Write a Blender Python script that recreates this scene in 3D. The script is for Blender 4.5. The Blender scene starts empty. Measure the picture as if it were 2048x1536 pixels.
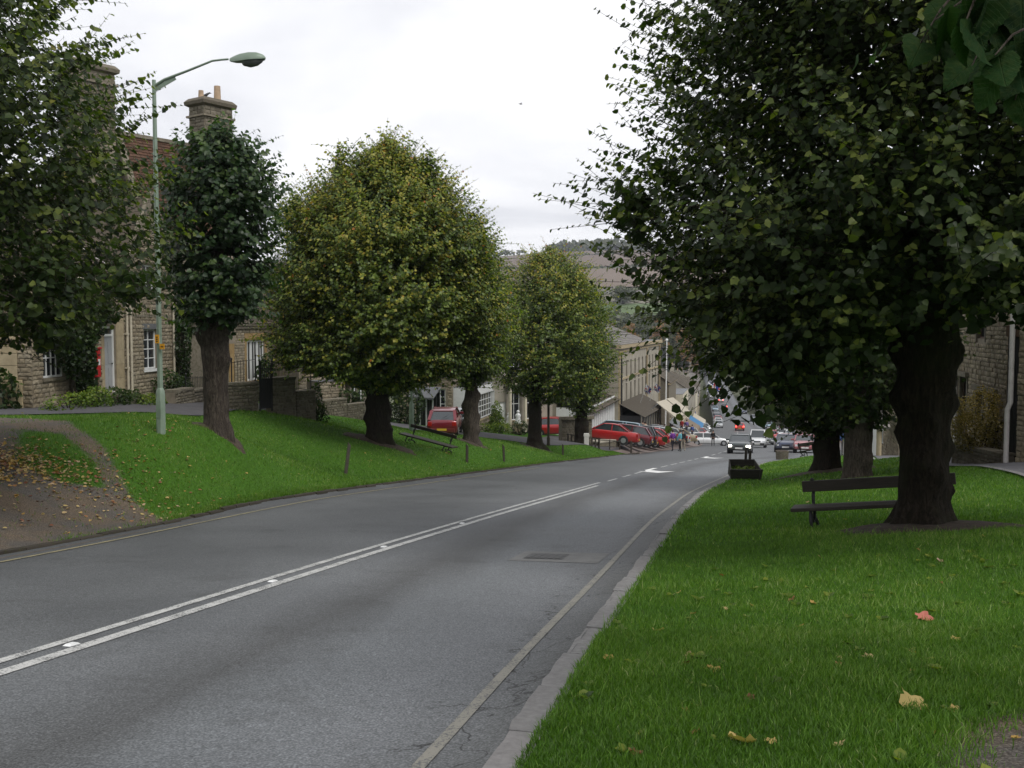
import bpy, bmesh, math, random
import numpy as np
from mathutils import Vector, Matrix, noise as mnoise

random.seed(7); RNG = np.random.default_rng(7)
scene = bpy.context.scene
col = scene.collection
PI = math.pi

# ------------------------------------------------------------------ camera
EYE = 1.6; FPX = 2000.0; PITCH = math.atan(118 / 2000.0)
cd = bpy.data.cameras.new("camera"); cam = bpy.data.objects.new("camera", cd); col.objects.link(cam)
cam.location = (0, 0, EYE); cam.rotation_euler = (PI / 2 - PITCH, 0, 0)
cd.sensor_width = 36; cd.lens = FPX / 2048 * 36; cd.clip_start = 0.05; cd.clip_end = 9000
scene.camera = cam
scene.render.resolution_x = 1024; scene.render.resolution_y = 768

# ------------------------------------------------------------------ light
SUN_EL, SUN_AZ = 52, 200        # overcast: a weak, very soft sun from behind and to the right
w = bpy.data.worlds.new("World"); scene.world = w; w.use_nodes = True
nt = w.node_tree; nt.nodes.clear()
N = nt.nodes.new; K = nt.links.new
out = N("ShaderNodeOutputWorld")
sky = N("ShaderNodeTexSky"); sky.sky_type = 'NISHITA'; sky.sun_disc = False
sky.sun_elevation = math.radians(SUN_EL); sky.sun_rotation = math.radians(SUN_AZ - 90)
bg1 = N("ShaderNodeBackground"); bg1.inputs[1].default_value = 0.05; K(sky.outputs[0], bg1.inputs[0])
tc = N("ShaderNodeTexCoord"); sep = N("ShaderNodeSeparateXYZ"); K(tc.outputs['Generated'], sep.inputs[0])
zc = N("ShaderNodeMath"); zc.operation = 'MAXIMUM'; K(sep.outputs[2], zc.inputs[0]); zc.inputs[1].default_value = 0.0
za = N("ShaderNodeMath"); za.operation = 'ADD'; K(zc.outputs[0], za.inputs[0]); za.inputs[1].default_value = 0.13
dx = N("ShaderNodeMath"); dx.operation = 'DIVIDE'; K(sep.outputs[0], dx.inputs[0]); K(za.outputs[0], dx.inputs[1])
dy = N("ShaderNodeMath"); dy.operation = 'DIVIDE'; K(sep.outputs[1], dy.inputs[0]); K(za.outputs[0], dy.inputs[1])
cmb = N("ShaderNodeCombineXYZ"); K(dx.outputs[0], cmb.inputs[0]); K(dy.outputs[0], cmb.inputs[1])
nz = N("ShaderNodeTexNoise"); nz.inputs['Scale'].default_value = 0.55; nz.inputs['Detail'].default_value = 6; nz.inputs['Roughness'].default_value = 0.55
nz.inputs['Distortion'].default_value = 0.4; K(cmb.outputs[0], nz.inputs['Vector'])
rp = N("ShaderNodeValToRGB"); K(nz.outputs[0], rp.inputs[0])
rp.color_ramp.elements[0].position = 0.36; rp.color_ramp.elements[0].color = (0.43, 0.44, 0.475, 1)
rp.color_ramp.elements[1].position = 0.56; rp.color_ramp.elements[1].color = (0.66, 0.66, 0.675, 1)
e = rp.color_ramp.elements.new(0.46); e.color = (0.54, 0.545, 0.572, 1)
bg2 = N("ShaderNodeBackground"); K(rp.outputs[0], bg2.inputs[0]); bg2.inputs[1].default_value = 1.0
mx = N("ShaderNodeMixShader"); mx.inputs[0].default_value = 0.96
K(bg1.outputs[0], mx.inputs[1]); K(bg2.outputs[0], mx.inputs[2]); K(mx.outputs[0], out.inputs[0])
sl = bpy.data.lights.new("sun", 'SUN'); sl.energy = 1.15; sl.angle = math.radians(25); sl.color = (1, 0.97, 0.92)
sun = bpy.data.objects.new("sun", sl); col.objects.link(sun)
sun.rotation_euler = (math.radians(90 - SUN_EL), 0, math.radians(SUN_AZ - 180 + 30))
vs = scene.view_settings
vs.view_transform = 'Standard'; vs.look = 'None'; vs.exposure = 0.82; vs.gamma = 1.0; vs.use_curve_mapping = False
cy = scene.cycles
cy.max_bounces = 5; cy.diffuse_bounces = 3; cy.glossy_bounces = 2; cy.transmission_bounces = 2; cy.volume_bounces = 0; cy.transparent_max_bounces = 4
cy.use_denoising = True; cy.caustics_reflective = False; cy.caustics_refractive = False

# ------------------------------------------------------------------ helpers: objects
def setp(o, label=None, cat=None, group=None, kind=None):
    if label: o['label'] = label
    if cat: o['category'] = cat
    if group: o['group'] = group
    if kind: o['kind'] = kind
    return o

def thing(name, label, cat, loc=(0, 0, 0), rz=0.0, group=None, rx=0.0, ry=0.0, s=1.0):
    o = bpy.data.objects.new(name, None); col.objects.link(o)
    o.empty_display_size = 0.3
    o.location = loc; o.rotation_euler = (rx, ry, rz); o.scale = (s, s, s)
    return setp(o, label, cat, group)

def link(name, me, parent=None, loc=None):
    o = bpy.data.objects.new(name, me); col.objects.link(o)
    if parent: o.parent = parent
    if loc: o.location = loc
    return o

def copy_tree(o, parent=None):
    c = o.copy(); col.objects.link(c)
    if parent: c.parent = parent
    for ch in list(o.children): copy_tree(ch, c)
    return c

def np_mesh(name, V, F, mat=None, smooth=False, attrs=None, fattrs=None):
    """V (n,3), F (m,k) index array -> mesh, fast"""
    V = np.asarray(V, dtype=np.float32); F = np.asarray(F, dtype=np.int32)
    me = bpy.data.meshes.new(name); k = F.shape[1]
    me.vertices.add(len(V)); me.vertices.foreach_set('co', V.ravel())
    me.loops.add(F.size); me.loops.foreach_set('vertex_index', F.ravel())
    me.polygons.add(len(F)); me.polygons.foreach_set('loop_start', np.arange(len(F), dtype=np.int32) * k)
    if smooth: me.polygons.foreach_set('use_smooth', np.ones(len(F), dtype=bool))
    for an, arr in (attrs or {}).items():
        a = me.attributes.new(an, 'FLOAT', 'POINT'); a.data.foreach_set('value', np.asarray(arr, dtype=np.float32))
    for an, arr in (fattrs or {}).items():
        a = me.attributes.new(an, 'FLOAT', 'FACE'); a.data.foreach_set('value', np.asarray(arr, dtype=np.float32))
    me.update(calc_edges=True); me.validate()
    if mat: me.materials.append(mat)
    return me

class MB:
    """collects shapes, builds ONE mesh"""
    def __init__(s): s.v = []; s.f = []; s.a = []
    def add(s, vs, fs, val=0.0):
        n = len(s.v); s.v += [tuple(p) for p in vs]; s.f += [tuple(i + n for i in f) for f in fs]; s.a += [val] * len(vs); return s
    def box(s, x0, x1, y0, y1, z0, z1, val=0.0):
        vs = [(x, y, z) for x in (x0, x1) for y in (y0, y1) for z in (z0, z1)]
        return s.add(vs, [(0, 1, 3, 2), (4, 6, 7, 5), (0, 4, 5, 1), (2, 3, 7, 6), (0, 2, 6, 4), (1, 5, 7, 3)], val)
    def bar(s, a, b, w, h=None, up=(0, 0, 1)):
        a = Vector(a); b = Vector(b); h = h or w; d = (b - a).normalized(); u = Vector(up)
        if abs(d.dot(u)) > 0.98: u = Vector((0, 1, 0))
        r = d.cross(u).normalized() * w / 2; u = r.cross(d).normalized() * h / 2
        vs = [p + i * r + j * u for p in (a, b) for i, j in ((-1, -1), (1, -1), (1, 1), (-1, 1))]
        return s.add(vs, [(0, 1, 2, 3), (7, 6, 5, 4), (0, 4, 5, 1), (1, 5, 6, 2), (2, 6, 7, 3), (3, 7, 4, 0)])
    def tube(s, pts, rad, n=8, cap=True):
        pts = [Vector(p) for p in pts]
        rad = rad if hasattr(rad, '__len__') else [rad] * len(pts)
        vs = []; fs = []; u = None
        for i, p in enumerate(pts):
            d = (pts[min(i + 1, len(pts) - 1)] - pts[max(i - 1, 0)]).normalized()
            if u is None: u = d.orthogonal().normalized()
            u = (u - d * u.dot(d)).normalized(); v = d.cross(u)
            vs += [p + rad[i] * (math.cos(2 * PI * k / n) * u + math.sin(2 * PI * k / n) * v) for k in range(n)]
        for i in range(len(pts) - 1):
            for k in range(n):
                fs.append((i * n + k, i * n + (k + 1) % n, (i + 1) * n + (k + 1) % n, (i + 1) * n + k))
        if cap: fs.append(tuple(range(n))[::-1]); fs.append(tuple(range((len(pts) - 1) * n, len(pts) * n)))
        return s.add(vs, fs)
    def loft(s, rings, cap=True):
        n = len(rings[0]); vs = [p for r in rings for p in r]; fs = []
        for i in range(len(rings) - 1):
            for k in range(n): fs.append((i * n + k, i * n + (k + 1) % n, (i + 1) * n + (k + 1) % n, (i + 1) * n + k))
        if cap: fs.append(tuple(range(n))[::-1]); fs.append(tuple(range((len(rings) - 1) * n, len(rings) * n)))
        return s.add(vs, fs)
    def prism(s, poly, y0, y1):      # poly in x,z extruded along y
        n = len(poly); vs = [(x, y0, z) for x, z in poly] + [(x, y1, z) for x, z in poly]
        fs = [tuple(range(n)), tuple(range(n, 2 * n))[::-1]] + [(k, n + k, n + (k + 1) % n, (k + 1) % n) for k in range(n)]
        return s.add(vs, fs)
    def cyl(s, c, r, z0, z1, n=12, r2=None):
        r2 = r if r2 is None else r2
        return s.loft([[(c[0] + rr * math.cos(2 * PI * k / n), c[1] + rr * math.sin(2 * PI * k / n), z) for k in range(n)] for rr, z in ((r, z0), (r2, z1))])
    def sphere(s, c, r, n=10, m=6, sz=1.0):
        rings = []
        for i in range(m + 1):
            t = -PI / 2 + PI * i / m; rr = max(r * math.cos(t), 1e-4)
            rings.append([(c[0] + rr * math.cos(2 * PI * k / n), c[1] + rr * math.sin(2 * PI * k / n), c[2] + sz * r * math.sin(t)) for k in range(n)])
        return s.loft(rings)
    def build(s, name, mat, parent=None, smooth=None, bevel=0, kind=None, label=None, fix=True):
        me = bpy.data.meshes.new(name); me.from_pydata(s.v, [], s.f)
        if any(s.a):
            a = me.attributes.new('v', 'FLOAT', 'POINT'); a.data.foreach_set('value', s.a)
        if fix:
            bm = bmesh.new(); bm.from_mesh(me); bmesh.ops.recalc_face_normals(bm, faces=bm.faces); bm.to_mesh(me); bm.free()
        if mat: me.materials.append(mat)
        if smooth is not None:
            me.polygons.foreach_set('use_smooth', [True] * len(me.polygons)); me.set_sharp_from_angle(angle=math.radians(smooth))
        o = link(name, me, parent)
        if bevel:
            b = o.modifiers.new('bevel', 'BEVEL'); b.width = bevel; b.segments = 2; b.limit_method = 'ANGLE'
        if kind: o['kind'] = kind
        if label: o['label'] = label
        return o

# ------------------------------------------------------------------ helpers: materials
def mat_new(name):
    m = bpy.data.materials.new(name); m.use_nodes = True; t = m.node_tree
    return m, t, t.nodes['Principled BSDF']

def ramp(t, fac, stops):
    r = t.nodes.new("ShaderNodeValToRGB"); t.links.new(fac, r.inputs[0]); el = r.color_ramp.elements
    while len(el) < len(stops): el.new(0.5)
    for e_, (p, c) in zip(el, stops):
        e_.position = p; e_.color = (*c, 1) if len(c) == 3 else c
    return r.outputs[0]

def tnoise(t, vec, scale, detail=4, rough=0.55, dist=0.0):
    n = t.nodes.new("ShaderNodeTexNoise"); n.inputs['Scale'].default_value = scale; n.inputs['Detail'].default_value = detail
    n.inputs['Roughness'].default_value = rough; n.inputs['Distortion'].default_value = dist
    if vec is not None: t.links.new(vec, n.inputs['Vector'])
    return n.outputs[0]

def mixc(t, fac, a, b, mode='MIX'):
    m = t.nodes.new("ShaderNodeMix"); m.data_type = 'RGBA'; m.blend_type = mode
    for sock, v in ((m.inputs[0], fac), (m.inputs[6], a), (m.inputs[7], b)):
        if isinstance(v, (int, float)): sock.default_value = v
        elif isinstance(v, tuple): sock.default_value = (*v, 1)
        else: t.links.new(v, sock)
    return m.outputs[2]

def mth(t, op, a, b=None, clamp=False):
    m = t.nodes.new("ShaderNodeMath"); m.operation = op; m.use_clamp = clamp
    for sock, v in ((m.inputs[0], a), (m.inputs[1], b)):
        if v is None: continue
        if isinstance(v, (int, float)): sock.default_value = v
        else: t.links.new(v, sock)
    return m.outputs[0]

def pos(t, scale=(1, 1, 1), kind='Object'):
    c = t.nodes.new("ShaderNodeTexCoord"); mp = t.nodes.new("ShaderNodeMapping"); mp.inputs['Scale'].default_value = scale
    if kind == 'World':
        g = t.nodes.new("ShaderNodeNewGeometry"); t.links.new(g.outputs['Position'], mp.inputs[0])
    else: t.links.new(c.outputs[kind], mp.inputs[0])
    return mp.outputs[0]

def attr(t, name):
    a = t.nodes.new("ShaderNodeAttribute"); a.attribute_name = name; return a.outputs['Fac']

def bump(t, bs, h, strength=0.3, dist=0.02):
    b = t.nodes.new("ShaderNodeBump"); b.inputs['Strength'].default_value = strength; b.inputs['Distance'].default_value = dist
    t.links.new(h, b.inputs['Height']); t.links.new(b.outputs[0], bs.inputs['Normal'])

def M_plain(name, c, rough=0.6, var=0.25, scale=6, metal=0.0, bmp=0.15, spec=0.5, emit=None, estr=0, coat=0.0, scl=(1, 1, 1), c2=None, world=False):
    m, t, b = mat_new(name); v = pos(t, scl, 'World' if world else 'Object')
    n1 = tnoise(t, v, scale); n2 = tnoise(t, v, scale * 7, 3)
    lo = tuple(x * (1 - var) for x in c); hi = tuple(min(1, x * (1 + var)) for x in (c2 or c))
    cc = ramp(t, n1, [(0.3, lo), (0.7, hi)]); cc = mixc(t, mth(t, 'MULTIPLY', n2, var * 1.2), cc, tuple(x * 0.55 for x in c))
    t.links.new(cc, b.inputs['Base Color']); b.inputs['Roughness'].default_value = rough; b.inputs['Metallic'].default_value = metal
    b.inputs['Specular IOR Level'].default_value = spec; b.inputs['Coat Weight'].default_value = coat
    if bmp: bump(t, b, n2, bmp, 0.01)
    if emit:
        b.inputs['Emission Color'].default_value = (*emit, 1); b.inputs['Emission Strength'].default_value = estr
    return m

def M_stone(name, cols, scale=9, bmp=0.5, rough=0.9, moss=0.0):
    """varies per stone: attribute v on joined stones, object random on single ones"""
    m, t, b = mat_new(name)
    oi = t.nodes.new("ShaderNodeObjectInfo")
    f = mth(t, 'FRACT', mth(t, 'ADD', mth(t, 'MULTIPLY', attr(t, 'v'), 7.31), oi.outputs['Random']))
    v = pos(t, (1, 1, 1), 'World')
    n1 = tnoise(t, v, scale, 5, 0.65); n2 = tnoise(t, v, 0.8, 3); n3 = tnoise(t, v, scale * 6, 3)
    cc = ramp(t, f, [(i / (len(cols) - 1), c) for i, c in enumerate(cols)])
    cc = mixc(t, mth(t, 'MULTIPLY', ramp(t, n1, [(0.35, (0, 0, 0)), (0.7, (1, 1, 1))]), 0.55), cc, tuple(x * 0.5 for x in cols[0]))
    cc = mixc(t, mth(t, 'MULTIPLY', ramp(t, n2, [(0.45, (0, 0, 0)), (0.75, (1, 1, 1))]), 0.5), cc, tuple(x * 0.6 for x in cols[-1]))
    if moss: cc = mixc(t, mth(t, 'MULTIPLY', ramp(t, n1, [(0.5, (0, 0, 0)), (0.62, (1, 1, 1))]), moss), cc, (0.07, 0.075, 0.02))
    t.links.new(cc, b.inputs['Base Color']); b.inputs['Roughness'].default_value = rough; b.inputs['Specular IOR Level'].default_value = 0.25
    bump(t, b, mth(t, 'ADD', n1, mth(t, 'MULTIPLY', n3, 0.4)), bmp, 0.02)
    return m

def M_leaf(name, cols, trans=0.35, rough=0.42, spec=0.35):
    m, t, b = mat_new(name)
    oi = t.nodes.new("ShaderNodeObjectInfo")
    tv = attr(t, 'tint'); g = t.nodes.new("ShaderNodeNewGeometry")
    v = mth(t, 'MINIMUM', mth(t, 'ADD', tv, mth(t, 'MULTIPLY', oi.outputs['Random'], mth(t, 'SUBTRACT', 1.0, mth(t, 'MINIMUM', mth(t, 'MULTIPLY', tv, 1e4), 1.0)))), 1.0)
    cc = ramp(t, v, cols)
    cc = mixc(t, mth(t, 'MULTIPLY', g.outputs['Backfacing'], 0.5), cc, mixc(t, 1.0, cc, (1.5, 1.55, 1.6), 'MULTIPLY'))
    t.links.new(cc, b.inputs['Base Color']); b.inputs['Roughness'].default_value = rough; b.inputs['Specular IOR Level'].default_value = spec
    tr = t.nodes.new("ShaderNodeBsdfTranslucent"); t.links.new(mixc(t, 1.0, cc, (1.3, 1.5, 0.5), 'MULTIPLY'), tr.inputs[0])
    ms = t.nodes.new("ShaderNodeMixShader"); ms.inputs[0].default_value = trans
    t.links.new(b.outputs[0], ms.inputs[1]); t.links.new(tr.outputs[0], ms.inputs[2]); t.links.new(ms.outputs[0], t.nodes['Material Output'].inputs[0])
    return m

MT = {}
MT['stone_warm'] = M_stone('cotswold_rubble', [(0.19, 0.155, 0.105), (0.34, 0.285, 0.195), (0.27, 0.235, 0.17), (0.42, 0.36, 0.26), (0.22, 0.18, 0.125), (0.37, 0.325, 0.245)])
MT['mortar'] = M_plain('mortar', (0.24, 0.205, 0.155), 0.95, 0.3, 3, bmp=0.4)
MT['ashlar'] = M_stone('ashlar_stone', [(0.36, 0.29, 0.18), (0.43, 0.36, 0.24), (0.40, 0.325, 0.20)], 4, 0.2)
MT['orange_stone'] = M_stone('orange_ashlar', [(0.30, 0.20, 0.085), (0.38, 0.27, 0.13)], 4, 0.2)
MT['grey_stone'] = M_stone('weathered_stone', [(0.13, 0.115, 0.09), (0.22, 0.195, 0.15), (0.18, 0.155, 0.115), (0.27, 0.24, 0.185)], 9, 0.6, moss=0.3)
MT['chimney_stone'] = M_stone('chimney_stone', [(0.13, 0.11, 0.085), (0.20, 0.175, 0.135), (0.24, 0.21, 0.165)], 9, 0.5, moss=0.25)
MT['slate'] = M_stone('stone_slates', [(0.055, 0.045, 0.036), (0.10, 0.082, 0.062), (0.075, 0.062, 0.05), (0.14, 0.115, 0.085)], 9, 0.6, moss=0.35)
MT['tile'] = M_stone('clay_tiles', [(0.075, 0.042, 0.028), (0.125, 0.064, 0.042), (0.095, 0.058, 0.04), (0.15, 0.085, 0.056)], 9, 0.3)
MT['grey_roof'] = M_stone('grey_slate_roof', [(0.14, 0.13, 0.12), (0.19, 0.18, 0.165), (0.23, 0.21, 0.19)], 3, 0.3)
MT['far_stone'] = M_stone('town_stone', [(0.30, 0.275, 0.225), (0.42, 0.39, 0.32), (0.36, 0.33, 0.265)], 1.3, 0.3)
MT['white'] = M_plain('white_paint', (0.72, 0.73, 0.72), 0.45, 0.06, 5, bmp=0.03)
MT['cream'] = M_plain('cream_paint', (0.62, 0.57, 0.44), 0.5, 0.08, 5, bmp=0.03)
MT['greydoor'] = M_plain('grey_door_paint', (0.33, 0.34, 0.35), 0.5, 0.08, 4, bmp=0.03)
MT['glass'] = M_plain('window_glass', (0.018, 0.022, 0.026), 0.06, 0.2, 2, bmp=0.0, spec=0.7)
MT['carglass'] = M_plain('car_glass', (0.03, 0.038, 0.042), 0.05, 0.1, 2, bmp=0.0, spec=0.9)
MT['black'] = M_plain('black_iron', (0.014, 0.014, 0.015), 0.5, 0.2, 9, bmp=0.1)
MT['brownwood'] = M_plain('brown_timber', (0.10, 0.06, 0.035), 0.7, 0.3, 5, bmp=0.2, scl=(8, 8, 1))
MT['benchwood'] = M_plain('bench_timber', (0.042, 0.033, 0.024), 0.65, 0.4, 4, bmp=0.3, scl=(1, 12, 12))
MT['postwood'] = M_plain('post_timber', (0.06, 0.05, 0.038), 0.85, 0.4, 5, bmp=0.5, scl=(9, 9, 1.5))
MT['planterwood'] = M_plain('planter_timber', (0.035, 0.03, 0.022), 0.8, 0.4, 5, bmp=0.4, scl=(2, 9, 9))
MT['lamppaint'] = M_plain('lamp_green_paint', (0.20, 0.27, 0.20), 0.45, 0.12, 3, bmp=0.05, c2=(0.24, 0.30, 0.24))
MT['lampglass'] = M_plain('lamp_lens', (0.09, 0.10, 0.10), 0.15, 0.15, 5, bmp=0.0, spec=0.8)
MT['signorange'] = M_plain('sign_orange', (0.75, 0.36, 0.03), 0.45, 0.05, 4, bmp=0.0)
MT['postbox'] = M_plain('post_box_red', (0.45, 0.012, 0.015), 0.35, 0.08, 4, bmp=0.02)
MT['pipe'] = M_plain('painted_pipe', (0.50, 0.45, 0.35), 0.6, 0.12, 6, bmp=0.05)
MT['pipewhite'] = M_plain('white_pipe', (0.62, 0.58, 0.56), 0.5, 0.1, 6, bmp=0.05)
MT['lead'] = M_plain('lead', (0.12, 0.125, 0.13), 0.6, 0.2, 6)
MT['pot'] = M_plain('chimney_pot_clay', (0.42, 0.30, 0.20), 0.85, 0.2, 6)
MT['soil'] = M_plain('bare_soil', (0.042, 0.029, 0.020), 0.95, 0.5, 9, bmp=0.9, c2=(0.068, 0.046, 0.031), world=True)
MT['canvas'] = M_plain('beige_canvas', (0.42, 0.38, 0.30), 0.85, 0.1, 3, bmp=0.1)
MT['bluecanvas'] = M_plain('blue_canvas', (0.03, 0.16, 0.34), 0.8, 0.1, 3)
MT['white_marker'] = M_plain('white_stone', (0.6, 0.58, 0.54), 0.8, 0.1, 8)

def M_bark(name, c1, c2, moss=0.0):
    m, t, b = mat_new(name); v = pos(t, (1, 1, 0.22)); v2 = pos(t, (1, 1, 1))
    n1 = tnoise(t, v, 26, 6, 0.7, 0.6); n2 = tnoise(t, v2, 2.2, 4); n3 = tnoise(t, v2, 40, 3)
    cc = ramp(t, n1, [(0.34, tuple(x * 0.35 for x in c1)), (0.5, c1), (0.66, c2)])
    cc = mixc(t, mth(t, 'MULTIPLY', ramp(t, n2, [(0.45, (0, 0, 0)), (0.65, (1, 1, 1))]), 0.5), cc, tuple(x * 0.5 for x in c1))
    if moss: cc = mixc(t, mth(t, 'MULTIPLY', ramp(t, n2, [(0.5, (0, 0, 0)), (0.7, (1, 1, 1))]), moss), cc, (0.045, 0.055, 0.02))
    t.links.new(cc, b.inputs['Base Color']); b.inputs['Roughness'].default_value = 0.95; b.inputs['Specular IOR Level'].default_value = 0.2
    bump(t, b, mth(t, 'ADD', n1, mth(t, 'MULTIPLY', n3, 0.3)), 1.0, 0.04)
    return m
MT['bark'] = M_bark('lime_bark', (0.065, 0.052, 0.042), (0.12, 0.10, 0.082))
MT['bark_dark'] = M_bark('dark_lime_bark', (0.022, 0.017, 0.012), (0.044, 0.035, 0.025), 0.3)
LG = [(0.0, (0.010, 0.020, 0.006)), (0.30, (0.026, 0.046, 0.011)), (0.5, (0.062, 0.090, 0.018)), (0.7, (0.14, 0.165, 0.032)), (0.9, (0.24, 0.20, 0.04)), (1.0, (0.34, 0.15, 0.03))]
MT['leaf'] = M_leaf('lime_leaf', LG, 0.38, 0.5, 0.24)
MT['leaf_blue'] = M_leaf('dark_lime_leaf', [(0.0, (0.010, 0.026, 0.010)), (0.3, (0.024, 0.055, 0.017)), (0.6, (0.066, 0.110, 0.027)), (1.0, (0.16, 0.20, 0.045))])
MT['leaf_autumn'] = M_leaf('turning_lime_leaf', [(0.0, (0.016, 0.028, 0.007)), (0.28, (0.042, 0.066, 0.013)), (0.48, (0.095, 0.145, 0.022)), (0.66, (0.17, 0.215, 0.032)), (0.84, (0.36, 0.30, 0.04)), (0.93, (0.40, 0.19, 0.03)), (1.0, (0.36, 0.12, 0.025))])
MT['leaf_near'] = M_leaf('near_dark_leaf', [(0.0, (0.006, 0.018, 0.006)), (0.5, (0.014, 0.036, 0.009)), (1.0, (0.035, 0.065, 0.015))], 0.22, 0.75, 0.06)  # large near leaves, a darker green of their own
def _veins():
    m = MT['leaf_near']; t = m.node_tree; b = t.nodes['Principled BSDF']; v = pos(t); s = t.nodes.new("ShaderNodeSeparateXYZ"); t.links.new(v, s.inputs[0])
    ay = mth(t, 'ABSOLUTE', s.outputs[1]); q = mth(t, 'FRACT', mth(t, 'MULTIPLY', mth(t, 'SUBTRACT', s.outputs[0], mth(t, 'MULTIPLY', ay, 0.75)), 8.0))
    f = mth(t, 'MAXIMUM', ramp(t, q, [(0.0, (1,) * 3), (0.10, (0,) * 3)]), ramp(t, ay, [(0.0, (1,) * 3), (0.02, (0,) * 3)]))
    src = b.inputs['Base Color'].links[0].from_socket; n = tnoise(t, v, 5, 4)
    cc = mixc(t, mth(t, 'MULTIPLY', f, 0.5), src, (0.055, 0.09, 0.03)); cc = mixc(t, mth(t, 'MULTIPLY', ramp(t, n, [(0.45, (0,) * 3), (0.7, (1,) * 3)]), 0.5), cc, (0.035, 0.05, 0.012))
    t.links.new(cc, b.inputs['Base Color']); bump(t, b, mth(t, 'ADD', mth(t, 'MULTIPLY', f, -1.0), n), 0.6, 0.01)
_veins()
MT['leaf_shrub'] = M_leaf('shrub_leaf', [(0.0, (0.012, 0.022, 0.008)), (0.5, (0.03, 0.055, 0.015)), (1.0, (0.08, 0.12, 0.03))])
MT['leaf_yew'] = M_leaf('clipped_hedge_leaf', [(0.0, (0.09, 0.075, 0.02)), (0.5, (0.25, 0.19, 0.045)), (1.0, (0.42, 0.29, 0.08))], 0.2)
MT['leaf_bright'] = M_leaf('bright_shrub_leaf', [(0.0, (0.03, 0.06, 0.01)), (0.5, (0.10, 0.16, 0.02)), (1.0, (0.25, 0.28, 0.04))])
MT['leaf_far'] = M_leaf('far_leaf', [(0.0, (0.03, 0.042, 0.02)), (0.5, (0.065, 0.078, 0.034)), (1.0, (0.13, 0.125, 0.05))], 0.2)
MT['leaf_rust'] = M_leaf('far_rust_leaf', [(0.0, (0.10, 0.055, 0.022)), (0.5, (0.22, 0.115, 0.04)), (1.0, (0.36, 0.19, 0.06))], 0.2)
MT['fallen'] = M_leaf('fallen_leaf', [(0.0, (0.10, 0.03, 0.015)), (0.3, (0.25, 0.10, 0.05)), (0.55, (0.42, 0.26, 0.07)), (0.8, (0.50, 0.38, 0.14)), (1.0, (0.45, 0.30, 0.22))], 0.15, 0.6)
MT['fallen_pink'] = M_leaf('fallen_pink_leaf', [(0.0, (0.5, 0.14, 0.10)), (1.0, (0.55, 0.20, 0.15))], 0.1, 0.6)
MT['grassblade'] = M_leaf('grass_blade', [(0.0, (0.032, 0.070, 0.008)), (0.42, (0.074, 0.160, 0.014)), (0.75, (0.140, 0.245, 0.032)), (1.0, (0.34, 0.36, 0.16))], 0.3, 0.5)

# ------------------------------------------------------------------ terrain
def PT(px, py, D):
    """world point seen at photo pixel (px,py) at distance D along +Y"""
    cx = (px - 1024) / FPX; cyy = (768 - py) / FPX
    f = (math.cos(PITCH) + cyy * math.sin(PITCH)); z = (-math.sin(PITCH) + cyy * math.cos(PITCH))
    t_ = D / f
    return Vector((cx * t_, D, EYE + z * t_))
def XX(px, D, py=800): return PT(px, py, D).x
SLOPE = 0.107
def GR(px, py):
    """intersection with the road plane z = -SLOPE*Y"""
    cyy = (768 - py) / FPX
    s_ = (-math.sin(PITCH) + cyy * math.cos(PITCH)) / (math.cos(PITCH) + cyy * math.sin(PITCH))
    return PT(px, py, EYE / (-s_ - SLOPE))
_zy = np.array([-60, 0, 120, 160, 200, 250, 300, 500, 620]); _zz = np.array([6.4, 0, -12.84, -16.3, -18.8, -21.6, -23.5, -25.5, -26])
def ZR(Y): return np.interp(Y, _zy, _zz)
L_pts = [GR(0, 1113), GR(200, 1076), GR(380, 1040), GR(600, 998), GR(860, 962), GR(1100, 930), GR(1290, 907)]
R_pts = [GR(985, 1536), GR(1108, 1340), GR(1230, 1190), GR(1340, 1040), GR(1400, 987), GR(1450, 962), GR(1524, 928)]
C_pts = [GR(0, 1338), GR(520, 1172), GR(750, 1100), GR(1000, 1025), GR(1200, 968), GR(1292, 942), GR(1408, 915)]
def curve(pts, pre, post):
    ys = [p[1] for p in pre] + [p.y for p in pts] + [p[1] for p in post]
    xs = [p[0] for p in pre] + [p.x for p in pts] + [p[0] for p in post]
    Y = np.arange(-40, 620, 0.5); X = np.interp(Y, ys, xs)
    k = 9; kern = np.hanning(k + 2)[1:-1]; kern /= kern.sum()
    Xp = np.pad(X, k // 2, mode='reflect', reflect_type='odd')
    for _ in range(2):
        X = np.convolve(Xp, kern, 'valid'); Xp = np.pad(X, k // 2, mode='reflect', reflect_type='odd')
    return lambda y: np.interp(y, Y, X)
XLf = curve(L_pts, [(-13.5, -40), (-9.0, 0)], [(21, 110), (25.2, 131), (32, 160), (40.5, 200), (50.5, 250), (60, 300), (78.5, 400), (96.5, 500), (116, 620)])
XRf = curve(R_pts, [(-9.2, -40), (-1.2, 0)], [(15.5, 56), (20.5, 61), (23.5, 68), (34, 110), (52, 200), (69, 300), (87.5, 400), (105.5, 500), (125, 620)])
XCf = curve(C_pts, [(-13, -40), (-5.1, 0)], [(25.6, 110), (45, 200), (64.5, 300), (101, 500), (120, 620)])

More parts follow.
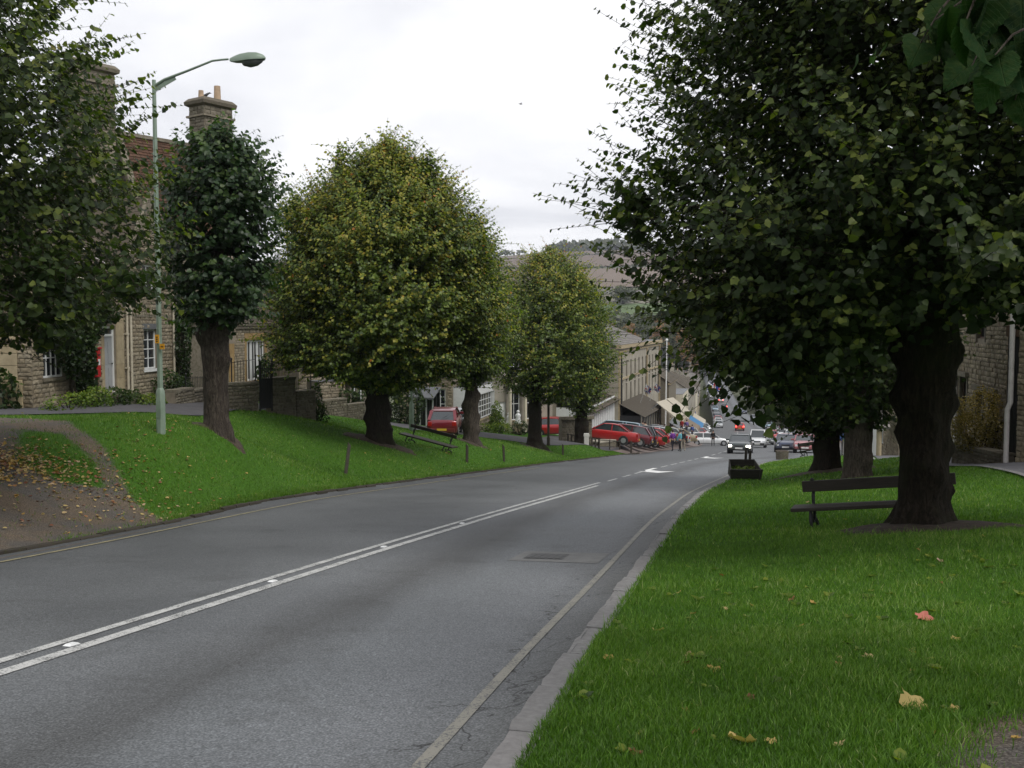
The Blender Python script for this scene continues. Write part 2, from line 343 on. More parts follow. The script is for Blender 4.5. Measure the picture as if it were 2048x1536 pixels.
def ctrl(lst): return np.array([[*(PT(px, py, D))] for px, py, D in lst])
ctlL = ctrl([(321, 862, 22), (430, 855, 24), (150, 826, 28), (300, 826, 30), (120, 802, 33), (270, 806, 35), (0, 845, 24), (0, 815, 30), (60, 960, 17.5), (180, 930, 19.5),
    (560, 832, 37), (450, 822, 36), (700, 852, 43), (755, 882, 37), (812, 888, 42), (897, 901, 40.5), (940, 886, 44), (890, 868, 53), (800, 858, 52), (1020, 876, 60), (1068, 894, 57),
    (1160, 886, 65), (1125, 890, 68), (1230, 885, 72), (1230, 864, 95), (690, 948, 31), (935, 927, 40.5), (1008, 920, 44), (1126, 911, 57), (850, 850, 62), (600, 812, 50), (480, 808, 42), (1100, 870, 75), (1325, 856, 125)])
ctlR = ctrl([(1850, 1050, 13.2), (1612, 1058, 14.9), (1920, 1045, 14.1), (2048, 962, 19.5), (1915, 930, 29), (2030, 928, 24), (1720, 957, 26), (1655, 941, 30), (1600, 915, 46), (1930, 905, 34), (2048, 1200, 8.5), (1780, 925, 42), (1493, 967, 32)])
class Res:
    def __init__(s, C, side, lo, hi):
        pts = [(c[0], c[1], c[2] - ZR(c[1])) for c in C]
        f = XLf if side < 0 else XRf
        for Y in (-30, -15, 0, 5, 10, 15, 20, 27, 35, 45, 55, 66, 80, 100, 130, 170):
            pts.append((float(f(Y)) + side * 0.25, Y, 0.12))
        if side < 0: pts += [(-22, 10, 0.9 + 0.107 * 10 - 0.4), (-20, -10, 0.8), (5, 160, 1.0)]
        else: pts += [(14, 6, .5), (10, -8, 0.4), (30, 40, 0.9), (45, 110, 0.6), (50, 160, .4)]
        P = np.array(pts); s.P = P[:, :2]; s.c = 1.5; s.lo = lo; s.hi = hi
        A = s.k(P[:, :2], P[:, :2]); n = len(P)
        A += np.eye(n) * 0.12
        B = np.block([[A, np.ones((n, 1))], [np.ones((1, n)), np.zeros((1, 1))]])
        s.w = np.linalg.solve(B, np.append(P[:, 2], 0))
    def k(s, a, b): return -np.sqrt(((a[:, None, :] - b[None, :, :]) ** 2).sum(-1) + s.c ** 2)
    def __call__(s, X, Y):
        sh = np.shape(X); q = np.stack([np.ravel(X), np.ravel(Y)], -1).astype(float); o = np.empty(len(q))
        for i in range(0, len(q), 20000):
            o[i:i + 20000] = s.k(q[i:i + 20000], s.P) @ s.w[:-1] + s.w[-1]
        return np.clip(o, s.lo, s.hi).reshape(sh)
resL = Res(ctlL, -1, 0.02, 7.0); resR = Res(ctlR, 1, 0.02, 2.2)
def sstep(x, a, b): t_ = np.clip((x - a) / (b - a), 0, 1); return t_ * t_ * (3 - 2 * t_)
def HT(X, Y):
    """terrain height anywhere near the street"""
    X = np.asarray(X, float); Y = np.asarray(Y, float)
    xl = XLf(Y); xr = XRf(Y); zr = ZR(Y)
    dL = xl - X; dR = X - xr
    kl = 0.11 * (1 - sstep(Y, 64, 70)) * (0.15 + 0.85 * sstep(Y, 17.5, 21)) + 0.01; kr = 0.05 * (1 - sstep(Y, 62, 68)) + 0.01
    rl = resL(X, Y); rr = resR(X, Y)
    zl = zr + kl + (rl - kl) * sstep(dL, 0.0, 2.4); zrr = zr + kr + (rr - kr) * sstep(dR, 0.2, 2.6)
    return np.where(X < xl, zl, np.where(X > xr, zrr, zr))
def H(x, y): return float(HT(np.array([x]), np.array([y]))[0])
def on(px, D, dz=0.0):
    x = XX(px, D); return Vector((x, D, H(x, D) + dz))

# road
def strip(name, offs_left, offs_right, Y0, Y1, step, nu, zoff, mat, kind='structure', parent=None, attrs=False, cap=None):
    """sheet between two x(Y) functions, draped"""
    Y = np.arange(Y0, Y1 + 1e-6, step); u = np.linspace(0, 1, nu)
    xl = offs_left(Y)[:, None]; xr = offs_right(Y)[:, None]
    X = xl + (xr - xl) * u[None, :]; YY = np.repeat(Y[:, None], nu, 1); Z = HT(X, YY) if zoff is not None and zoff < 0.5 else 0 * X
    V = np.stack([X, YY, Z + (zoff or 0)], -1).reshape(-1, 3)
    i = np.arange(len(Y) - 1)[:, None] * nu + np.arange(nu - 1)[None, :]
    F = np.stack([i, i + 1, i + nu + 1, i + nu], -1).reshape(-1, 4)
    me = np_mesh(name, V, F, mat, smooth=True, attrs={'u': np.tile(u, len(Y)), 'w': (X - xl).ravel()} if attrs else None)
    o = link(name, me, parent); 
    if kind: o['kind'] = kind
    return o

def M_road():
    m, t, b = mat_new('asphalt'); v = pos(t); u = attr(t, 'u')
    vs_ = pos(t, (1, 0.12, 1)); fine = tnoise(t, v, 75, 2, 0.5); mid = tnoise(t, v, 22, 3, 0.6); big = tnoise(t, v, 0.35, 4); st = tnoise(t, vs_, 1.6, 4)
    cc = ramp(t, big, [(0.35, (0.074, 0.078, 0.080)), (0.65, (0.100, 0.105, 0.107))])
    lane = ramp(t, mth(t, 'ADD', u, mth(t, 'MULTIPLY', mth(t, 'SUBTRACT', st, 0.5), 0.10)), [(0.0, (0.8, 0.8, 0.8)), (0.12, (1.0, 1.0, 1.0)), (0.32, (0.92, 0.92, 0.92)), (0.45, (1.02, 1.02, 1.02)), (0.62, (1.28, 1.28, 1.30)), (0.71, (0.86, 0.84, 0.83)), (0.79, (1.45, 1.47, 1.5)), (0.90, (1.5, 1.5, 1.54)), (1.0, (0.95, 0.93, 0.9))])
    cc = mixc(t, 1.0, cc, lane, 'MULTIPLY')
    cc = mixc(t, 0.75, cc, mixc(t, 1.0, cc, ramp(t, fine, [(0.3, (0.45, 0.45, 0.45)), (0.5, (1, 1, 1)), (0.72, (2.1, 2.1, 2.1))]), 'MULTIPLY'))
    cc = mixc(t, 0.4, cc, mixc(t, 1.0, cc, ramp(t, mid, [(0.3, (0.7, 0.7, 0.7)), (0.7, (1.3, 1.3, 1.3))]), 'MULTIPLY'))
    vo = t.nodes.new("ShaderNodeTexVoronoi"); vo.feature = 'DISTANCE_TO_EDGE'; vo.inputs['Scale'].default_value = 1.1
    wv = t.nodes.new("ShaderNodeVectorMath"); wv.operation = 'ADD'; sc_ = t.nodes.new("ShaderNodeVectorMath"); sc_.operation = 'SCALE'; nn_ = t.nodes.new("ShaderNodeTexNoise"); nn_.inputs['Scale'].default_value = 2.5; nn_.inputs['Detail'].default_value = 5; t.links.new(v, nn_.inputs['Vector']); t.links.new(nn_.outputs[1], sc_.inputs[0]); sc_.inputs['Scale'].default_value = 0.9
    t.links.new(v, wv.inputs[0]); t.links.new(sc_.outputs[0], wv.inputs[1]); t.links.new(wv.outputs[0], vo.inputs['Vector'])
    edge = mth(t, 'MULTIPLY', ramp(t, vo.outputs['Distance'], [(0.0, (1,) * 3), (0.016, (0,) * 3)]), ramp(t, mth(t, 'ADD', u, mth(t, 'MULTIPLY', big, .12)), [(0.985, (0,) * 3), (1.0, (1,) * 3)]))
    st2 = ramp(t, tnoise(t, v, 1.1, 5, 0.7), [(0.56, (1,) * 3), (0.66, (.78, .77, .76))])
    cc = mixc(t, 0.8, cc, mixc(t, 1.0, cc, st2, 'MULTIPLY')); cc = mixc(t, edge, cc, (.02, .02, .02))
    t.links.new(cc, b.inputs['Base Color'])
    t.links.new(ramp(t, big, [(0.3, (0.62,) * 3), (0.7, (0.78,) * 3)]), b.inputs['Roughness']); b.inputs['Specular IOR Level'].default_value = 0.35
    bump(t, b, mth(t, 'ADD', fine, mid), 0.5, 0.006)
    return m
def M_paint(name, c, wear):
    m, t, b = mat_new(name); v = pos(t); n = tnoise(t, v, 55, 4, 0.75); n2 = tnoise(t, v, 5, 3)
    f = mth(t, 'ADD', mth(t, 'MULTIPLY', n, 0.72), mth(t, 'MULTIPLY', n2, 0.28))
    cc = ramp(t, f, [(wear, (0.085, 0.088, 0.088)), (wear + 0.035, c), (0.8, tuple(x * 1.1 for x in c))])
    t.links.new(cc, b.inputs['Base Color']); b.inputs['Roughness'].default_value = 0.65; bump(t, b, n, 0.4, 0.004)
    return m
MT['road'] = M_road()
MT['linewhite'] = M_paint('road_paint_white', (0.47, 0.47, 0.45), 0.44)
MT['lineyellow'] = M_paint('road_paint_worn_yellow', (0.215, 0.205, 0.172), 0.44)
MT['lineworn'] = M_paint('road_paint_very_worn', (0.20, 0.18, 0.135), 0.50)
MT['linefaint'] = M_paint('road_paint_left_yellow', (0.30, 0.26, 0.14), 0.45)

def M_ground():
    """verge ground under the blades: turf, with bare earth where attribute dirt is high"""
    m, t, b = mat_new('turf'); v = pos(t); n = tnoise(t, v, 14, 5, 0.7); n2 = tnoise(t, v, 1.3, 4); n3 = tnoise(t, v, 60, 3, 0.6)
    cg = ramp(t, n, [(0.3, (0.028, 0.070, 0.009)), (0.55, (0.052, 0.130, 0.014)), (0.75, (0.080, 0.175, 0.022))])
    cg = mixc(t, mth(t, 'MULTIPLY', ramp(t, n2, [(0.45, (0,) * 3), (0.7, (1,) * 3)]), 0.35), cg, (0.06, 0.12, 0.018))
    cd_ = ramp(t, n3, [(0.3, (0.045, 0.040, 0.036)), (0.5, (0.092, 0.083, 0.074)), (0.7, (0.19, 0.175, 0.155))])
    cd_ = mixc(t, ramp(t, n2, [(0.4, (0,) * 3), (0.6, (1,) * 3)]), cd_, mixc(t, 1.0, cd_, (1.3, 1.12, 0.92), 'MULTIPLY'))
    d = mth(t, 'ADD', attr(t, 'dirt'), mth(t, 'MULTIPLY', mth(t, 'SUBTRACT', n, 0.5), 0.9))
    cc = mixc(t, ramp(t, d, [(0.42, (0,) * 3), (0.6, (1,) * 3)]), cg, cd_)
    t.links.new(cc, b.inputs['Base Color']); b.inputs['Roughness'].default_value = 0.95; b.inputs['Specular IOR Level'].default_value = 0.1
    bump(t, b, mth(t, 'ADD', n, n3), 0.6, 0.02)
    return m
MT['turf'] = M_ground()
MT['lane'] = M_plain('old_asphalt', (0.068, 0.066, 0.070), 0.85, 0.2, 2, bmp=0.3, world=True)
MT['pavement'] = M_plain('asphalt_pavement', (0.12, 0.118, 0.125), 0.85, 0.15, 2, bmp=0.3, world=True)
MT['parkpave'] = M_plain('pink_brown_setts', (0.16, 0.125, 0.11), 0.85, 0.25, 3, bmp=0.3, world=True)
MT['kerb_r'] = M_stone('granite_kerb', [(0.20, 0.195, 0.19), (0.27, 0.265, 0.26), (0.235, 0.225, 0.22)], 18, 0.4)
MT['kerb_l'] = M_stone('dark_kerb', [(0.035, 0.03, 0.024), (0.062, 0.052, 0.042), (0.048, 0.04, 0.032)], 18, 0.5, moss=0.3)
MT['gutter'] = M_plain('gutter_grit', (0.125, 0.105, 0.085), 0.95, 0.4, 14, bmp=0.6, world=True)

def pip(poly, X, Y):
    """signed distance (positive inside) to polygon, vectorised"""
    P = np.array(poly, float); inside = np.zeros(X.shape, bool); dist = np.full(X.shape, 1e9)
    for i in range(len(P)):
        a, c = P[i - 1], P[i]
        with np.errstate(divide='ignore', invalid='ignore'):
            cond = ((a[1] > Y) != (c[1] > Y)) & (X < (c[0] - a[0]) * (Y - a[1]) / (c[1] - a[1] + 1e-12) + a[0])
        inside ^= cond
        ab = c - a; t_ = np.clip(((X - a[0]) * ab[0] + (Y - a[1]) * ab[1]) / (ab @ ab), 0, 1)
        dist = np.minimum(dist, np.hypot(X - a[0] - t_ * ab[0], Y - a[1] - t_ * ab[1]))
    return np.where(inside, dist, -dist)
def pg(px, py, side):
    """ground point under a pixel: march the ray onto the terrain"""
    Ys = np.arange(3, 140, 0.1); a = PT(px, py, 1.0); d = Vector((a.x, 1, a.z - EYE))
    X = d.x * Ys; Z = EYE + d.z * Ys; h = HT(X, Ys); k = np.argmax(Z < h)
    return (float(X[k]), float(Ys[k]))
drive_poly = [pg(*q, -1) for q in [(375, 1048), (262, 1000), (240, 960), (205, 900), (150, 858), (95, 838)]]
drive_poly += [(-16.5, 26.5), (-26, 27), (-26, 7), (-9.3, 7)] 
drive_poly += [(float(XLf(y)) - 0.2, y) for y in (9, 13, 15.5)]
island = [pg(*q, -1) for q in [(45, 862), (120, 872), (185, 925), (205, 975), (130, 965), (40, 930)]]
TREE_SOIL = []   # (x, y, radius) of bare soil round trunks
def dirtmask(X, Y):
    d = sstep(pip(drive_poly, X, Y), -0.45, 0.35)
    d = d * (1 - 0.85 * sstep(pip(island, X, Y), -0.4, 0.25))
    return d

def ground(name, side, xs, Y, dirt=False):
    f = XLf if side < 0 else XRf
    base = f(Y)[:, None]; X = base + side * (0.12 if side < 0 else 0.2) + side * xs[None, :]; YY = np.repeat(Y[:, None], len(xs), 1)
    Z = HT(X, YY)
    V = np.stack([X, YY, Z], -1).reshape(-1, 3); n = len(xs)
    i = np.arange(len(Y) - 1)[:, None] * n + np.arange(n - 1)[None, :]
    F = np.stack([i, i + 1, i + n + 1, i + n], -1).reshape(-1, 4)
    if side < 0: F = F[:, ::-1]
    dm = dirtmask(X, YY).ravel() if dirt else np.zeros(V.shape[0])
    if side > 0: dm = sstep(-np.hypot(X - 2.9, YY - 4.1) + 1.05, -0.3, 0.3).ravel()
    o = link(name, np_mesh(name, V, F, MT['turf'], smooth=True, attrs={'dirt': dm})); o['kind'] = 'structure'
    return o
xs = np.concatenate([np.arange(0, 4, 0.16), np.arange(4, 22, 0.3), np.arange(22, 60, 2.5)])
Ya = np.concatenate([np.arange(-30, 3, 1.5), np.arange(3, 36, 0.16), np.arange(36, 75, 0.4), np.arange(75, 152, 1.5)])
ground('left_verge', -1, xs, Ya, True); ground('right_lawn', 1, xs, Ya)
Yr = lambda f, o: (lambda Y: f(Y) + o)
strip('road', Yr(XLf, -0.12), Yr(XRf, 0.05), -30, 610, 0.5, 33, 0.0, MT['road'], attrs=True)

# kerbs: individual stones
def kerb(name, f, side, Y0, Y1, L, wd, hgt, mat, jit, gap=0.012):
    root = bpy.data.objects.new(name, None); col.objects.link(root); root['kind'] = 'structure'
    me = []
    for k in range(5):
        r = random.Random(k * 7 + (side > 0)); m = MB(); n = 7
        rings = []
        for i in range(n):
            x = (i / (n - 1) - 0.5) * (1 - gap / L)
            j = lambda a: r.uniform(-a, a)
            e_ = 0.012 if i in (0, n - 1) else 0
            rings.append([(x, -0.5 + j(.03), -1.2), (x, -0.5 + j(.05), 0.62 - e_ * 3), (x, -0.42 + j(.03), 0.93 + j(.04) - e_ * 3), (x, 0.0, 1.0 + j(.05) - e_ * 3), (x, 0.44 + j(.05), 0.98 + j(.04) - e_ * 3), (x, 0.5 + j(.04), -1.2)])
        m.loft(rings); o = m.build('kerb_stone', mat, None, smooth=50); me.append(o.data); bpy.data.objects.remove(o)
    Y = Y0; cnt = 0
    while Y < Y1:
        ang = float(f(Y + L) - f(Y - .0)) / L; dY = L * math.cos(math.atan(ang))
        y0, y1 = Y, Y + dY; x0 = float(f(y0)); x1 = float(f(y1)); ym = (y0 + y1) / 2; xm = (x0 + x1) / 2 + side * wd / 2 + random.gauss(0, jit)
        hg = hgt if not callable(hgt) else hgt(ym)
        o = link('kerb_stone', random.choice(me), root); z0, z1 = float(ZR(y0)), float(ZR(y1))
        o.location = (xm, ym, (z0 + z1) / 2 + random.gauss(0, jit * 0.4))
        o.rotation_euler = (0, -math.atan2(z1 - z0, L), math.atan2(y1 - y0, x1 - x0) + random.gauss(0, 0.006)); o.rotation_mode = 'ZYX' if False else 'XYZ'
        o.scale = (L, wd, hg); Y += dY; cnt += 1
    return root
kerb('right_kerb', XRf, 1, 0.5, 60, 0.92, 0.2, 0.065, MT['kerb_r'], 0.012)
kerb('left_kerb', lambda y: XLf(y), -1, 9.5, 70, 0.62, 0.13, lambda y: 0.05 + 0.075 * float(sstep(y, 17.5, 20.5)), MT['kerb_l'], 0.012)

# road paint
def line(name, f, off, wd, Y0, Y1, mat, z=0.006, step=0.25):
    root = strip(name, lambda Y: f(Y) + off - wd / 2 * 1.03, lambda Y: f(Y) + off + wd / 2 * 1.03, Y0, Y1, step, 2, z, mat, 'structure')
    return root
line('solid_white_line', XCf, -0.155, 0.10, -5, 31.2, MT['linewhite']); line('solid_white_line', XCf, 0.105, 0.12, -5, 29.4, MT['linewhite'])
yd = 31.9
for k in range(4): line('white_dash', XCf, -0.06, 0.10, yd, yd + 1.9, MT['linewhite']); yd += 2.9
yd = 44.5
for k in range(6): line('white_dash', XCf, -0.05, 0.10, yd, yd + 2.0, MT['linewhite']); yd += 3.1
for k in range(20):
    yd = 67 + k * 6; line('white_dash', XCf, 0.0, 0.11, yd, yd + 3.2, MT['linewhite'], step=0.8)
line('yellow_edge_line', XRf, -0.33, 0.07, 0, 52, MT['lineyellow']); line('yellow_edge_line', XRf, -0.105, 0.085, 0, 52, MT['lineworn'], 0.008)
line('yellow_edge_line', XLf, 0.42, 0.07, 9, 44, MT['linefaint'], 0.008); line('gutter_channel', XLf, 0.09, 0.17, 9, 60, MT['gutter'], 0.003)
def arrow(px, py, sc):
    """deflection arrow painted on the road"""
    c = GR(px, py); hd = math.atan2(float(XCf(c.y + 2) - XCf(c.y - 2)), 4)
    P_ = [(-0.09, -1.9), (0.07, -1.9), (0.07, -0.2), (-0.12, 0.75), (0.13, 0.78), (-0.62, 1.75), (-0.95, 0.55), (-0.55, 0.62), (-0.09, -0.3)]
    m = MB(); tri = [(0, 1, 2, 8), (8, 2, 3, 7), (7, 3, 4, 5), (7, 5, 6)]
    vs_ = []
    for x, y in P_:
        x *= -sc; y *= -sc; X = c.x + x * math.cos(hd) + y * math.sin(hd); Y = c.y - x * math.sin(hd) + y * math.cos(hd)
        vs_.append((X, Y, float(ZR(Y)) + 0.008))
    m.add(vs_, tri); o = m.build('road_arrow', MT['arrow'], None); o['kind'] = 'structure'
MT['arrow'] = M_paint('road_paint_fresh_white', (0.70, 0.70, 0.68), 0.33)
arrow(1292, 941, 1.35); arrow(1408, 915, 1.35)

# lane in front of the left houses, right pavement, parking bay: draped sheets
def path_sheet(name, pts, wd, mat, z=0.03, nu=9, step=0.6):
    P = np.array(pts, float); seg = np.hypot(*(P[1:] - P[:-1]).T); s = np.concatenate([[0], np.cumsum(seg)])
    q = np.arange(0, s[-1], step); X = np.interp(q, s, P[:, 0]); Y = np.interp(q, s, P[:, 1]); W = np.interp(q, s, wd)
    for _ in range(3):
        X[1:-1] = (X[:-2] + X[1:-1] + X[2:]) / 3; Y[1:-1] = (Y[:-2] + Y[1:-1] + Y[2:]) / 3
    tx = np.gradient(X); ty = np.gradient(Y); l = np.hypot(tx, ty); nx, ny = ty / l, -tx / l
    u = np.linspace(-0.5, 0.5, nu); GX = X[:, None] + nx[:, None] * W[:, None] * u; GY = Y[:, None] + ny[:, None] * W[:, None] * u
    V = np.stack([GX, GY, HT(GX, GY) + z], -1).reshape(-1, 3)
    i = np.arange(len(q) - 1)[:, None] * nu + np.arange(nu - 1)[None, :]
    F = np.stack([i, i + nu, i + nu + 1, i + 1], -1).reshape(-1, 4)
    o = link(name, np_mesh(name, V, F, mat, smooth=True)); o['kind'] = 'structure'; return o
lane_pts = [(-32, 22.5), (-20, 25.5), (-13.6, 28.5), (-11.7, 32.5), (-11.2, 38), (-10.2, 48), (-7.2, 54), (-3.5, 57), (0.5, 61.5), (3.2, 66), (6, 74)]
path_sheet('back_lane', lane_pts, [6.5, 5.5, 4.2, 2.8, 2.2, 2.2, 3.6, 4.4, 4.6, 5, 6], MT['lane'])
pav_pts = [(9.4, 14), (11.6, 20), (12.9, 26), (14.6, 33), (16.6, 42), (19.5, 52), (24, 62)]
path_sheet('right_pavement', pav_pts, [2.0, 2.2, 2.2, 2.1, 1.9, 1.8, 1.8], MT['pavement'])
path_sheet('pavement_edging', [(x - 1.12 * .97, y + 1.12 * .25) for x, y in pav_pts], [0.13] * 7, MT['kerb_r'], 0.05, 2)
strip('parking_bay', lambda Y: XLf(Y) - 6.3, lambda Y: XLf(Y) - 0.05, 68.5, 150, 0.5, 12, 0.02, MT['parkpave'])
strip('town_pavement', lambda Y: XRf(Y) + 0.1, lambda Y: XRf(Y) + 4, 63, 150, 0.5, 8, 0.04, MT['pavement'])

# ------------------------------------------------------------------ foliage
LEAF6 = np.array([(0, 0, 0), (0.12, 0.44, 0.10), (0.60, 0.40, 0.06), (1.0, 0.02, -0.10), (0.60, -0.40, 0.06), (0.12, -0.44, 0.10)], float)
LEAF_F = np.array([(0, 3, 2, 1), (0, 5, 4, 3)])
LEAF4 = np.array([(0, 0, 0), (0.42, 0.56, 0.10), (1.0, 0, -0.06), (0.42, -0.56, 0.10)], float)
def leaf_mesh(name, P, D, Nn, S, tint, mat, simple=False):
    D = D / np.linalg.norm(D, axis=1, keepdims=True)
    Nn = Nn - (Nn * D).sum(1, keepdims=True) * D; Nn /= np.linalg.norm(Nn, axis=1, keepdims=True) + 1e-9
    B = np.cross(Nn, D); T = LEAF4 if simple else LEAF6; k = len(T)
    V = P[:, None, :] + S[:, None, None] * (T[None, :, 0, None] * D[:, None] + T[None, :, 1, None] * B[:, None] + T[None, :, 2, None] * Nn[:, None])
    F0 = np.array([(0, 2, 1), (0, 3, 2)]) if simple else LEAF_F
    F = (np.arange(len(P))[:, None, None] * k + F0[None]).reshape(-1, F0.shape[1])
    return np_mesh(name, V.reshape(-1, 3), F, mat, attrs={'tint': np.repeat(np.clip(tint, 0.02, 1), k)})
def stem_mesh(name, A, B, r, mat):
    n = len(A); D = B - A; D /= np.linalg.norm(D, axis=1, keepdims=True) + 1e-9
    U = np.cross(D, np.array([0.3, 0.2, 0.93])); U /= np.linalg.norm(U, axis=1, keepdims=True) + 1e-9; W = np.cross(D, U)
    ang = [0, 2.094, 4.189]
    R = [math.cos(a) * U + math.sin(a) * W for a in ang]
    V = np.stack([A + r * R[0], A + r * R[1], A + r * R[2], B + r * .4 * R[0], B + r * .4 * R[1], B + r * .4 * R[2]], 1).reshape(-1, 3)
    F = (np.arange(n)[:, None, None] * 6 + np.array([(0, 1, 4, 3), (1, 2, 5, 4), (2, 0, 3, 5)])[None]).reshape(-1, 4)
    return np_mesh(name, V, F, mat)

def lump(th, z, seed, amp):
    return 1 + amp * (np.sin(3 * th + seed + z * 1.3) * 0.45 + np.sin(5 * th - seed * 2 + z * 2.1) * 0.3 + np.sin(2.2 * z + seed * 3 + th) * 0.35 + np.sin(9 * th + 3.7 * z + seed) * .2)

def crown_leaves(profile, n_shoots, leaf, length, seed, spacing=0.085, up=0.45, amp=0.12, inner=0.35, droop=0.3, autumn=0.0, az=None, tip_lit_tint=0.25, squash=(1, 1), leafjit=0.3, keep=None, base_t=0.19):
    """profile [(z, radius)]; shoots grow out of the crown surface, leaves alternate along each shoot"""
    rg = np.random.default_rng(seed)
    pz = np.array([p[0] for p in profile]); pr = np.array([p[1] for p in profile])
    zz = np.linspace(pz[0], pz[-1], 200); wgt = np.interp(zz, pz, pr) + 0.15; wgt /= wgt.sum()
    z = rg.choice(zz, n_shoots, p=wgt) + rg.normal(0, 0.05, n_shoots)
    th = rg.uniform(0, 2 * PI, n_shoots) if az is None else rg.uniform(az[0], az[1], n_shoots)
    fr = inner + (1 - inner) * rg.uniform(0, 1, n_shoots) ** 0.6
    rm = pr.max(); q3 = np.stack([np.cos(th), np.sin(th)], 1) * rm
    nf = sum(np.sin(q3[:, 0] * f * a_ + q3[:, 1] * f * b_ + z * f * c_ + seed * d_) for f, a_, b_, c_, d_ in ((1.3, 1, .4, .9, 1), (1.7, -.5, 1, 1.1, 2), (2.6, .8, -.9, 1.3, 3), (3.9, 1.1, .7, -1.5, 4), (5.2, -.8, 1.2, 1.6, 5))) / 5
    long_ = rg.uniform(0, 1, n_shoots) > .87
    R = np.interp(z, pz, pr) * lump(th, z, seed, amp * .6) * (1 + amp * 1.5 * nf) * np.where(long_, 1.0, fr)
    L = length * rg.uniform(0.45, 1.25, n_shoots) * (0.6 + 0.4 * fr) * np.where(long_, 1.6, 1.0)
    # start inside so the shoot ends near the surface
    slope = np.gradient(np.interp(zz, pz, pr), zz); sl = np.interp(z, zz, slope); nzv = np.clip(-sl, -0.8, 2.5)
    out = np.stack([np.cos(th), np.sin(th), 0.6 * nzv], 1); out /= np.linalg.norm(out, axis=1, keepdims=True)
    D = out + np.array([0, 0, up]) + rg.normal(0, 0.33, (n_shoots, 3)); D /= np.linalg.norm(D, axis=1, keepdims=True)
    S = np.stack([R * np.cos(th) * squash[0], R * np.sin(th) * squash[1], z], 1); A = S - D * L[:, None] * np.where(long_, .42, .78)[:, None]
    gap = rg.uniform(-.62, 0, n_shoots) < nf + .12
    A, D, L, z, fr, th, out = A[gap], D[gap], L[gap], z[gap], fr[gap], th[gap], out[gap]
    nf2 = nf[gap]
    if keep is not None:
        kk = keep(S[gap]); A, D, L, z, fr, th, out = A[kk], D[kk], L[kk], z[kk], fr[kk], th[kk], out[kk]; nf2 = nf[gap][kk]
    n = np.maximum(2, (L / spacing).astype(int)); idx = np.repeat(np.arange(len(L)), n)
    j = np.concatenate([np.arange(k) for k in n]); t_ = (j + rg.uniform(0.2, 0.8, len(j))) / np.repeat(n, n)
    sag = np.stack([np.zeros(len(j)), np.zeros(len(j)), -droop * (t_ ** 2) * L[idx] * 0.35], 1)
    P = A[idx] + D[idx] * (L[idx] * t_)[:, None] + sag
    side = np.where(j % 2 == 0, 1.0, -1.0)[:, None]
    U = np.cross(D[idx], np.array([0, 0, 1.0])); U /= np.linalg.norm(U, axis=1, keepdims=True) + 1e-6
    LD = D[idx] * 0.55 + side * U * 0.8 + np.array([0, 0, -0.62]) + rg.normal(0, leafjit, (len(j), 3))
    NN = np.array([0, 0, 0.62]) + 0.62 * out[idx] + 0.15 * D[idx] + rg.normal(0, 0.42, (len(j), 3))
    sz = leaf * rg.uniform(0.5, 1.25, len(j)) * (1.05 - 0.35 * t_)
    zn = (z - pz[0]) / (pz[-1] - pz[0])
    hl = (rg.uniform(0, 1, len(L)) > .84) * (fr > .72) * rg.uniform(.18, .5, len(L)) * min(1.0, tip_lit_tint * 2.5)  # some outer shoots tinted paler as if lit, light painted into the leaf colour
    tint = base_t + .08 * np.repeat(nf2, n) + np.repeat(hl, n) * (.5 + .5 * t_) + rg.normal(0, 0.11, len(j)) + tip_lit_tint * (t_ ** 1.5) * (fr[idx] ** 2) * rg.uniform(0.3, 1.3, len(L))[idx] * 1.2  # shoot tips painted paler too, as if catching the light
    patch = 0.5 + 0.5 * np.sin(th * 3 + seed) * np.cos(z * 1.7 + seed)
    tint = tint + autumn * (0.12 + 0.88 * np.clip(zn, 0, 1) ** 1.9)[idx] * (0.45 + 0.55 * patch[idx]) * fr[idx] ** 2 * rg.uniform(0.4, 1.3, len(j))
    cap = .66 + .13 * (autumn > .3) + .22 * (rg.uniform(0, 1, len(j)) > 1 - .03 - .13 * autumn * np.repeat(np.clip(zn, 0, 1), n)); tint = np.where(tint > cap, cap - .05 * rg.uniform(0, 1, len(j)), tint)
    return dict(P=P, D=LD, N=NN, S=sz, tint=tint, A=A, B=A + D * L[:, None] + np.stack([0 * L, 0 * L, -droop * L * .35], 1))

def trunk_mb(prof, seed, n=36, rough=0.085, burrs=(), lean=(0, 0), nz_=40):
    """gnarled trunk: prof [(z, r)]; burrs [(z, azimuth, size)]"""
    mb = MB(); pz = [p[0] for p in prof]; pr = [p[1] for p in prof]; rings = []
    for i in range(nz_ + 1):
        z = pz[0] + (pz[-1] - pz[0]) * (i / nz_) ; r0 = float(np.interp(z, pz, pr)); ring = []
        for k in range(n):
            a = 2 * PI * k / n; d = Vector((math.cos(a), math.sin(a), 0))
            r = r0 * (1 + rough * 1.5 * mnoise.noise(Vector((d.x * 1.6, d.y * 1.6, z * 1.1 + seed * 5))) + rough * 0.8 * mnoise.noise(Vector((d.x * 5, d.y * 5, z * 2.6 + seed))))
            r += 0.012 * mnoise.noise(Vector((d.x * 14, d.y * 14, z * 3 + seed)))
            r += max(0, 0.45 - max(z, 0)) ** 1.6 * (0.45 + 0.5 * math.sin(5 * a + seed)) * r0 * 1.1
            for bz, ba, bs in burrs:
                da = (a - ba + PI) % (2 * PI) - PI
                r += bs * math.exp(-((z - bz) / (bs * 1.5)) ** 2 - (da * r0 / (bs * 1.4)) ** 2) * (1 + 0.35 * mnoise.noise(Vector((d.x * 12, d.y * 12, z * 12))))
            ring.append((lean[0] * z + r * d.x, lean[1] * z + r * d.y, z))
        rings.append(ring)
    return mb.loft(rings)

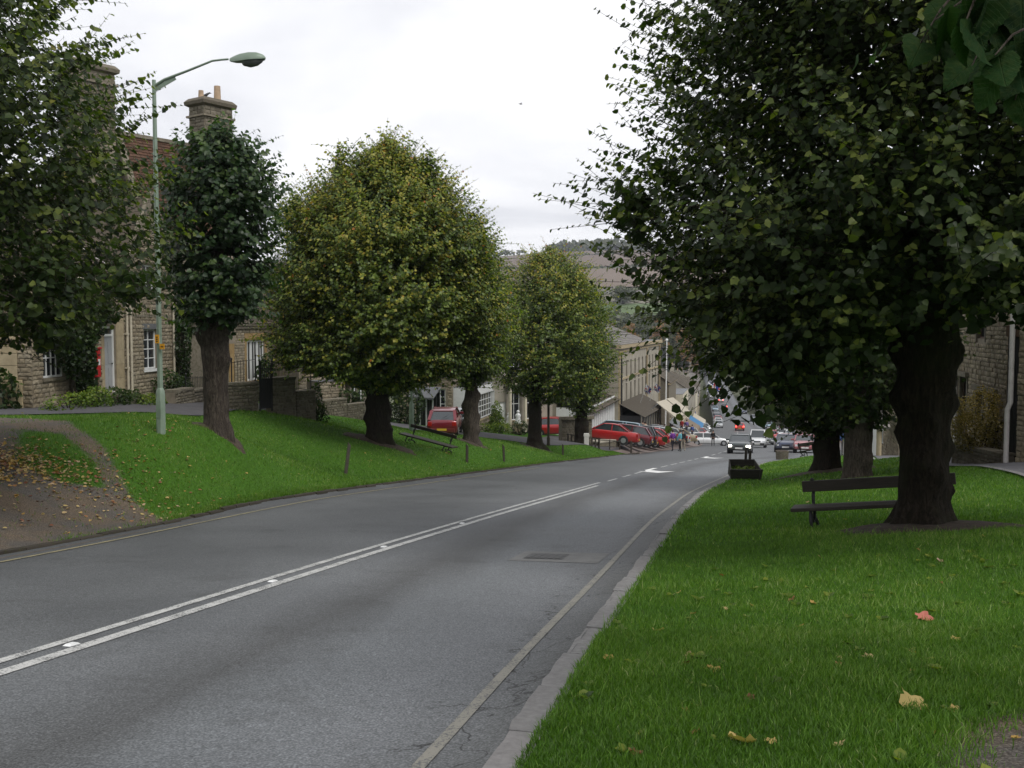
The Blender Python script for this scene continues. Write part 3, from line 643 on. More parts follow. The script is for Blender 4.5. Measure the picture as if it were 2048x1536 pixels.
def soil_disc(root, rad, seed, sq=(1, 1), dxy=(0, 0), hgt=0.07):
    """bare earth heaped round a trunk, following the ground"""
    cx, cy_, cz = root.location; nr, na = 9, 40; V = []; F = []
    for i in range(nr + 1):
        for k in range(na):
            a = 2 * PI * k / na; e_ = rad * (1 + 0.16 * math.sin(3 * a + seed) + 0.09 * math.sin(7 * a + 2 * seed)) * i / nr
            x = dxy[0] + e_ * math.cos(a) * sq[0]; y = dxy[1] + e_ * math.sin(a) * sq[1]
            q = i / nr; z = H(cx + x, cy_ + y) - cz + hgt * (1 - q ** 2) - (0.02 if i == nr else -0.008) + 0.012 * mnoise.noise(Vector((x * 9, y * 9, seed)))
            V.append((x, y, z))
    for i in range(nr):
        for k in range(na): F.append((i * na + k, (i + 1) * na + k, (i + 1) * na + (k + 1) % na, i * na + (k + 1) % na))
    TREE_SOIL.append((cx + dxy[0], cy_ + dxy[1], rad * sq[0], rad * sq[1]))
    return MB().add(V, F).build('bare_soil', MT['soil'], root, smooth=60, fix=False)

def tree(name, label, loc, trunk, crown, limbs=9, leafmat='leaf', barkmat='bark', soil=0.0, seed=1, group=None, burrs=None, leaf_parts=0, soilsq=(1, 1), lean=(0, 0), cat='tree', soildxy=(0, 0), simple=False, extra=None, crownc=(0, 0), tn=36, trz=40):
    root = thing(name, label, cat, loc, 0, group); rnd = random.Random(seed)
    ztop = trunk[-1][0]
    if burrs is None:
        burrs = [(rnd.uniform(0.4, ztop), rnd.uniform(0, 2 * PI), rnd.uniform(0.06, 0.16)) for _ in range(9)]
    trunk_mb(trunk, seed, burrs=burrs, lean=lean, n=tn, nz_=trz).build('trunk', MT[barkmat], root, smooth=70, fix=False)
    prof = crown['profile']; z0, z1 = prof[0][0], prof[-1][0]; rmax = max(p[1] for p in prof)
    lm = MB()
    for k in range(limbs):
        a = 2 * PI * k / limbs + rnd.uniform(-.3, .3); zt = z0 + (z1 - z0) * rnd.uniform(0.3, 0.85); rr = np.interp(zt, [p[0] for p in prof], [p[1] for p in prof]) * rnd.uniform(0.45, 0.75)
        s0 = Vector((lean[0] * ztop, lean[1] * ztop, ztop - rnd.uniform(0.05, 0.5))); e1 = Vector((crownc[0] + rr * math.cos(a), crownc[1] + rr * math.sin(a), zt))
        pts = [s0 + (e1 - s0) * q + Vector((0, 0, (rmax * 0.25 if k % 2 else 0.1) * math.sin(q * PI))) + Vector([rnd.uniform(-.08, .08) for _ in range(3)]) * (q > 0) for q in (0, .25, .5, .75, 1)]
        r0 = trunk[-1][1] * rnd.uniform(0.28, 0.5); lm.tube(pts, [r0, r0 * .75, r0 * .5, r0 * .3, r0 * .1], 7)
    lm.build('limbs', MT[barkmat], root, smooth=60, fix=False)
    cr = [{k: v for k, v in crown.items()}]
    if extra: cr += extra
    Ds = []
    for c_ in cr:
        c_ = dict(c_); cc = c_.pop('c', (crownc[0], crownc[1], 0)); d = crown_leaves(**c_)
        for q in ('P', 'A', 'B'): d[q] = d[q] + np.array([cc[0], cc[1], cc[2] if len(cc) > 2 else 0])
        Ds.append(d)
    d = {k: np.concatenate([q[k] for q in Ds]) for k in Ds[0]}
    if leaf_parts:     # the leaves that show largest become single leaves
        wp = d['P'] + np.array(loc); inv = (np.abs((wp[:, 0]) / wp[:, 1]) < 0.50) & (np.abs((wp[:, 2] - EYE) / wp[:, 1] + 0.06) < 0.38) & (wp[:, 1] > 1)
        dist = np.linalg.norm(wp - np.array([0, 0, EYE]), axis=1); score = np.where(inv, dist / d['S'] * 0.13, 1e9)
        order = np.argsort(score); pick = order[:leaf_parts * 9][np.random.default_rng(seed).permutation(leaf_parts * 9)[:leaf_parts]]
        me = leaf_mesh('leaf', np.zeros((1, 3)), np.array([[1.0, 0, 0]]), np.array([[0, 0, 1.0]]), np.ones(1), np.zeros(1), MT[leafmat])
        base = []
        for q in range(6):
            m2 = me.copy(); a = m2.attributes['tint']; a.data.foreach_set('value', [0.1 + 0.13 * q] * len(m2.vertices)); base.append(m2)
        for i in pick:
            o = link('leaf', base[int(np.clip((d['tint'][i] - 0.04) / 0.13, 0, 5))], root)
            D_ = Vector(d['D'][i]).normalized(); N_ = Vector(d['N'][i]); N_ = (N_ - N_.dot(D_) * D_).normalized(); B_ = N_.cross(D_)
            M_ = Matrix((D_, B_, N_)).transposed().to_4x4(); s_ = float(d['S'][i])
            o.matrix_local = Matrix.Translation(Vector(d['P'][i])) @ M_ @ Matrix.Scale(s_, 4)
        ok = np.ones(len(d['P']), bool); ok[pick] = False
        for q in ('P', 'D', 'N', 'S', 'tint'): d[q] = d[q][ok]
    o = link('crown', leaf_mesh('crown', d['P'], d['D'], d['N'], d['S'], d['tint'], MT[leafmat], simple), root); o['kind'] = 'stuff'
    link('twigs', stem_mesh('twigs', d['A'], d['B'], 0.006 if not simple else 0.01, MT[barkmat]), root)['kind'] = 'stuff'
    if soil: soil_disc(root, soil, seed, soilsq, soildxy)
    return root

def px_profile(cx, D, rows, gz, extra_r=0.0, cy=0):
    """crown profile from heights (pixel rows) and half widths (pixels)"""
    return sorted([(PT(cx, py, D).z - gz, hw / FPX * D + extra_r) for py, hw in rows])

def tree_at(px, D): p = on(px, D, -0.04); return (p.x, p.y, p.z)

def big_leaf(tv):
    """heart-shaped toothed leaf, folded on its midrib, with a stalk"""
    n = 16; L = []; r = random.Random(int(tv * 100))
    for k in range(n + 1):
        q = k / n; wd = 0.52 * math.sin(PI * q ** .62) ** .75 * (1 - .25 * q) * (1 + (.07 if k % 2 else -.04)); L.append((q - (.10 if k in (1, 2) else 0), wd if 0 < k < n else 0, q))
    vs_ = [(q, 0, -.22 * q * q) for q in np.linspace(0, 1, n + 1)] + [(x, w_, .16 * w_ - .25 * q * q + .02 * math.sin(q * 17)) for x, w_, q in L] + [(x, -w_, .22 * w_ - .25 * q * q + .02 * math.cos(q * 15)) for x, w_, q in L] + [(-.4, -.006, .05), (-.4, .006, .05), (0, .012, 0), (0, -.012, 0)]
    m_ = n + 1; fs = []
    for k in range(n): fs += [(k, k + 1, m_ + k + 1, m_ + k), (k, 2 * m_ + k, 2 * m_ + k + 1, k + 1)]
    fs.append((3 * m_, 3 * m_ + 1, 3 * m_ + 2, 3 * m_ + 3))
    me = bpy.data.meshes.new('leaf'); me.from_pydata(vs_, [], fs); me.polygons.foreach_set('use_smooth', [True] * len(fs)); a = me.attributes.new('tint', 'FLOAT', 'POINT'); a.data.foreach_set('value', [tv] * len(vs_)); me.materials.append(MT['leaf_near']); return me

def crown_lift(l, gz):
    """the crown was raised by pruning: nothing below this skirt line, higher on the pavement side"""
    def f(S):
        X = S[:, 0] + l[0]; Yd = S[:, 1] + l[1]; Z = S[:, 2] + gz; px = 1024 + FPX * X / Yd; py = 650 - (Z - EYE) / Yd * FPX
        return py < np.interp(px, [1100, 1180, 1260, 1300, 1400, 1480, 1560, 1650, 1780, 1850, 1950, 2048, 2300], [520, 540, 640, 770, 815, 830, 790, 740, 660, 630, 615, 600, 600])
    return f
def build_trees():
    # A: big lime on the right lawn
    l = tree_at(1850, 13.2); gz = l[2]
    prof = px_profile(1850, 13.2, [(830, 100), (780, 330), (720, 500), (660, 570), (560, 612), (450, 632), (350, 615), (250, 560), (150, 552), (0, 535), (-150, 490), (-300, 420), (-420, 200), (-470, 40)], gz, -0.32)
    tree('lime_tree', 'largest lime tree, its dark knotty trunk hiding the middle of the near right bench', l,
         [(-.3, .46), (0, .43), (.18, .37), (.45, .32), (.9, .29), (1.5, .29), (2.1, .31), (2.7, .35), (3.2, .32), (3.8, .24)],
         dict(profile=prof, n_shoots=14000, leaf=.116, length=1.0, seed=11, spacing=.09, amp=.13, inner=.30, autumn=.10, tip_lit_tint=.42, keep=crown_lift(l, gz)),
         limbs=16, leafmat='leaf', barkmat='bark_dark', soil=1.15, seed=3, leaf_parts=290, soilsq=(1.05, .8), tn=56, trz=64,
         burrs=[(.95, -2.0, .12), (1.75, 3.0, .15), (1.7, -.1, .13), (2.4, 2.9, .14), (2.35, -.3, .14), (1.1, -.15, .10), (.75, -1.4, .12), (2.9, -1.6, .2), (2.0, -1.0, .10), (.55, -.3, .06), (1.3, 2.9, .09), (1.45, -1.7, .08)],
         extra=[dict(profile=[(PT(1500, 812, 12).z - gz, .1), (PT(1500, 770, 12).z - gz, .45), (PT(1500, 725, 12).z - gz, .95), (PT(1500, 660, 12).z - gz, 1.1), (PT(1500, 600, 12).z - gz, .5)], n_shoots=150, leaf=.14, length=.8, seed=77, inner=.2, droop=.9, up=0.05, c=(-2.4, -1.4, 0)),
                dict(profile=[(PT(1270, 480, 13).z - gz, .1), (PT(1270, 420, 13).z - gz, .42), (PT(1270, 370, 13).z - gz, .35), (PT(1270, 330, 13).z - gz, .05)], n_shoots=26, leaf=.14, length=.8, seed=78, inner=.3, c=(-3.95, -.9, 0))])
    # B: top left lime, trunk outside the frame
    l = tree_at(-330, 16.0); gz = l[2]
    prof = px_profile(-330, 16, [(700, 330), (650, 500), (590, 600), (520, 600), (400, 615), (300, 600), (240, 570), (150, 545), (50, 530), (-100, 480), (-300, 330), (-400, 60)], gz, -0.30)
    tree('lime_tree', 'lime tree filling the upper left corner in front of the stone cottage', l,
         [(-.3, .6), (0, .55), (.3, .42), (1.5, .38), (2.6, .44), (3.4, .3)],
         dict(profile=prof, n_shoots=9500, leaf=.135, length=.95, seed=21, spacing=.09, amp=.14, inner=.35, autumn=.30, tip_lit_tint=.40),
         limbs=12, leafmat='leaf', barkmat='bark', soil=1.0, seed=5, leaf_parts=290,
         extra=[dict(profile=[(PT(180, 690, 14).z - gz, .2), (PT(180, 640, 14).z - gz, .75), (PT(180, 540, 14).z - gz, .85), (PT(180, 470, 14).z - gz, .3)], n_shoots=170, leaf=.14, length=.7, seed=79, inner=.1, c=(XX(95, 14) - l[0], -2, 0)),
                dict(profile=[(PT(250, 600, 14).z - gz, .1), (PT(250, 560, 14).z - gz, .45), (PT(250, 520, 14).z - gz, .3)], n_shoots=24, leaf=.14, length=.8, seed=80, inner=.3, c=(XX(262, 14) - l[0], -2, 0))])
    # C: small dark one behind the lamp column
    l = tree_at(432, 24.0); gz = l[2]
    prof = px_profile(445, 24, [(655, 25), (625, 85), (590, 105), (520, 112), (440, 118), (390, 118), (340, 112), (300, 95), (268, 60), (245, 12)], gz, -0.05)
    tree('lime_tree', 'small round dark-leaved lime tree just right of the tall lamp column', l,
         [(-.5, .38), (0, .34), (.25, .30), (.8, .28), (1.5, .29), (2.0, .31), (2.5, .35), (2.9, .30), (3.4, .22), (4.2, .12)],
         dict(profile=prof, n_shoots=3000, leaf=.15, length=.62, seed=31, spacing=.085, amp=.09, inner=.15, tip_lit_tint=.30),
         limbs=12, leafmat='leaf_blue', barkmat='bark', soil=.7, seed=8, soilsq=(.95, .8), crownc=(.16, 0), soildxy=(-.05, .1), burrs=[(1.7, -.3, .12), (2.3, -2.5, .12), (2.5, -.6, .12), (1.4, -2, .05), (.9, -1.9, .05)], tn=48, trz=50)
    # D: wide golden one
    l = tree_at(757, 37.0); gz = l[2]
    prof = px_profile(776, 37, [(775, 40), (745, 130), (700, 195), (640, 212), (560, 210), (480, 192), (430, 165), (390, 138), (350, 98), (320, 64), (295, 34), (276, 6)], gz, -0.02)
    tree('lime_tree', 'widest lime tree on the left verge, golden on top, beside the iron bench', l,
         [(-.3, .55), (0, .50), (.25, .46), (.6, .40), (1.1, .43), (1.7, .36), (2.3, .38), (2.8, .3), (3.6, .2)],
         dict(profile=prof, n_shoots=30000, leaf=.145, length=.95, seed=41, base_t=.27, spacing=.10, amp=.17, inner=.35, autumn=.72, tip_lit_tint=.40),
         limbs=14, leafmat='leaf_autumn', barkmat='bark_dark', soil=1.15, seed=9, soilsq=(1.2, .8), simple=True,
         burrs=[(1.5, 3.0, .14), (.9, 3.2, .14), (.5, -.2, .13), (1.2, -.1, .1), (2.0, -2.9, .14), (.7, -1.6, .08)], crownc=(.38, 0),
         extra=[dict(profile=[(PT(0, 525, 37).z - gz, .1), (PT(0, 498, 37).z - gz, 0.75), (PT(0, 462, 37).z - gz, 0.68), (PT(0, 438, 37).z - gz, .1)], n_shoots=170, leaf=.145, length=.95, seed=141, base_t=.27, spacing=.10, inner=.2, autumn=.5, tip_lit_tint=.4, c=((955 - 757) / FPX * 37, -.6, 0)),
                dict(profile=[(PT(0, 475, 37).z - gz, .1), (PT(0, 448, 37).z - gz, 0.65), (PT(0, 412, 37).z - gz, 0.59), (PT(0, 388, 37).z - gz, .1)], n_shoots=140, leaf=.145, length=.95, seed=142, base_t=.27, spacing=.10, inner=.2, autumn=.5, tip_lit_tint=.4, c=((600 - 757) / FPX * 37, -.6, 0)),
                dict(profile=[(PT(0, 605, 37).z - gz, .1), (PT(0, 578, 37).z - gz, 0.60), (PT(0, 542, 37).z - gz, 0.54), (PT(0, 518, 37).z - gz, .1)], n_shoots=130, leaf=.145, length=.95, seed=143, base_t=.27, spacing=.10, inner=.2, autumn=.5, tip_lit_tint=.4, c=((590 - 757) / FPX * 37, -.6, 0)),
                dict(profile=[(PT(0, 390, 37).z - gz, .1), (PT(0, 363, 37).z - gz, 0.55), (PT(0, 327, 37).z - gz, 0.50), (PT(0, 303, 37).z - gz, .1)], n_shoots=110, leaf=.145, length=.95, seed=144, base_t=.27, spacing=.10, inner=.2, autumn=.5, tip_lit_tint=.4, c=((860 - 757) / FPX * 37, -.6, 0)),
                dict(profile=[(PT(0, 685, 37).z - gz, .1), (PT(0, 658, 37).z - gz, 0.80), (PT(0, 622, 37).z - gz, 0.72), (PT(0, 598, 37).z - gz, .1)], n_shoots=180, leaf=.145, length=.95, seed=145, base_t=.27, spacing=.10, inner=.2, autumn=.5, tip_lit_tint=.4, c=((960 - 757) / FPX * 37, -.6, 0)),
                dict(profile=[(PT(0, 375, 37).z - gz, .1), (PT(0, 348, 37).z - gz, 0.45), (PT(0, 312, 37).z - gz, 0.41), (PT(0, 288, 37).z - gz, .1)], n_shoots=90, leaf=.145, length=.95, seed=146, base_t=.27, spacing=.10, inner=.2, autumn=.5, tip_lit_tint=.4, c=((690 - 757) / FPX * 37, -.6, 0)),
                dict(profile=[(PT(0, 735, 37).z - gz, .1), (PT(0, 708, 37).z - gz, 0.70), (PT(0, 672, 37).z - gz, 0.63), (PT(0, 648, 37).z - gz, .1)], n_shoots=150, leaf=.145, length=.95, seed=147, base_t=.27, spacing=.10, inner=.2, autumn=.5, tip_lit_tint=.4, c=((585 - 757) / FPX * 37, -.6, 0))])
    # E
    l = tree_at(942, 45.0); gz = l[2]
    prof = px_profile(945, 45, [(770, 30), (730, 70), (680, 85), (620, 82), (560, 72), (510, 60), (470, 35), (450, 8)], gz, -0.08)
    tree('lime_tree', 'lime tree with a knobbly pale trunk beside the dark red hatchback', l,
         [(-.3, .55), (0, .45), (.3, .34), (.8, .36), (1.3, .30), (1.9, .34), (2.6, .26), (3.4, .15)],
         dict(profile=prof, n_shoots=4000, leaf=.145, length=.8, seed=51, base_t=.27, spacing=.10, amp=.12, inner=.3, autumn=.25, tip_lit_tint=.35),
         leafmat='leaf_autumn', barkmat='bark', soil=.8, seed=12, simple=True, burrs=[(.9, 3, .13), (1.2, .2, .13), (1.7, 3.2, .14), (2.2, -.2, .14), (.6, -.1, .1)])
    # F
    l = tree_at(1070, 57.0); gz = l[2]
    prof = px_profile(1100, 57, [(800, 30), (770, 100), (720, 126), (650, 118), (600, 102), (560, 88), (530, 70), (505, 40), (490, 6)], gz, 0.0)
    tree('lime_tree', 'golden-topped conical lime tree beside the thin dark pole', l,
         [(-.3, .75), (0, .62), (.3, .48), (.8, .36), (1.4, .38), (2.2, .36), (3, .3)],
         dict(profile=prof, n_shoots=6500, leaf=.16, length=1.0, seed=61, base_t=.27, spacing=.12, amp=.15, inner=.35, autumn=.80, tip_lit_tint=.35),
         leafmat='leaf_autumn', barkmat='bark_dark', soil=1.0, seed=14, simple=True, crownc=(.8, 0))
    l = tree_at(1163, 66.0); gz = l[2]
    prof = px_profile(1160, 66, [(830, 20), (800, 45), (770, 60), (720, 62), (660, 60), (600, 48), (560, 25), (548, 6)], gz, -0.15)
    tree('lime_tree', 'lime tree furthest down the left verge, by the low stone wall', l,
         [(-.3, .6), (0, .5), (.4, .42), (1.2, .46), (2.2, .4), (3, .3)],
         dict(profile=prof, n_shoots=3000, leaf=.17, length=1.0, seed=71, base_t=.27, spacing=.13, amp=.10, inner=.35, autumn=.35, tip_lit_tint=.3),
         leafmat='leaf_autumn', barkmat='bark_dark', seed=15, simple=True)
    # two further limes on the right lawn
    l = tree_at(1718, 26.0); gz = l[2]
    prof = px_profile(1700, 26, [(850, 50), (800, 120), (740, 170), (660, 180), (560, 185), (450, 170), (350, 110), (300, 20)], gz, -0.2)
    tree('lime_tree', 'lime tree with the paler furrowed trunk between two darker trunks on the right', l,
         [(-.3, .38), (0, .37), (.4, .35), (1.2, .34), (2.0, .36), (2.8, .3)],
         dict(profile=prof, n_shoots=3200, leaf=.15, length=.85, seed=81, spacing=.10, amp=.10, inner=.3, tip_lit_tint=.25, autumn=.1), leafmat='leaf', barkmat='bark', seed=17, simple=True)
    l = tree_at(1656, 30.0); gz = l[2]
    prof = px_profile(1620, 30, [(875, 40), (830, 120), (780, 160), (700, 190), (600, 200), (500, 180), (400, 110), (340, 20)], gz, -0.2)
    tree('lime_tree', 'dark-trunked lime tree on the right lawn just beyond the planter box', l,
         [(-.3, .48), (0, .42), (.3, .38), (.9, .34), (1.6, .36), (2.4, .3)],
         dict(profile=prof, n_shoots=4200, leaf=.15, length=.85, seed=91, spacing=.10, amp=.10, inner=.3, tip_lit_tint=.25, autumn=.1), leafmat='leaf', barkmat='bark_dark', soil=1.25, soilsq=(1.35, .8), seed=18, simple=True)
    # I: tree just right of the camera; only its drooping sprays are in view
    l = (3.7, 4.6, H(3.7, 4.6) - .05)
    nr = tree('lime_tree', 'nearest tree, only a spray of large dark leaves hanging in at the top right corner', l,
         [(-.3, .5), (0, .46), (.3, .36), (1.5, .32), (2.6, .34), (3.4, .22)],
         dict(profile=[(3.3, .8), (3.9, 1.9), (4.8, 2.3), (5.8, 1.8), (6.6, .3)], n_shoots=520, leaf=.15, length=.9, seed=101, spacing=.10, amp=.1, inner=.25, tip_lit_tint=.15), leafmat='leaf_blue', barkmat='bark_dark', seed=19)
    # hanging spray with single large leaves, points in the tree's own frame
    rnd = random.Random(4); tw = MB()
    base = [m for m in [big_leaf(v) for v in (.05, .2, .35)]] if True else [m for m in [leaf_mesh('leaf', np.zeros((1, 3)), np.array([[1.0, 0, 0]]), np.array([[0, 0, 1.0]]), np.ones(1), np.array([v]), MT['leaf_blue']) for v in (.05, .2, .35)]]
    spray = [(1965, -60, 2.7, 1835, 95, 2.55), (2070, -80, 2.6, 1940, 140, 2.45), (2110, 20, 2.7, 2030, 200, 2.6), (2060, -30, 2.5, 1870, 40, 2.5), (1990, -40, 2.3, 1925, 60, 2.25), (2090, 60, 2.4, 1990, 110, 2.3), (2040, -60, 2.9, 2000, 160, 2.8)]
    for a0, a1, aD, b0, b1, bD in spray:
        A = PT(a0, a1, aD) - Vector(l); B = PT(b0, b1, bD) - Vector(l); pts = [A + (B - A) * q + Vector((0, 0, .03 * math.sin(q * PI))) for q in (0, .33, .66, 1)]
        tw.tube(pts, [.004, .0035, .003, .0015], 5); n = 6
        tw.tube([A, A + Vector((.4, .5, .45)), Vector((.1, 0, 3.4))], [.005, .02, .06], 5)
        for k in range(n):
            q = (k + .6) / n; p = A + (B - A) * q; D_ = Vector((rnd.uniform(-1, .4), rnd.uniform(-.6, .6), rnd.uniform(-1.3, -.4))).normalized()
            N_ = Vector((rnd.uniform(-.5, .5), rnd.uniform(-.8, .4), .8)); N_ = (N_ - N_.dot(D_) * D_).normalized(); B_ = N_.cross(D_)
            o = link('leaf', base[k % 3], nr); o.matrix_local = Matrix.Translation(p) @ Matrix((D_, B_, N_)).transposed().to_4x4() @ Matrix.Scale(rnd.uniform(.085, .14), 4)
    tw.build('spray_stems', MT['bark'], nr, smooth=60, fix=False)
build_trees()

# ------------------------------------------------------------------ grass blades and fallen leaves
def lane_clear(X, Y):
    out = np.ones(X.shape, bool)
    for pts, ws in ((lane_pts, [6.5, 5.5, 4.2, 2.8, 2.2, 2.2, 3.6, 4.4, 4.6, 5, 6]), (pav_pts, [2.2] * 7)):
        for (x0, y0), (x1, y1), w0, w1 in zip(pts, pts[1:], ws, ws[1:]):
            l2 = (x1 - x0) ** 2 + (y1 - y0) ** 2; q = np.clip(((X - x0) * (x1 - x0) + (Y - y0) * (y1 - y0)) / l2, 0, 1)
            out &= np.hypot(X - x0 - q * (x1 - x0), Y - y0 - q * (y1 - y0)) > (w0 + (w1 - w0) * q) / 2 - .03
    return out
def grass(name, f, side, Y0, Y1, dmax, dens, hgt, wd, seed, two=False, dirt=False, ncl=0.5):
    rg = np.random.default_rng(seed); area = (Y1 - Y0) * dmax; n = int(area * dens)
    Y = rg.uniform(Y0, Y1, n); d = rg.uniform(-0.03, dmax, n)
    X = f(Y) + side * ((0.12 if side < 0 else 0.19) + d)
    k = (np.abs(X / Y) < 0.56) & lane_clear(X, Y)
    if dirt: k &= rg.uniform(0, 1, n) > dirtmask(X, Y) * 0.97
    for sx, sy, rx, ry in TREE_SOIL: k &= ((X - sx) / (rx * .93)) ** 2 + ((Y - sy) / (ry * .93)) ** 2 > rg.uniform(.5, 1.15, n)
    if side > 0: k &= np.hypot(X - 2.9, Y - 4.1) > 0.95 + rg.normal(0, .12, n)
    X, Y = X[k], Y[k]; n = len(X); Z = HT(X, Y)
    cl = 0.5 + 0.5 * np.sin(X * 3.1 + np.sin(Y * 2.3) * 2) * np.sin(Y * 2.7 + np.cos(X * 1.9) * 2)
    h = hgt * rg.uniform(.5, 1.3, n) * (0.75 + ncl * cl); a = rg.uniform(0, 2 * PI, n); lean = rg.uniform(.15, .9, n) * h
    lx, ly = np.cos(a) * lean, np.sin(a) * lean; a2 = rg.uniform(0, PI, n); wx, wy = np.cos(a2) * wd / 2 * rg.uniform(.6, 1.4, n), np.sin(a2) * wd / 2
    P = np.stack([X, Y, Z - .004], 1); W = np.stack([wx, wy, 0 * wx], 1); Lv = np.stack([lx, ly, h], 1)
    tint = np.clip(0.43 + .15 * np.sin(X * .9 + 1.3 * np.sin(Y * .5)) * np.sin(Y * .7 + 2) + 0.22 * (cl - .5) + rg.normal(0, .17, n) + (rg.uniform(0, 1, n) > .985) * .5, .02, 1)
    if two:
        M_ = P + Lv * np.array([.35, .35, .62]); V = np.stack([P - W, P + W, M_ + W * .75, M_ - W * .75, P + Lv], 1).reshape(-1, 3)
        F = (np.arange(n)[:, None, None] * 5 + np.array([(0, 1, 2), (0, 2, 3), (3, 2, 4)])[None]).reshape(-1, 3); kk = 5
    else:
        V = np.stack([P - W, P + W, P + Lv], 1).reshape(-1, 3); F = np.arange(3 * n).reshape(-1, 3); kk = 3
    print('grass', name, n)
    return V, F, np.repeat(tint, kk)
def grass_obj(name, label, parts):
    off = 0; Vs, Fs, Ts = [], [], []
    for V, F, T in parts: Vs.append(V); Fs.append(F + off); Ts.append(T); off += len(V)
    o = link(name, np_mesh(name, np.concatenate(Vs), np.concatenate(Fs), MT['grassblade'], attrs={'tint': np.concatenate(Ts)})); setp(o, label, 'grass', None, 'stuff')
grass_obj('grass', 'mown bright green grass of the lawn right of the road', [grass('r1', XRf, 1, 3.6, 7.5, 5.0, 9500, .047, .0050, 1, True), grass('r0', XRf, 1, 3.6, 16, 8.0, 70, .10, .0045, 15, True), grass('r2', XRf, 1, 7.5, 13, 8.0, 2600, .048, .008, 2), grass('r3', XRf, 1, 13, 26, 11, 600, .055, .016, 3), grass('r4', XRf, 1, 26, 58, 14, 120, .06, .03, 4)])
grass_obj('grass', 'mown green grass of the verge left of the road', [grass('l1', XLf, -1, 14, 24, 9.0, 1000, .055, .012, 5, dirt=True), grass('l2', XLf, -1, 24, 36, 11, 500, .06, .018, 6, dirt=True), grass('l3', XLf, -1, 36, 68, 9, 160, .06, .032, 7), grass('l4', XLf, -1, 16, 50, .35, 1800, .09, .012, 8, dirt=True)])

def rosettes(name, label, n, seed):
    rg = np.random.default_rng(seed); Y = rg.uniform(3.7, 11, n); X = XRf(Y) + .25 + rg.uniform(0, 5.2, n); P, D_, N_, S, T = [], [], [], [], []
    for x, y in zip(X, Y):
        m = rg.integers(6, 12); z = H(x, y) + .012; a = rg.uniform(0, 2 * PI, m); s_ = rg.uniform(.025, .055)
        P += [(x + .01 * math.cos(q), y + .01 * math.sin(q), z) for q in a]; D_ += [(math.cos(q), math.sin(q), rg.uniform(.3, .9)) for q in a]; N_ += [(-.4 * math.cos(q), -.4 * math.sin(q), 1) for q in a]; S += list(s_ * rg.uniform(.7, 1.3, m)); T += list(np.clip(rg.normal(.55, .2, m), .05, 1))
    o = link(name, leaf_mesh(name, np.array(P), np.array(D_), np.array(N_), np.array(S), np.array(T), MT['leaf_bright'])); setp(o, label, 'weeds', None, 'stuff')
rosettes('lawn_weeds', 'small pale rosettes of weeds and clover in the near lawn', 130, 3)
def lobed(mseed):
    """curled palmate leaf, lying"""
    r = random.Random(mseed); pts = []; n = 22
    for k in range(n):
        a = 2 * PI * k / n; rr = 0.5 * (0.62 + 0.38 * abs(math.cos(2.5 * (a - PI / 2 + .1)))) * r.uniform(.85, 1.1)
        pts.append((rr * math.cos(a), rr * math.sin(a), 0.10 + r.uniform(.05, .28) * rr * 2 * (1 if math.sin(a * 2 + mseed) > 0 else .3)))
    vs_ = [(0, 0, .05)] + [(p[0] * .5, p[1] * .5, p[2] * .4 + r.uniform(0, .05)) for p in pts] + pts
    fs = [(0, 1 + k, 1 + (k + 1) % n) for k in range(n)] + [(1 + k, 1 + n + k, 1 + n + (k + 1) % n, 1 + (k + 1) % n) for k in range(n)]
    me = bpy.data.meshes.new('fallen_leaf'); me.from_pydata(vs_, [], fs); me.polygons.foreach_set('use_smooth', [True] * len(fs)); return me
FL = [lobed(k) for k in range(6)]
def fallen(px, py, size, tintv, label, mat='fallen', side=1, group=None, name='fallen_leaf'):
    x, y = pg(px, py, side); me = FL[random.randrange(6)].copy(); a = me.attributes.new('tint', 'FLOAT', 'POINT'); a.data.foreach_set('value', [max(.02, tintv)] * len(me.vertices)); me.materials.append(MT[mat])
    o = link(name, me); o.location = (x, y, H(x, y) + .006); o.scale = (size,) * 3; o.rotation_euler = (random.uniform(-.5, .5), random.uniform(-.4, .4), random.uniform(0, 6))
    setp(o, label, 'leaf', group); return o
fallen(1848, 1242, .15, .5, 'curled reddish pink leaf on the right lawn', 'fallen_pink')
fallen(1822, 1424, .19, .80, 'widest pale yellow leaf low on the right lawn')
fallen(1486, 1502, .15, .76, 'tan leaf at the bottom edge of the right lawn')
fallen(1908, 1432, .07, .7, 'small yellow leaf right of the widest yellow leaf on the lawn')
fallen(1318, 1268, .10, .74, 'straw-coloured leaf on the grass nearest the middle of the yellow road line')
fallen(1218, 1326, .08, .62, 'ochre leaf on the grass close to the right kerb')
fallen(1425, 1350, .10, .6, 'ochre brown leaf in the middle of the near lawn')
fallen(1372, 1333, .07, .1, 'dark maroon leaf beside a weed on the near lawn')
fallen(1500, 1320 + 85, .07, .12, 'small dark red leaf lying above the tan leaf on the near lawn')
fallen(1272, 1512, .08, .25, 'rust brown leaf at the bottom edge close to the right kerb')
fallen(1912, 1283, .08, .66, 'faded yellow leaf below and right of the reddish pink leaf')
fallen(1879, 1124, .08, 1.0, 'tiny pale scrap lying in the shade right of the tree on the lawn')
fallen(1690, 1041, .09, .72, 'yellow leaf on the grass under the near right bench')
fallen(1196, 1203, .06, .45, 'single orange leaf lying in the gutter of the right kerb')
rl = random.Random(12)
for k in range(34):
    px, py = rl.uniform(1350, 2040), rl.uniform(990, 1520)
    fallen(px, py, rl.uniform(.045, .085), rl.uniform(.3, .9), 'small fallen leaf scattered on the right lawn', group='fallen leaves scattered on the right lawn')
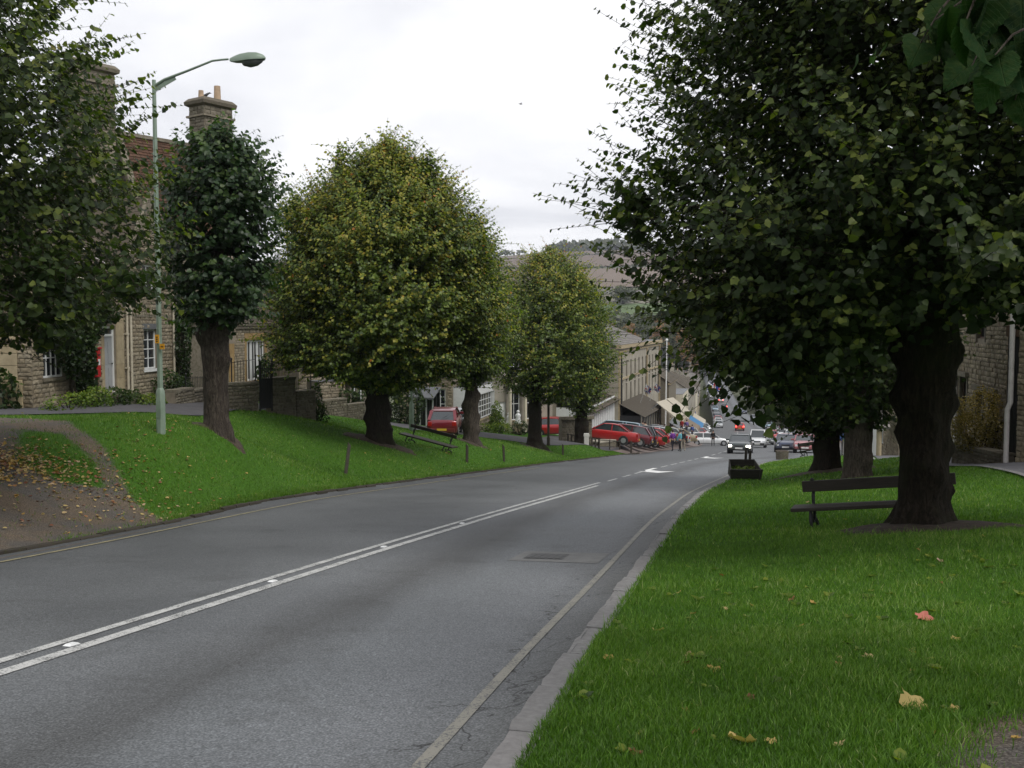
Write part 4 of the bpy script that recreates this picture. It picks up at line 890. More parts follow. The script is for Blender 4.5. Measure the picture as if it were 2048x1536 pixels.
def litter(name, label, cen, n, seed, sizes=(.05, .10)):
    rg = np.random.default_rng(seed); P = []; 
    for (px, py, sx, sy, wgt) in cen:
        x, y = pg(px, py, -1); m = int(n * wgt); P.append(np.stack([rg.normal(x, sx, m), rg.normal(y, sy, m)], 1))
    P = np.concatenate(P); xl = XLf(P[:, 1]); P = P[P[:, 0] < xl - .1]; Z = HT(P[:, 0], P[:, 1]) + .02; m = len(P)
    o = link(name, leaf_mesh(name, np.column_stack([P, Z]), np.column_stack([rg.normal(0, 1, (m, 2)), rg.normal(0, .25, m)]), np.column_stack([rg.normal(0, .3, (m, 2)), np.ones(m)]), rg.uniform(*sizes, m), rg.uniform(.05, 1, m) ** .8, MT['fallen']))
    setp(o, label, 'leaves', None, 'stuff')
litter('leaf_litter', 'drift of red and tan fallen leaves over the earth and grass at the far left', [(8, 925, .7, .7, .75), (130, 950, 1.2, 1.0, .20), (220, 960, .6, 2.0, .10), (100, 1010, 1.6, 1.2, .08), (310, 960, 1.1, 2.2, .07), (450, 870, 4, 4, .03)], 1600, 5, (.04, .085))
litter('leaf_litter', 'few scattered yellow leaves along the left verge', [(700, 930, 5, 6, .5), (980, 920, 3, 8, .5)], 140, 6, (.05, .09))

# ------------------------------------------------------------------ buildings
# facade frame: x along the wall (right as seen from the street), y into the building, z up
UNIT = []
def unit_stones():
    for k in range(8):
        r = random.Random(100 + k); j = lambda a: r.uniform(-a, a); m = MB()
        f = [(-.5 + j(.06) + .03, -.5, -.5 + j(.08) + .04), (.5 - .03 + j(.06), -.5, -.5 + j(.08) + .04), (.5 - .03 + j(.06), -.5, .5 - .04 + j(.08)), (-.5 + .03 + j(.06), -.5, .5 - .04 + j(.08))]
        bk = [(-.5, .5, -.5), (.5, .5, -.5), (.5, .5, .5), (-.5, .5, .5)]
        c = (j(.1), -.5 - .25 + j(.1), j(.1))
        m.add(bk + f + [c], [(0, 1, 5, 4), (1, 2, 6, 5), (2, 3, 7, 6), (3, 0, 4, 7), (4, 5, 8), (5, 6, 8), (6, 7, 8), (7, 4, 8)])
        UNIT.append(m)
unit_stones()
_unit_me = {}
def unit_me(mat, k):
    key = (mat, k)
    if key not in _unit_me:
        o = UNIT[k].build('stone', MT[mat], None); _unit_me[key] = o.data; bpy.data.objects.remove(o)
    return _unit_me[key]
_CNT = {}
def stones(root, w, h, holes, mat='stone_warm', ch=(.10, .17), ln=(.16, .42), z0=0.0, x0=0.0, nparts=300, depth=.07, proud=.022, y=0.0, name='stone', top=None, seed=1, quoins=True, rot=None, near_left=True):
    """courses of rubble; the first nparts are single parts, the others one joined part"""
    r = random.Random(seed); L = []; z = z0
    while z < h - .04:
        c = min(r.uniform(*ch), h - z); x = x0 + r.uniform(-.1, 0); row = 0
        while x < x0 + w - .02:
            l = r.uniform(*ln); a, b = max(x, x0), min(x + l, x0 + w); x += l
            segs = [(a, b)]
            for hx0, hx1, hz0, hz1 in holes:
                if z + c > hz0 + .02 and z < hz1 - .02:
                    ns = []
                    for p, q in segs:
                        if q <= hx0 or p >= hx1: ns.append((p, q)); continue
                        if p < hx0: ns.append((p, hx0))
                        if q > hx1: ns.append((hx1, q))
                    segs = ns
            if top is not None: segs = [(p, q) for p, q in segs if z + c <= top((p + q) / 2) + .02]
            for p, q in segs:
                if q - p > .05: L.append((p, q, z, z + c, r.uniform(-proud * .5, proud)))
        z += c
    M3 = rot or Matrix.Identity(4); left = nparts - _CNT.get(root.name, 0)
    order = list(range(len(L))); r.shuffle(order) if False else None
    mb = MB(); cnt = 0
    for i, (p, q, za, zb, pr) in enumerate(L):
        g = .008; c = ((p + q) / 2, y - proud - pr + depth / 2, (za + zb) / 2); s_ = (q - p - g, depth, zb - za - g)
        if cnt < left:
            o = link(name, unit_me(mat, i % 8), root); o.matrix_local = M3 @ Matrix.Translation(c) @ Matrix.Diagonal((*s_, 1)); cnt += 1
        else:
            u = UNIT[i % 8]; vs_ = [M3 @ Vector((c[0] + v[0] * s_[0], c[1] + v[1] * s_[1], c[2] + v[2] * s_[2])) for v in u.v]
            mb.add(vs_, u.f, (i * .37) % 1 * .13 + .001)
    _CNT[root.name] = _CNT.get(root.name, 0) + cnt
    if mb.v: o = mb.build(name + 's', MT[mat], root); o['kind'] = 'stuff'

def panel(mb, w, h, holes, y=0.0, rev=.16, x0=0.0, z0=0.0, top=None):
    xs_ = sorted({x0, x0 + w, *[v for hh in holes for v in hh[:2] if x0 < v < x0 + w]}); zs = sorted({z0, h, *[v for hh in holes for v in hh[2:] if z0 < v < h]})
    for a, b in zip(xs_, xs_[1:]):
        for c, d in zip(zs, zs[1:]):
            mx_, mz_ = (a + b) / 2, (c + d) / 2
            if any(q[0] < mx_ < q[1] and q[2] < mz_ < q[3] for q in holes): continue
            mb.add([(a, y, c), (b, y, c), (b, y, d), (a, y, d)], [(0, 1, 2, 3)])
    for a, b, c, d in holes:
        mb.add([(a, y, c), (b, y, c), (b, y, d), (a, y, d), (a, y + rev, c), (b, y + rev, c), (b, y + rev, d), (a, y + rev, d)], [(0, 4, 5, 1), (1, 5, 6, 2), (2, 6, 7, 3), (3, 7, 4, 0)])

def window(root, x0, x1, z0, z1, y=.07, cols_=2, rows_=3, mat='white', fr=.06, bar_=.03, panes=True, sill=None, lintel=None, arch=None, label=None):
    m = MB(); d = .05
    m.box(x0, x0 + fr, y, y + d, z0, z1); m.box(x1 - fr, x1, y, y + d, z0, z1); m.box(x0 + fr, x1 - fr, y, y + d, z0, z0 + fr); m.box(x0 + fr, x1 - fr, y, y + d, z1 - fr, z1)
    iw, ih = x1 - x0 - 2 * fr, z1 - z0 - 2 * fr
    for k in range(1, cols_): xc = x0 + fr + iw * k / cols_; m.box(xc - bar_ / 2, xc + bar_ / 2, y + .005, y + d - .01, z0 + fr, z1 - fr)
    for k in range(1, rows_):
        zc_ = z0 + fr + ih * k / rows_
        for q in range(cols_):
            xa = x0 + fr + iw * q / cols_ + (bar_ / 2 if q else 0); xb = x0 + fr + iw * (q + 1) / cols_ - (bar_ / 2 if q < cols_ - 1 else 0)
            m.box(xa, xb, y + .008, y + d - .012, zc_ - bar_ / 2, zc_ + bar_ / 2)
    wn = m.build('window', MT[mat], root, label=label)
    if panes:
        if ('pane',) not in _unit_me:
            o = MB().box(-.5, .5, -.5, .5, -.5, .5).build('pane', MT['glass'], None); _unit_me[('pane',)] = o.data; bpy.data.objects.remove(o)
        rr = random.Random(int(abs(x0) * 100))
        for i in range(cols_):
            for j in range(rows_):
                o = link('pane', _unit_me[('pane',)], wn); o.location = (x0 + fr + iw * (i + .5) / cols_, y + d - .012, z0 + fr + ih * (j + .5) / rows_); o.scale = (iw / cols_, .006, ih / rows_); o.rotation_euler = (rr.uniform(-.01, .01), 0, rr.uniform(-.012, .012))
    else:
        g = MB().box(x0 + fr, x1 - fr, y + d - .014, y + d - .008, z0 + fr, z1 - fr).build('pane', MT['glass'], wn)
    if sill: MB().box(x0 - .08, x1 + .08, -.08, y, z0 - .10, z0).build('sill', MT[sill], wn)
    if lintel: MB().box(x0 - .12, x1 + .12, -.045, y, z1, z1 + .2).build('lintel', MT[lintel], wn)
    return wn

def door(root, x0, x1, z0, z1, mat='greydoor', frame='white', y=.1, fan=.28, handle=True):
    m = MB(); f = .08
    m.box(x0, x0 + f, y - .03, y + .05, z0, z1); m.box(x1 - f, x1, y - .03, y + .05, z0, z1); m.box(x0 + f, x1 - f, y - .03, y + .05, z1 - f, z1)
    if fan: m.box(x0 + f, x1 - f, y - .03, y + .05, z1 - fan - f, z1 - fan)
    fo = m.build('door_frame', MT[frame], root)
    if fan: MB().box(x0 + f, x1 - f, y + .02, y + .03, z1 - fan, z1 - f).build('pane', MT['glass'], fo)
    d = MB(); zt = z1 - f - fan if fan else z1 - f; d.box(x0 + f + .004, x1 - f - .004, y, y + .04, z0 + .01, zt - .003)
    dd = d.build('door', MT[mat], root); q = MB(); xa, xb = x0 + f + .1, x1 - f - .1; xm = (xa + xb) / 2
    for a, b in ((xa, xm - .05), (xm + .05, xb)):
        for c, e_ in ((z0 + .2, z0 + .85), (z0 + 1.0, zt - .2)): q.box(a, b, y - .015, y, c, e_)
    q.build('door_panel', MT[mat], dd)
    if handle: MB().sphere((xb + .04, y - .03, z0 + 1.0), .03, 8, 4).build('handle', MT['black'], dd)

def roof_face(root, a, b, c, d, mat, course=.16, tw=.2, name='roof', tiles='roof_tiles', seed=1, thick=.08, jit=.012):
    """a,b eaves left/right; c,d ridge right/left. sheet plus courses of overlapping slates"""
    a, b, c, d = map(Vector, (a, b, c, d)); n = (b - a).cross(d - a).normalized()
    m = MB().add([a, b, c, d] + [p - n * thick for p in (a, b, c, d)], [(0, 1, 2, 3), (7, 6, 5, 4), (0, 4, 5, 1), (1, 5, 6, 2), (2, 6, 7, 3), (3, 7, 4, 0)])
    ro = m.build(name, MT[mat], root)
    if not course: return ro
    r = random.Random(seed); S = (d - a).length; rows = max(1, int(S / course)); t_ = MB()
    for i in range(rows):
        f0 = i / rows; f1 = min(1, (i + 1.25) / rows); A0, B0 = a.lerp(d, f0), b.lerp(c, f0); A1, B1 = a.lerp(d, f1), b.lerp(c, f1)
        W = (B0 - A0).length; x = -r.uniform(0, tw); l_lift = .035
        while x < W - .03:
            w_ = tw * r.uniform(.7, 1.35); p, q = max(0, x) / W, min(W, x + w_ - .006) / W; x += w_
            if q - p < .01: continue
            lf = l_lift + r.uniform(0, jit); dn = r.uniform(0, .02) * (A1 - A0).normalized() * -1
            v0, v1, v2, v3 = A0.lerp(B0, p) + n * lf + dn, A0.lerp(B0, q) + n * lf + dn, A1.lerp(B1, q) + n * .008, A1.lerp(B1, p) + n * .008
            t_.add([v0, v1, v2, v3, v0 - n * .03, v1 - n * .03], [(0, 1, 2, 3), (4, 5, 1, 0), (0, 3, 4), (1, 5, 2)], r.random() * .13 + .001)
    o = t_.build(tiles, MT[mat], ro, fix=False); o['kind'] = 'stuff'
    return ro

def chimney(root, x, y, w, d, z0, z1, mat='chimney_stone', pots=((-.3, .35, .13), (.25, .75, .17)), parts=60, seed=3):
    m = MB(); m.box(x - w / 2, x + w / 2, y - d / 2, y + d / 2, z0, z1 - .12)
    m.box(x - w / 2 - .10, x + w / 2 + .10, y - d / 2 - .10, y + d / 2 + .10, z1 - .70, z1 - .62)
    c = m.build('chimney', MT['mortar'], root)
    cap = MB().loft([[(x + sx * (w / 2 + e_), y + sy * (d / 2 + e_), z) for sx, sy in ((-1, -1), (1, -1), (1, 1), (-1, 1))] for e_, z in ((.02, z1 - .25), (.14, z1 - .18), (.16, z1 - .05), (.10, z1 + .02), (.02, z1 + .10))]).build('chimney_cap', MT['chimney_stone'], c)
    for ang, ww, dd, off in ((0, w, d, (x - w / 2, y - d / 2)), (PI / 2, d, w, (x + w / 2, y - d / 2)), (-PI / 2, d, w, (x - w / 2, y + d / 2))):
        rot = Matrix.Translation((off[0], off[1], 0)) @ Matrix.Rotation(ang, 4, 'Z')
        stones(c, ww, z1 - .72, [], mat, (.11, .16), (.16, .34), z0=max(z0, z1 - 2.4), nparts=parts, rot=rot, seed=seed, y=0)
        stones(c, ww, z1 - .26, [], mat, (.16, .19), (.2, .34), z0=z1 - .61, nparts=parts, rot=rot, seed=seed + 1, y=0)
    for k, (dxp, hh, rr) in enumerate(pots):
        MB().cyl((x + dxp, y), rr, z1 + .05, z1 + .05 + hh, 12, rr * .85).build('chimney_pot', MT['pot'], c, smooth=40)
    return c

def shrub(name, label, loc, blobs, n, leaf, mat, seed, cat='shrub', group=None, kind=None, stems=True, stuffy=False):
    root = thing(name, label, cat, loc, 0, group); rg = np.random.default_rng(seed); Ps = []; Ns = []
    for (bx, by, bz, rx, ry, rz) in blobs:
        m = int(n * (rx * rz) / sum(b[3] * b[5] for b in blobs)); v = rg.normal(0, 1, (m, 3)); v /= np.linalg.norm(v, axis=1, keepdims=True); q = rg.uniform(.55, 1.05, m)[:, None] ** .5
        Ps.append(np.array([bx, by, bz]) + v * q * np.array([rx, ry, rz]) * (1 + .1 * np.sin(5 * v[:, :1] + 7 * v[:, 2:] + seed))); Ns.append(v)
    P = np.concatenate(Ps); Nn = np.concatenate(Ns); k = P[:, 2] > 0; P, Nn = P[k], Nn[k]; m = len(P)
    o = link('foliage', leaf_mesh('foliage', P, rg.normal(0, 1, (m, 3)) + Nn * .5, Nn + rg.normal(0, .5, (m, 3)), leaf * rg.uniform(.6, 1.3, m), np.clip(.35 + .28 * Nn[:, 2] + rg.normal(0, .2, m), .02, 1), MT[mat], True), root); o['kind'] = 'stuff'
    if stems:
        sm = MB(); r = random.Random(seed)
        for b in blobs[:4]:
            for k in range(4): sm.tube([(b[0] * .6 + r.uniform(-.1, .1) * b[3], b[1] * .6, -.1), (b[0] + r.uniform(-.5, .5) * b[3], b[1] + r.uniform(-.5, .5) * b[4], b[2] + b[5] * .4)], [.03, .008], 5)
        sm.build('stems', MT['bark_dark'], root, fix=False)
    return root

AZ = math.radians(3.5)
_X0, _D0 = -13.9, 33.0                     # point on the left building line
def lineL(D): return Vector((_X0 + math.tan(AZ) * (D - _D0), D, 0))
RZ = PI / 2 - AZ                           # facade x axis points away down the lane
def facadeL(D):
    p = lineL(D); return p

# --- 1 stone gate pier at the far left
p = PT(2, 800, 29.6); gz = H(p.x, p.y) - .1
t = thing('gate_pier', 'pale ashlar stone pier with a stepped plinth at the left edge, beside the cottage', 'pier', (p.x + .12, p.y, gz), .1)
MB().box(-.75, .62, -.35, .35, 0, .95).build('plinth', MT['ashlar'], t, bevel=.015)
zz_ = .95
for k, hh in enumerate((.42, .36, .40)):
    for s_ in (-1, 1):
        MB().box((-.62 if s_ < 0 else -.06), (-.065 if s_ < 0 else .47), -.27, .27, zz_ + .003, zz_ + hh - .006).build('stone', MT['ashlar'], t, bevel=.01)
    zz_ += hh
MB().box(-.68, .54, -.33, .33, zz_, zz_ + .1).build('capping', MT['ashlar'], t, bevel=.015)

# --- 2 stone cottage
D0 = 30.2; P0 = lineL(D0); zb = -1.15; Wc = 6.2; EH = 4.35
cot = thing('stone_cottage', 'low rubble stone cottage with a grey front door and a stone-slate roof, at left', 'cottage', (P0.x, P0.y, zb), RZ)
zz = lambda py, D: PT(0, py, D).z - zb
holes = [(3.72, 4.62, .42, 2.72), (1.55, 2.35, .0, 2.15), (-.2, 1.05, 1.15, 2.35), (2.05, 2.95, 3.2, 4.0)]
m = MB(); panel(m, Wc, EH, holes, x0=-.8); m.box(-.8, -.79, 0, 5, 0, EH); m.build('wall', MT['mortar'], cot)
stones(cot, Wc, EH, holes + [(3.5, 5.25, 0, 2.95)], 'stone_warm', (.10, .16), (.16, .40), x0=-.8, seed=5)
stones(cot, 5, EH, [], 'stone_warm', (.10, .16), (.16, .40), seed=6, rot=Matrix.Translation((-.8, 5, 0)) @ Matrix.Rotation(-PI / 2, 4, 'Z'))
for k, (a, b, c, d) in enumerate([(3.5, 3.72, .42, 2.85), (4.62, 5.2, .42, 2.85), (3.5, 5.2, 2.85, 3.0)]):
    nn = max(1, int((d - c) / .45))
    for i in range(nn): MB().box(a + .004, b - .004, -.035, .1, c + (d - c) * i / nn + .004, c + (d - c) * (i + 1) / nn - .004).build('dressed_stone', MT['ashlar'], cot)
door(cot, 3.72, 4.62, .42, 2.72); MB().box(3.5, 4.9, -.55, 0, .0, .40).box(3.4, 5.0, -.9, -.55, 0, .2).build('door_step', MT['grey_stone'], cot, bevel=.02)
MB().box(1.5, 2.4, .5, .55, 0, 2.2).build('back_panel', MT['black'], cot)
window(cot, -.2, 1.05, 1.15, 2.35, cols_=4, rows_=2, sill='grey_stone'); window(cot, 2.05, 2.95, 3.2, 4.0, cols_=3, rows_=2, sill='grey_stone')
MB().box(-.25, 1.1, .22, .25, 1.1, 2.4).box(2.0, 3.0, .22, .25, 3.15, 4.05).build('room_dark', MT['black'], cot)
roof_face(cot, (-.9, -.22, EH - .12), (Wc - .8, -.22, EH - .12), (Wc - .8, 2.3, EH + 3.1), (-.9, 2.3, EH + 3.1), 'slate', .2, .24, seed=4)
g = MB().tube([(-.9, -.3, EH - .12), (Wc - .8, -.3, EH - .12)], .06, 8); g.build('gutter', MT['pipe'], cot, smooth=60)
dp = MB().tube([(5.32, -.1, EH - .15), (5.32, -.1, .1)], .05, 8)
for z_ in (1.2, 2.4, 3.5): dp.box(5.24, 5.40, -.14, .0, z_, z_ + .06)
dp.build('drainpipe', MT['pipe'], cot, smooth=60)
MB().tube([(3.4, .9, EH + 1.3), (3.8, .55, EH + .85), (4.4, .2, EH + .5)], .04, 6).build('roof_cable_pipe', MT['pipewhite'], cot)

# post box on the cottage wall
pb = thing('post_box', 'small red post box set on the rubble wall left of the grey cottage door', 'post box', (P0.x, P0.y, zb), RZ); ox = 3.02
MB().box(ox - .14, ox + .14, -.17, -.0, 1.02, 1.95).build('body', MT['postbox'], pb, bevel=.02)
MB().box(ox - .17, ox + .17, -.21, 0, 1.95, 2.02).build('hood', MT['postbox'], pb, bevel=.015)
MB().box(ox - .09, ox + .09, -.185, -.17, 1.74, 1.78).build('slot', MT['black'], pb)
MB().box(ox - .07, ox + .07, -.18, -.17, 1.42, 1.62).build('collection_plate', MT['white'], pb)
MB().box(ox - .05, ox + .05, -.12, 0, 0.0, 1.02).build('stand', MT['brownwood'], pb)

# --- 3 gabled tall house
D1 = 35.7; P1 = lineL(D1); zb1 = -1.3; W1 = 4.3; E1 = 4.9
gh = thing('gabled_house', 'tall gabled rubble stone house with white sash windows behind the lamp column', 'house', (P1.x, P1.y, zb1), RZ)
top1 = lambda x: E1 + 2.6 - abs(x - W1 / 2) * 1.22
holes = [(1.35, 2.55, 1.25, 2.75), (1.35, 2.45, 4.15, 5.15)]
m = MB(); panel(m, W1, E1 + .3, holes); m.add([(0, 0, E1 + .3), (W1, 0, E1 + .3), (W1 / 2, 0, E1 + 2.7)], [(0, 1, 2)]); m.box(W1 - .01, W1, 0, 5, 0, E1); m.box(0, .01, 0, 5, 0, E1); m.build('wall', MT['mortar'], gh)
stones(gh, W1, E1 + 2.5, holes, 'stone_warm', (.11, .17), (.16, .42), top=top1, seed=8)
window(gh, 1.35, 2.55, 1.25, 2.75, cols_=2, rows_=4, sill='white', lintel='lead'); window(gh, 1.35, 2.45, 4.15, 5.15, cols_=2, rows_=2, sill='ashlar')
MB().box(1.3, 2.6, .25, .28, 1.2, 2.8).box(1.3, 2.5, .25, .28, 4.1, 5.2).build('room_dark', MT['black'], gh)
for s_ in (-1, 1):
    a = Vector((W1 / 2 + s_ * (W1 / 2 + .15), -.06, E1 - .1)); b = Vector((W1 / 2, -.06, E1 + 2.9)); MB().bar(a, b, .16, .34).build('coping', MT['grey_stone'], gh)
roof_face(gh, (-.15, .1, E1), (-.15, 5.5, E1), (W1 / 2, 5.5, E1 + 2.7), (W1 / 2, .1, E1 + 2.7), 'slate', .2, .24, seed=14)
roof_face(gh, (W1 + .15, 5.5, E1), (W1 + .15, .1, E1), (W1 / 2, .1, E1 + 2.7), (W1 / 2, 5.5, E1 + 2.7), 'slate', .2, .24, seed=15)
MB().tube([(.12, -.1, 4.2), (.12, -.1, .0)], .05, 8).tube([(3.95, -.1, 4.2), (3.95, -.1, 0)], .05, 8).build('drainpipe', MT['pipe'], gh, smooth=60)
MB().box(0, W1, -.05, 0, 3.2, 3.28).build('string_course', MT['grey_stone'], gh)

# --- 4 manor block behind: brown tiled roof and two great chimneys
A = PT(236, 268, 40.0); B = PT(352, 287, 42.2)
mz = A.z; d_ = (B - A); d_.z = 0; az4 = math.atan2(d_.y, d_.x)
mh = thing('manor_house', 'big house behind the cottage with a steep brown tiled roof and two tall stone chimneys', 'house', (A.x, A.y, -1.2), az4)
hz = mz + 1.2; Lr = 3.6; ev = 6.4; run = 1.7
MB().box(.1, Lr, -run + .3, run, 0, ev).build('wall', MT['grey_stone'], mh)
roof_face(mh, (0, -run, ev), (Lr, -run, ev), (Lr, 0, hz), (0, 0, hz), 'tile', .13, .18, seed=21)
roof_face(mh, (Lr, run, ev), (0, run, ev), (0, 0, hz), (Lr, 0, hz), 'tile', .3, .4, seed=22)
MB().add([(-.02, -run, ev - .1), (-.02, 0, hz), (-.02, run, ev - .1), (-.02, run, 0), (-.02, -run, 0)], [(0, 1, 2, 3, 4)]).build('gable', MT['grey_stone'], mh)
MB().bar((-.05, -run - .1, ev - .15), (-.05, .02, hz + .1), .3, .16).build('coping', MT['chimney_stone'], mh)
MB().bar((0, 0, hz + .05), (Lr, 0, hz + .05), .22, .14).build('ridge', MT['chimney_stone'], mh)
inv = mh.matrix_basis.inverted()
mh_m = Matrix.Translation(mh.location) @ Matrix.Rotation(az4, 4, 'Z'); inv = mh_m.inverted()
q = inv @ PT(174, 200, 39); zt = PT(174, 132, 39).z + 1.2
chimney(mh, q.x, q.y, 1.72, 1.0, 2, zt, pots=(), parts=70, seed=31)
q = inv @ PT(421, 200, 43); zt = PT(421, 206, 43).z + 1.2
chimney(mh, q.x, q.y, 1.42, 1.0, 2, zt, pots=((-.48, .38, .12), (.36, .72, .155)), parts=70, seed=32)
# jackdaw on the chimney
q = PT(411, 186, 43)
bd = thing('jackdaw', 'black bird perched by the shorter chimney pot', 'bird', (q.x, q.y - .1, zt - 1.2 + .10), .4)
mbd = MB(); mbd.loft([[(x, r * math.cos(a), z + r * math.sin(a)) for a in np.linspace(0, 2 * PI, 9)[:-1]] for x, r, z in ((-.26, .015, .06), (-.12, .04, .13), (0, .075, .18), (.10, .07, .24), (.15, .045, .28), (.19, .04, .31), (.23, .02, .31), (.28, .004, .29))])
mbd.build('body', MT['black'], bd, smooth=80)
MB().tube([(.0, .03, .14), (.0, .03, .0)], .008, 5).tube([(.0, -.03, .14), (.0, -.03, .0)], .008, 5).build('leg', MT['black'], bd)
q = PT(1041, 208, 60); fb = thing('flying_bird', 'tiny dark bird in flight in the middle of the sky', 'bird', q, .5)
MB().loft([[(x, r * math.cos(a), r * math.sin(a)) for a in np.linspace(0, 2 * PI, 7)[:-1]] for x, r in ((-.12, .01), (0, .035), (.1, .02), (.14, .004))]).build('body', MT['black'], fb)
MB().add([(0.04, 0, 0), (-.05, 0, 0), (-.03, .22, .09), (0.0, .22, .09)], [(0, 1, 2, 3)]).add([(0.04, 0, 0), (-.05, 0, 0), (-.03, -.22, .05), (0.0, -.22, .05)], [(3, 2, 1, 0)]).build('wing', MT['black'], fb)

# --- 5 single-storey fronted house with orange stone dressings
D2 = 40.3; P2 = lineL(D2); zb2 = -1.95; W2 = 13.0; E2 = 3.5
oh = thing('stone_house', 'rubble stone house with orange dressed doorway and tall white casement windows behind railings', 'house', (P2.x, P2.y, zb2), RZ)
holes = [(1.0, 2.6, .55, 2.6), (4.9, 5.9, .5, 2.75), (8.4, 11.3, .8, 2.8)]
m = MB(); panel(m, W2, E2, holes); m.box(0, .01, 0, 4, 0, E2); m.box(W2 - .01, W2, 0, 4, 0, E2); m.build('wall', MT['mortar'], oh)
stones(oh, W2, E2 - .12, [(.75, 2.85, .3, 3.15), (4.3, 6.6, 0, 3.5), (8.1, 11.6, .6, 3.15)], 'stone_warm', (.10, .15), (.16, .34), seed=41)
for a, b, c, d in [(.75, 1.0, .55, 2.6), (2.6, 2.85, .55, 2.6), (.75, 2.85, 2.6, 3.15), (4.3, 4.9, 0, 2.75), (5.9, 6.6, 0, 2.75), (4.3, 6.6, 2.75, 3.5), (8.1, 8.4, .8, 2.8), (11.3, 11.6, .8, 2.8), (8.1, 11.6, 2.8, 3.15), (8.1, 11.6, .6, .8), (.75, 2.85, .3, .55)]:
    nn = max(1, int((d - c) / .5)); mm = max(1, int((b - a) / .9))
    for i in range(nn):
        for j in range(mm): MB().box(a + (b - a) * j / mm + .004, a + (b - a) * (j + 1) / mm - .004, -.04, .12, c + (d - c) * i / nn + .004, c + (d - c) * (i + 1) / nn - .004).build('dressed_stone', MT['orange_stone'], oh)
window(oh, 1.0, 1.75, .55, 2.6, cols_=2, rows_=3, fr=.09); window(oh, 1.85, 2.6, .55, 2.6, cols_=2, rows_=3, fr=.09)
for a in (8.4, 9.4, 10.4): window(oh, a, a + .9, .8, 2.8, cols_=2, rows_=2, fr=.09)
door(oh, 4.9, 5.9, .5, 2.75, mat='white', fan=.0)
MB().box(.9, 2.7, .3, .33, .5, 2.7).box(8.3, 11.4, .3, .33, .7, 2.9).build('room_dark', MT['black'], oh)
MB().box(-.05, W2 + .05, -.14, .1, E2 - .12, E2 + .02).box(6.8, W2, -.2, .1, E2 + .02, E2 + .1).build('cornice', MT['grey_stone'], oh)
roof_face(oh, (6.7, -.2, E2 + .1), (W2, -.2, E2 + .1), (W2, 2.6, E2 + 2.0), (6.7, 2.6, E2 + 2.0), 'slate', .22, .26, seed=44)
MB().box(0, 6.6, .5, 4, E2, E2 + .05).build('flat_roof', MT['lead'], oh)
MB().prism([(5.1, E2), (6.9, E2), (6.3, E2 + .7), (6.0, E2 + 1.3)], .0, .3).build('gablet', MT['white_marker'], oh)
MB().box(4.72, 4.8, -.35, -.25, 2.1, 2.5).build('wall_lantern', MT['white'], oh)
# upper house behind it
ub = thing('stone_house', 'taller grey house behind the tree, its upper wall rising over the orange-trimmed front', 'house', (P2.x - 4.4, P2.y + 3, zb2), RZ)
MB().box(0, 11, 0, 6, 0, 6.2).build('wall', MT['grey_stone'], ub); roof_face(ub, (-.2, -.2, 6.1), (11.2, -.2, 6.1), (11.2, 3, 9.2), (-.2, 3, 9.2), 'slate', .25, .3, seed=51)
roof_face(ub, (11.2, 6.2, 6.1), (-.2, 6.2, 6.1), (-.2, 3, 9.2), (11.2, 3, 9.2), 'slate', 0)
for a in (2.0, 5.2, 8.2): window(ub, a, a + 1.1, 4.0, 5.4, y=-.03, cols_=2, rows_=3, panes=False, sill='ashlar')

# --- garden walls, railings and gate
def low_wall(label, D0_, D1_, off, hgt, mat='grey_stone', seed=1, group=None, taper=0.0, wd=.42, nparts=150, drop=0.0, A=None, B=None):
    A = A or (lineL(D0_) + Vector((off, 0, 0))); B = B or (lineL(D1_) + Vector((off, 0, 0))); L = (B - A).length; ang = math.atan2(B.y - A.y, B.x - A.x)
    z0, z1 = H(A.x, A.y), H(B.x, B.y); t = thing('garden_wall', label, 'wall', (A.x, A.y, z0 - .15), ang, group)
    dz = z1 - z0; n = max(1, int(L / 1.6)); core = MB()
    for i in range(n):
        za = dz * i / n; zb_ = dz * (i + 1) / n; h_ = hgt * (1 - taper * i / n); base = min(za, zb_) - .3
        core.box(L * i / n, L * (i + 1) / n - .001, .03, wd - .03, base, za + h_ - .03)
        stones(t, L / n, za + h_ - .02, [], mat, (.09, .15), (.14, .34), z0=base + .1, x0=L * i / n, nparts=nparts, seed=seed + i, y=.02, name='stone')
        cx = 0
        while cx < L / n - .05:
            l_ = min(random.uniform(.35, .6), L / n - cx); MB().box(L * i / n + cx + .005, L * i / n + cx + l_ - .005, -.03, wd + .02, za + h_ - .02, za + h_ + .05 + random.uniform(0, .02)).build('coping_stone', MT[mat], t, bevel=0); cx += l_
    core.build('wall_core', MT['mortar'], t)
    if wd > .3: stones(t, L, min(hgt, hgt * (1 - taper)) - .02 + min(0, dz), [], mat, (.1, .15), (.16, .34), z0=-.2, nparts=nparts, seed=seed + 40, rot=Matrix.Translation((L, wd, 0)) @ Matrix.Rotation(PI, 4, 'Z')) if False else None
    return t
def railing(label, A, B, hgt, z0, z1, n, group=None, sp=.12):
    L = (B - A).length; ang = math.atan2(B.y - A.y, B.x - A.x); t = thing('railing', label, 'railing', (A.x, A.y, z0), ang, group); dz = z1 - z0
    MB().bar((0, 0, hgt), (L, 0, hgt + dz), .03, .02).bar((0, 0, .12), (L, 0, .12 + dz), .03, .02).build('rail', MT['black'], t)
    n = int(L / sp); me = MB().tube([(0, 0, 0), (0, 0, hgt + .06)], .009, 6).build('bar', MT['black'], t); me.location = (0, 0, 0)
    for i in range(1, n + 1):
        o = link('bar', me.data, t); o.location = (L * i / n, 0, dz * i / n)
    for i in (0, n):
        MB().tube([(0, 0, -.05), (0, 0, hgt + .12)], .025, 8).sphere((0, 0, hgt + .15), .045, 8, 5).build('post', MT['black'], t, smooth=60).location = (L * i / n, 0.0, dz * i / n)
    return t
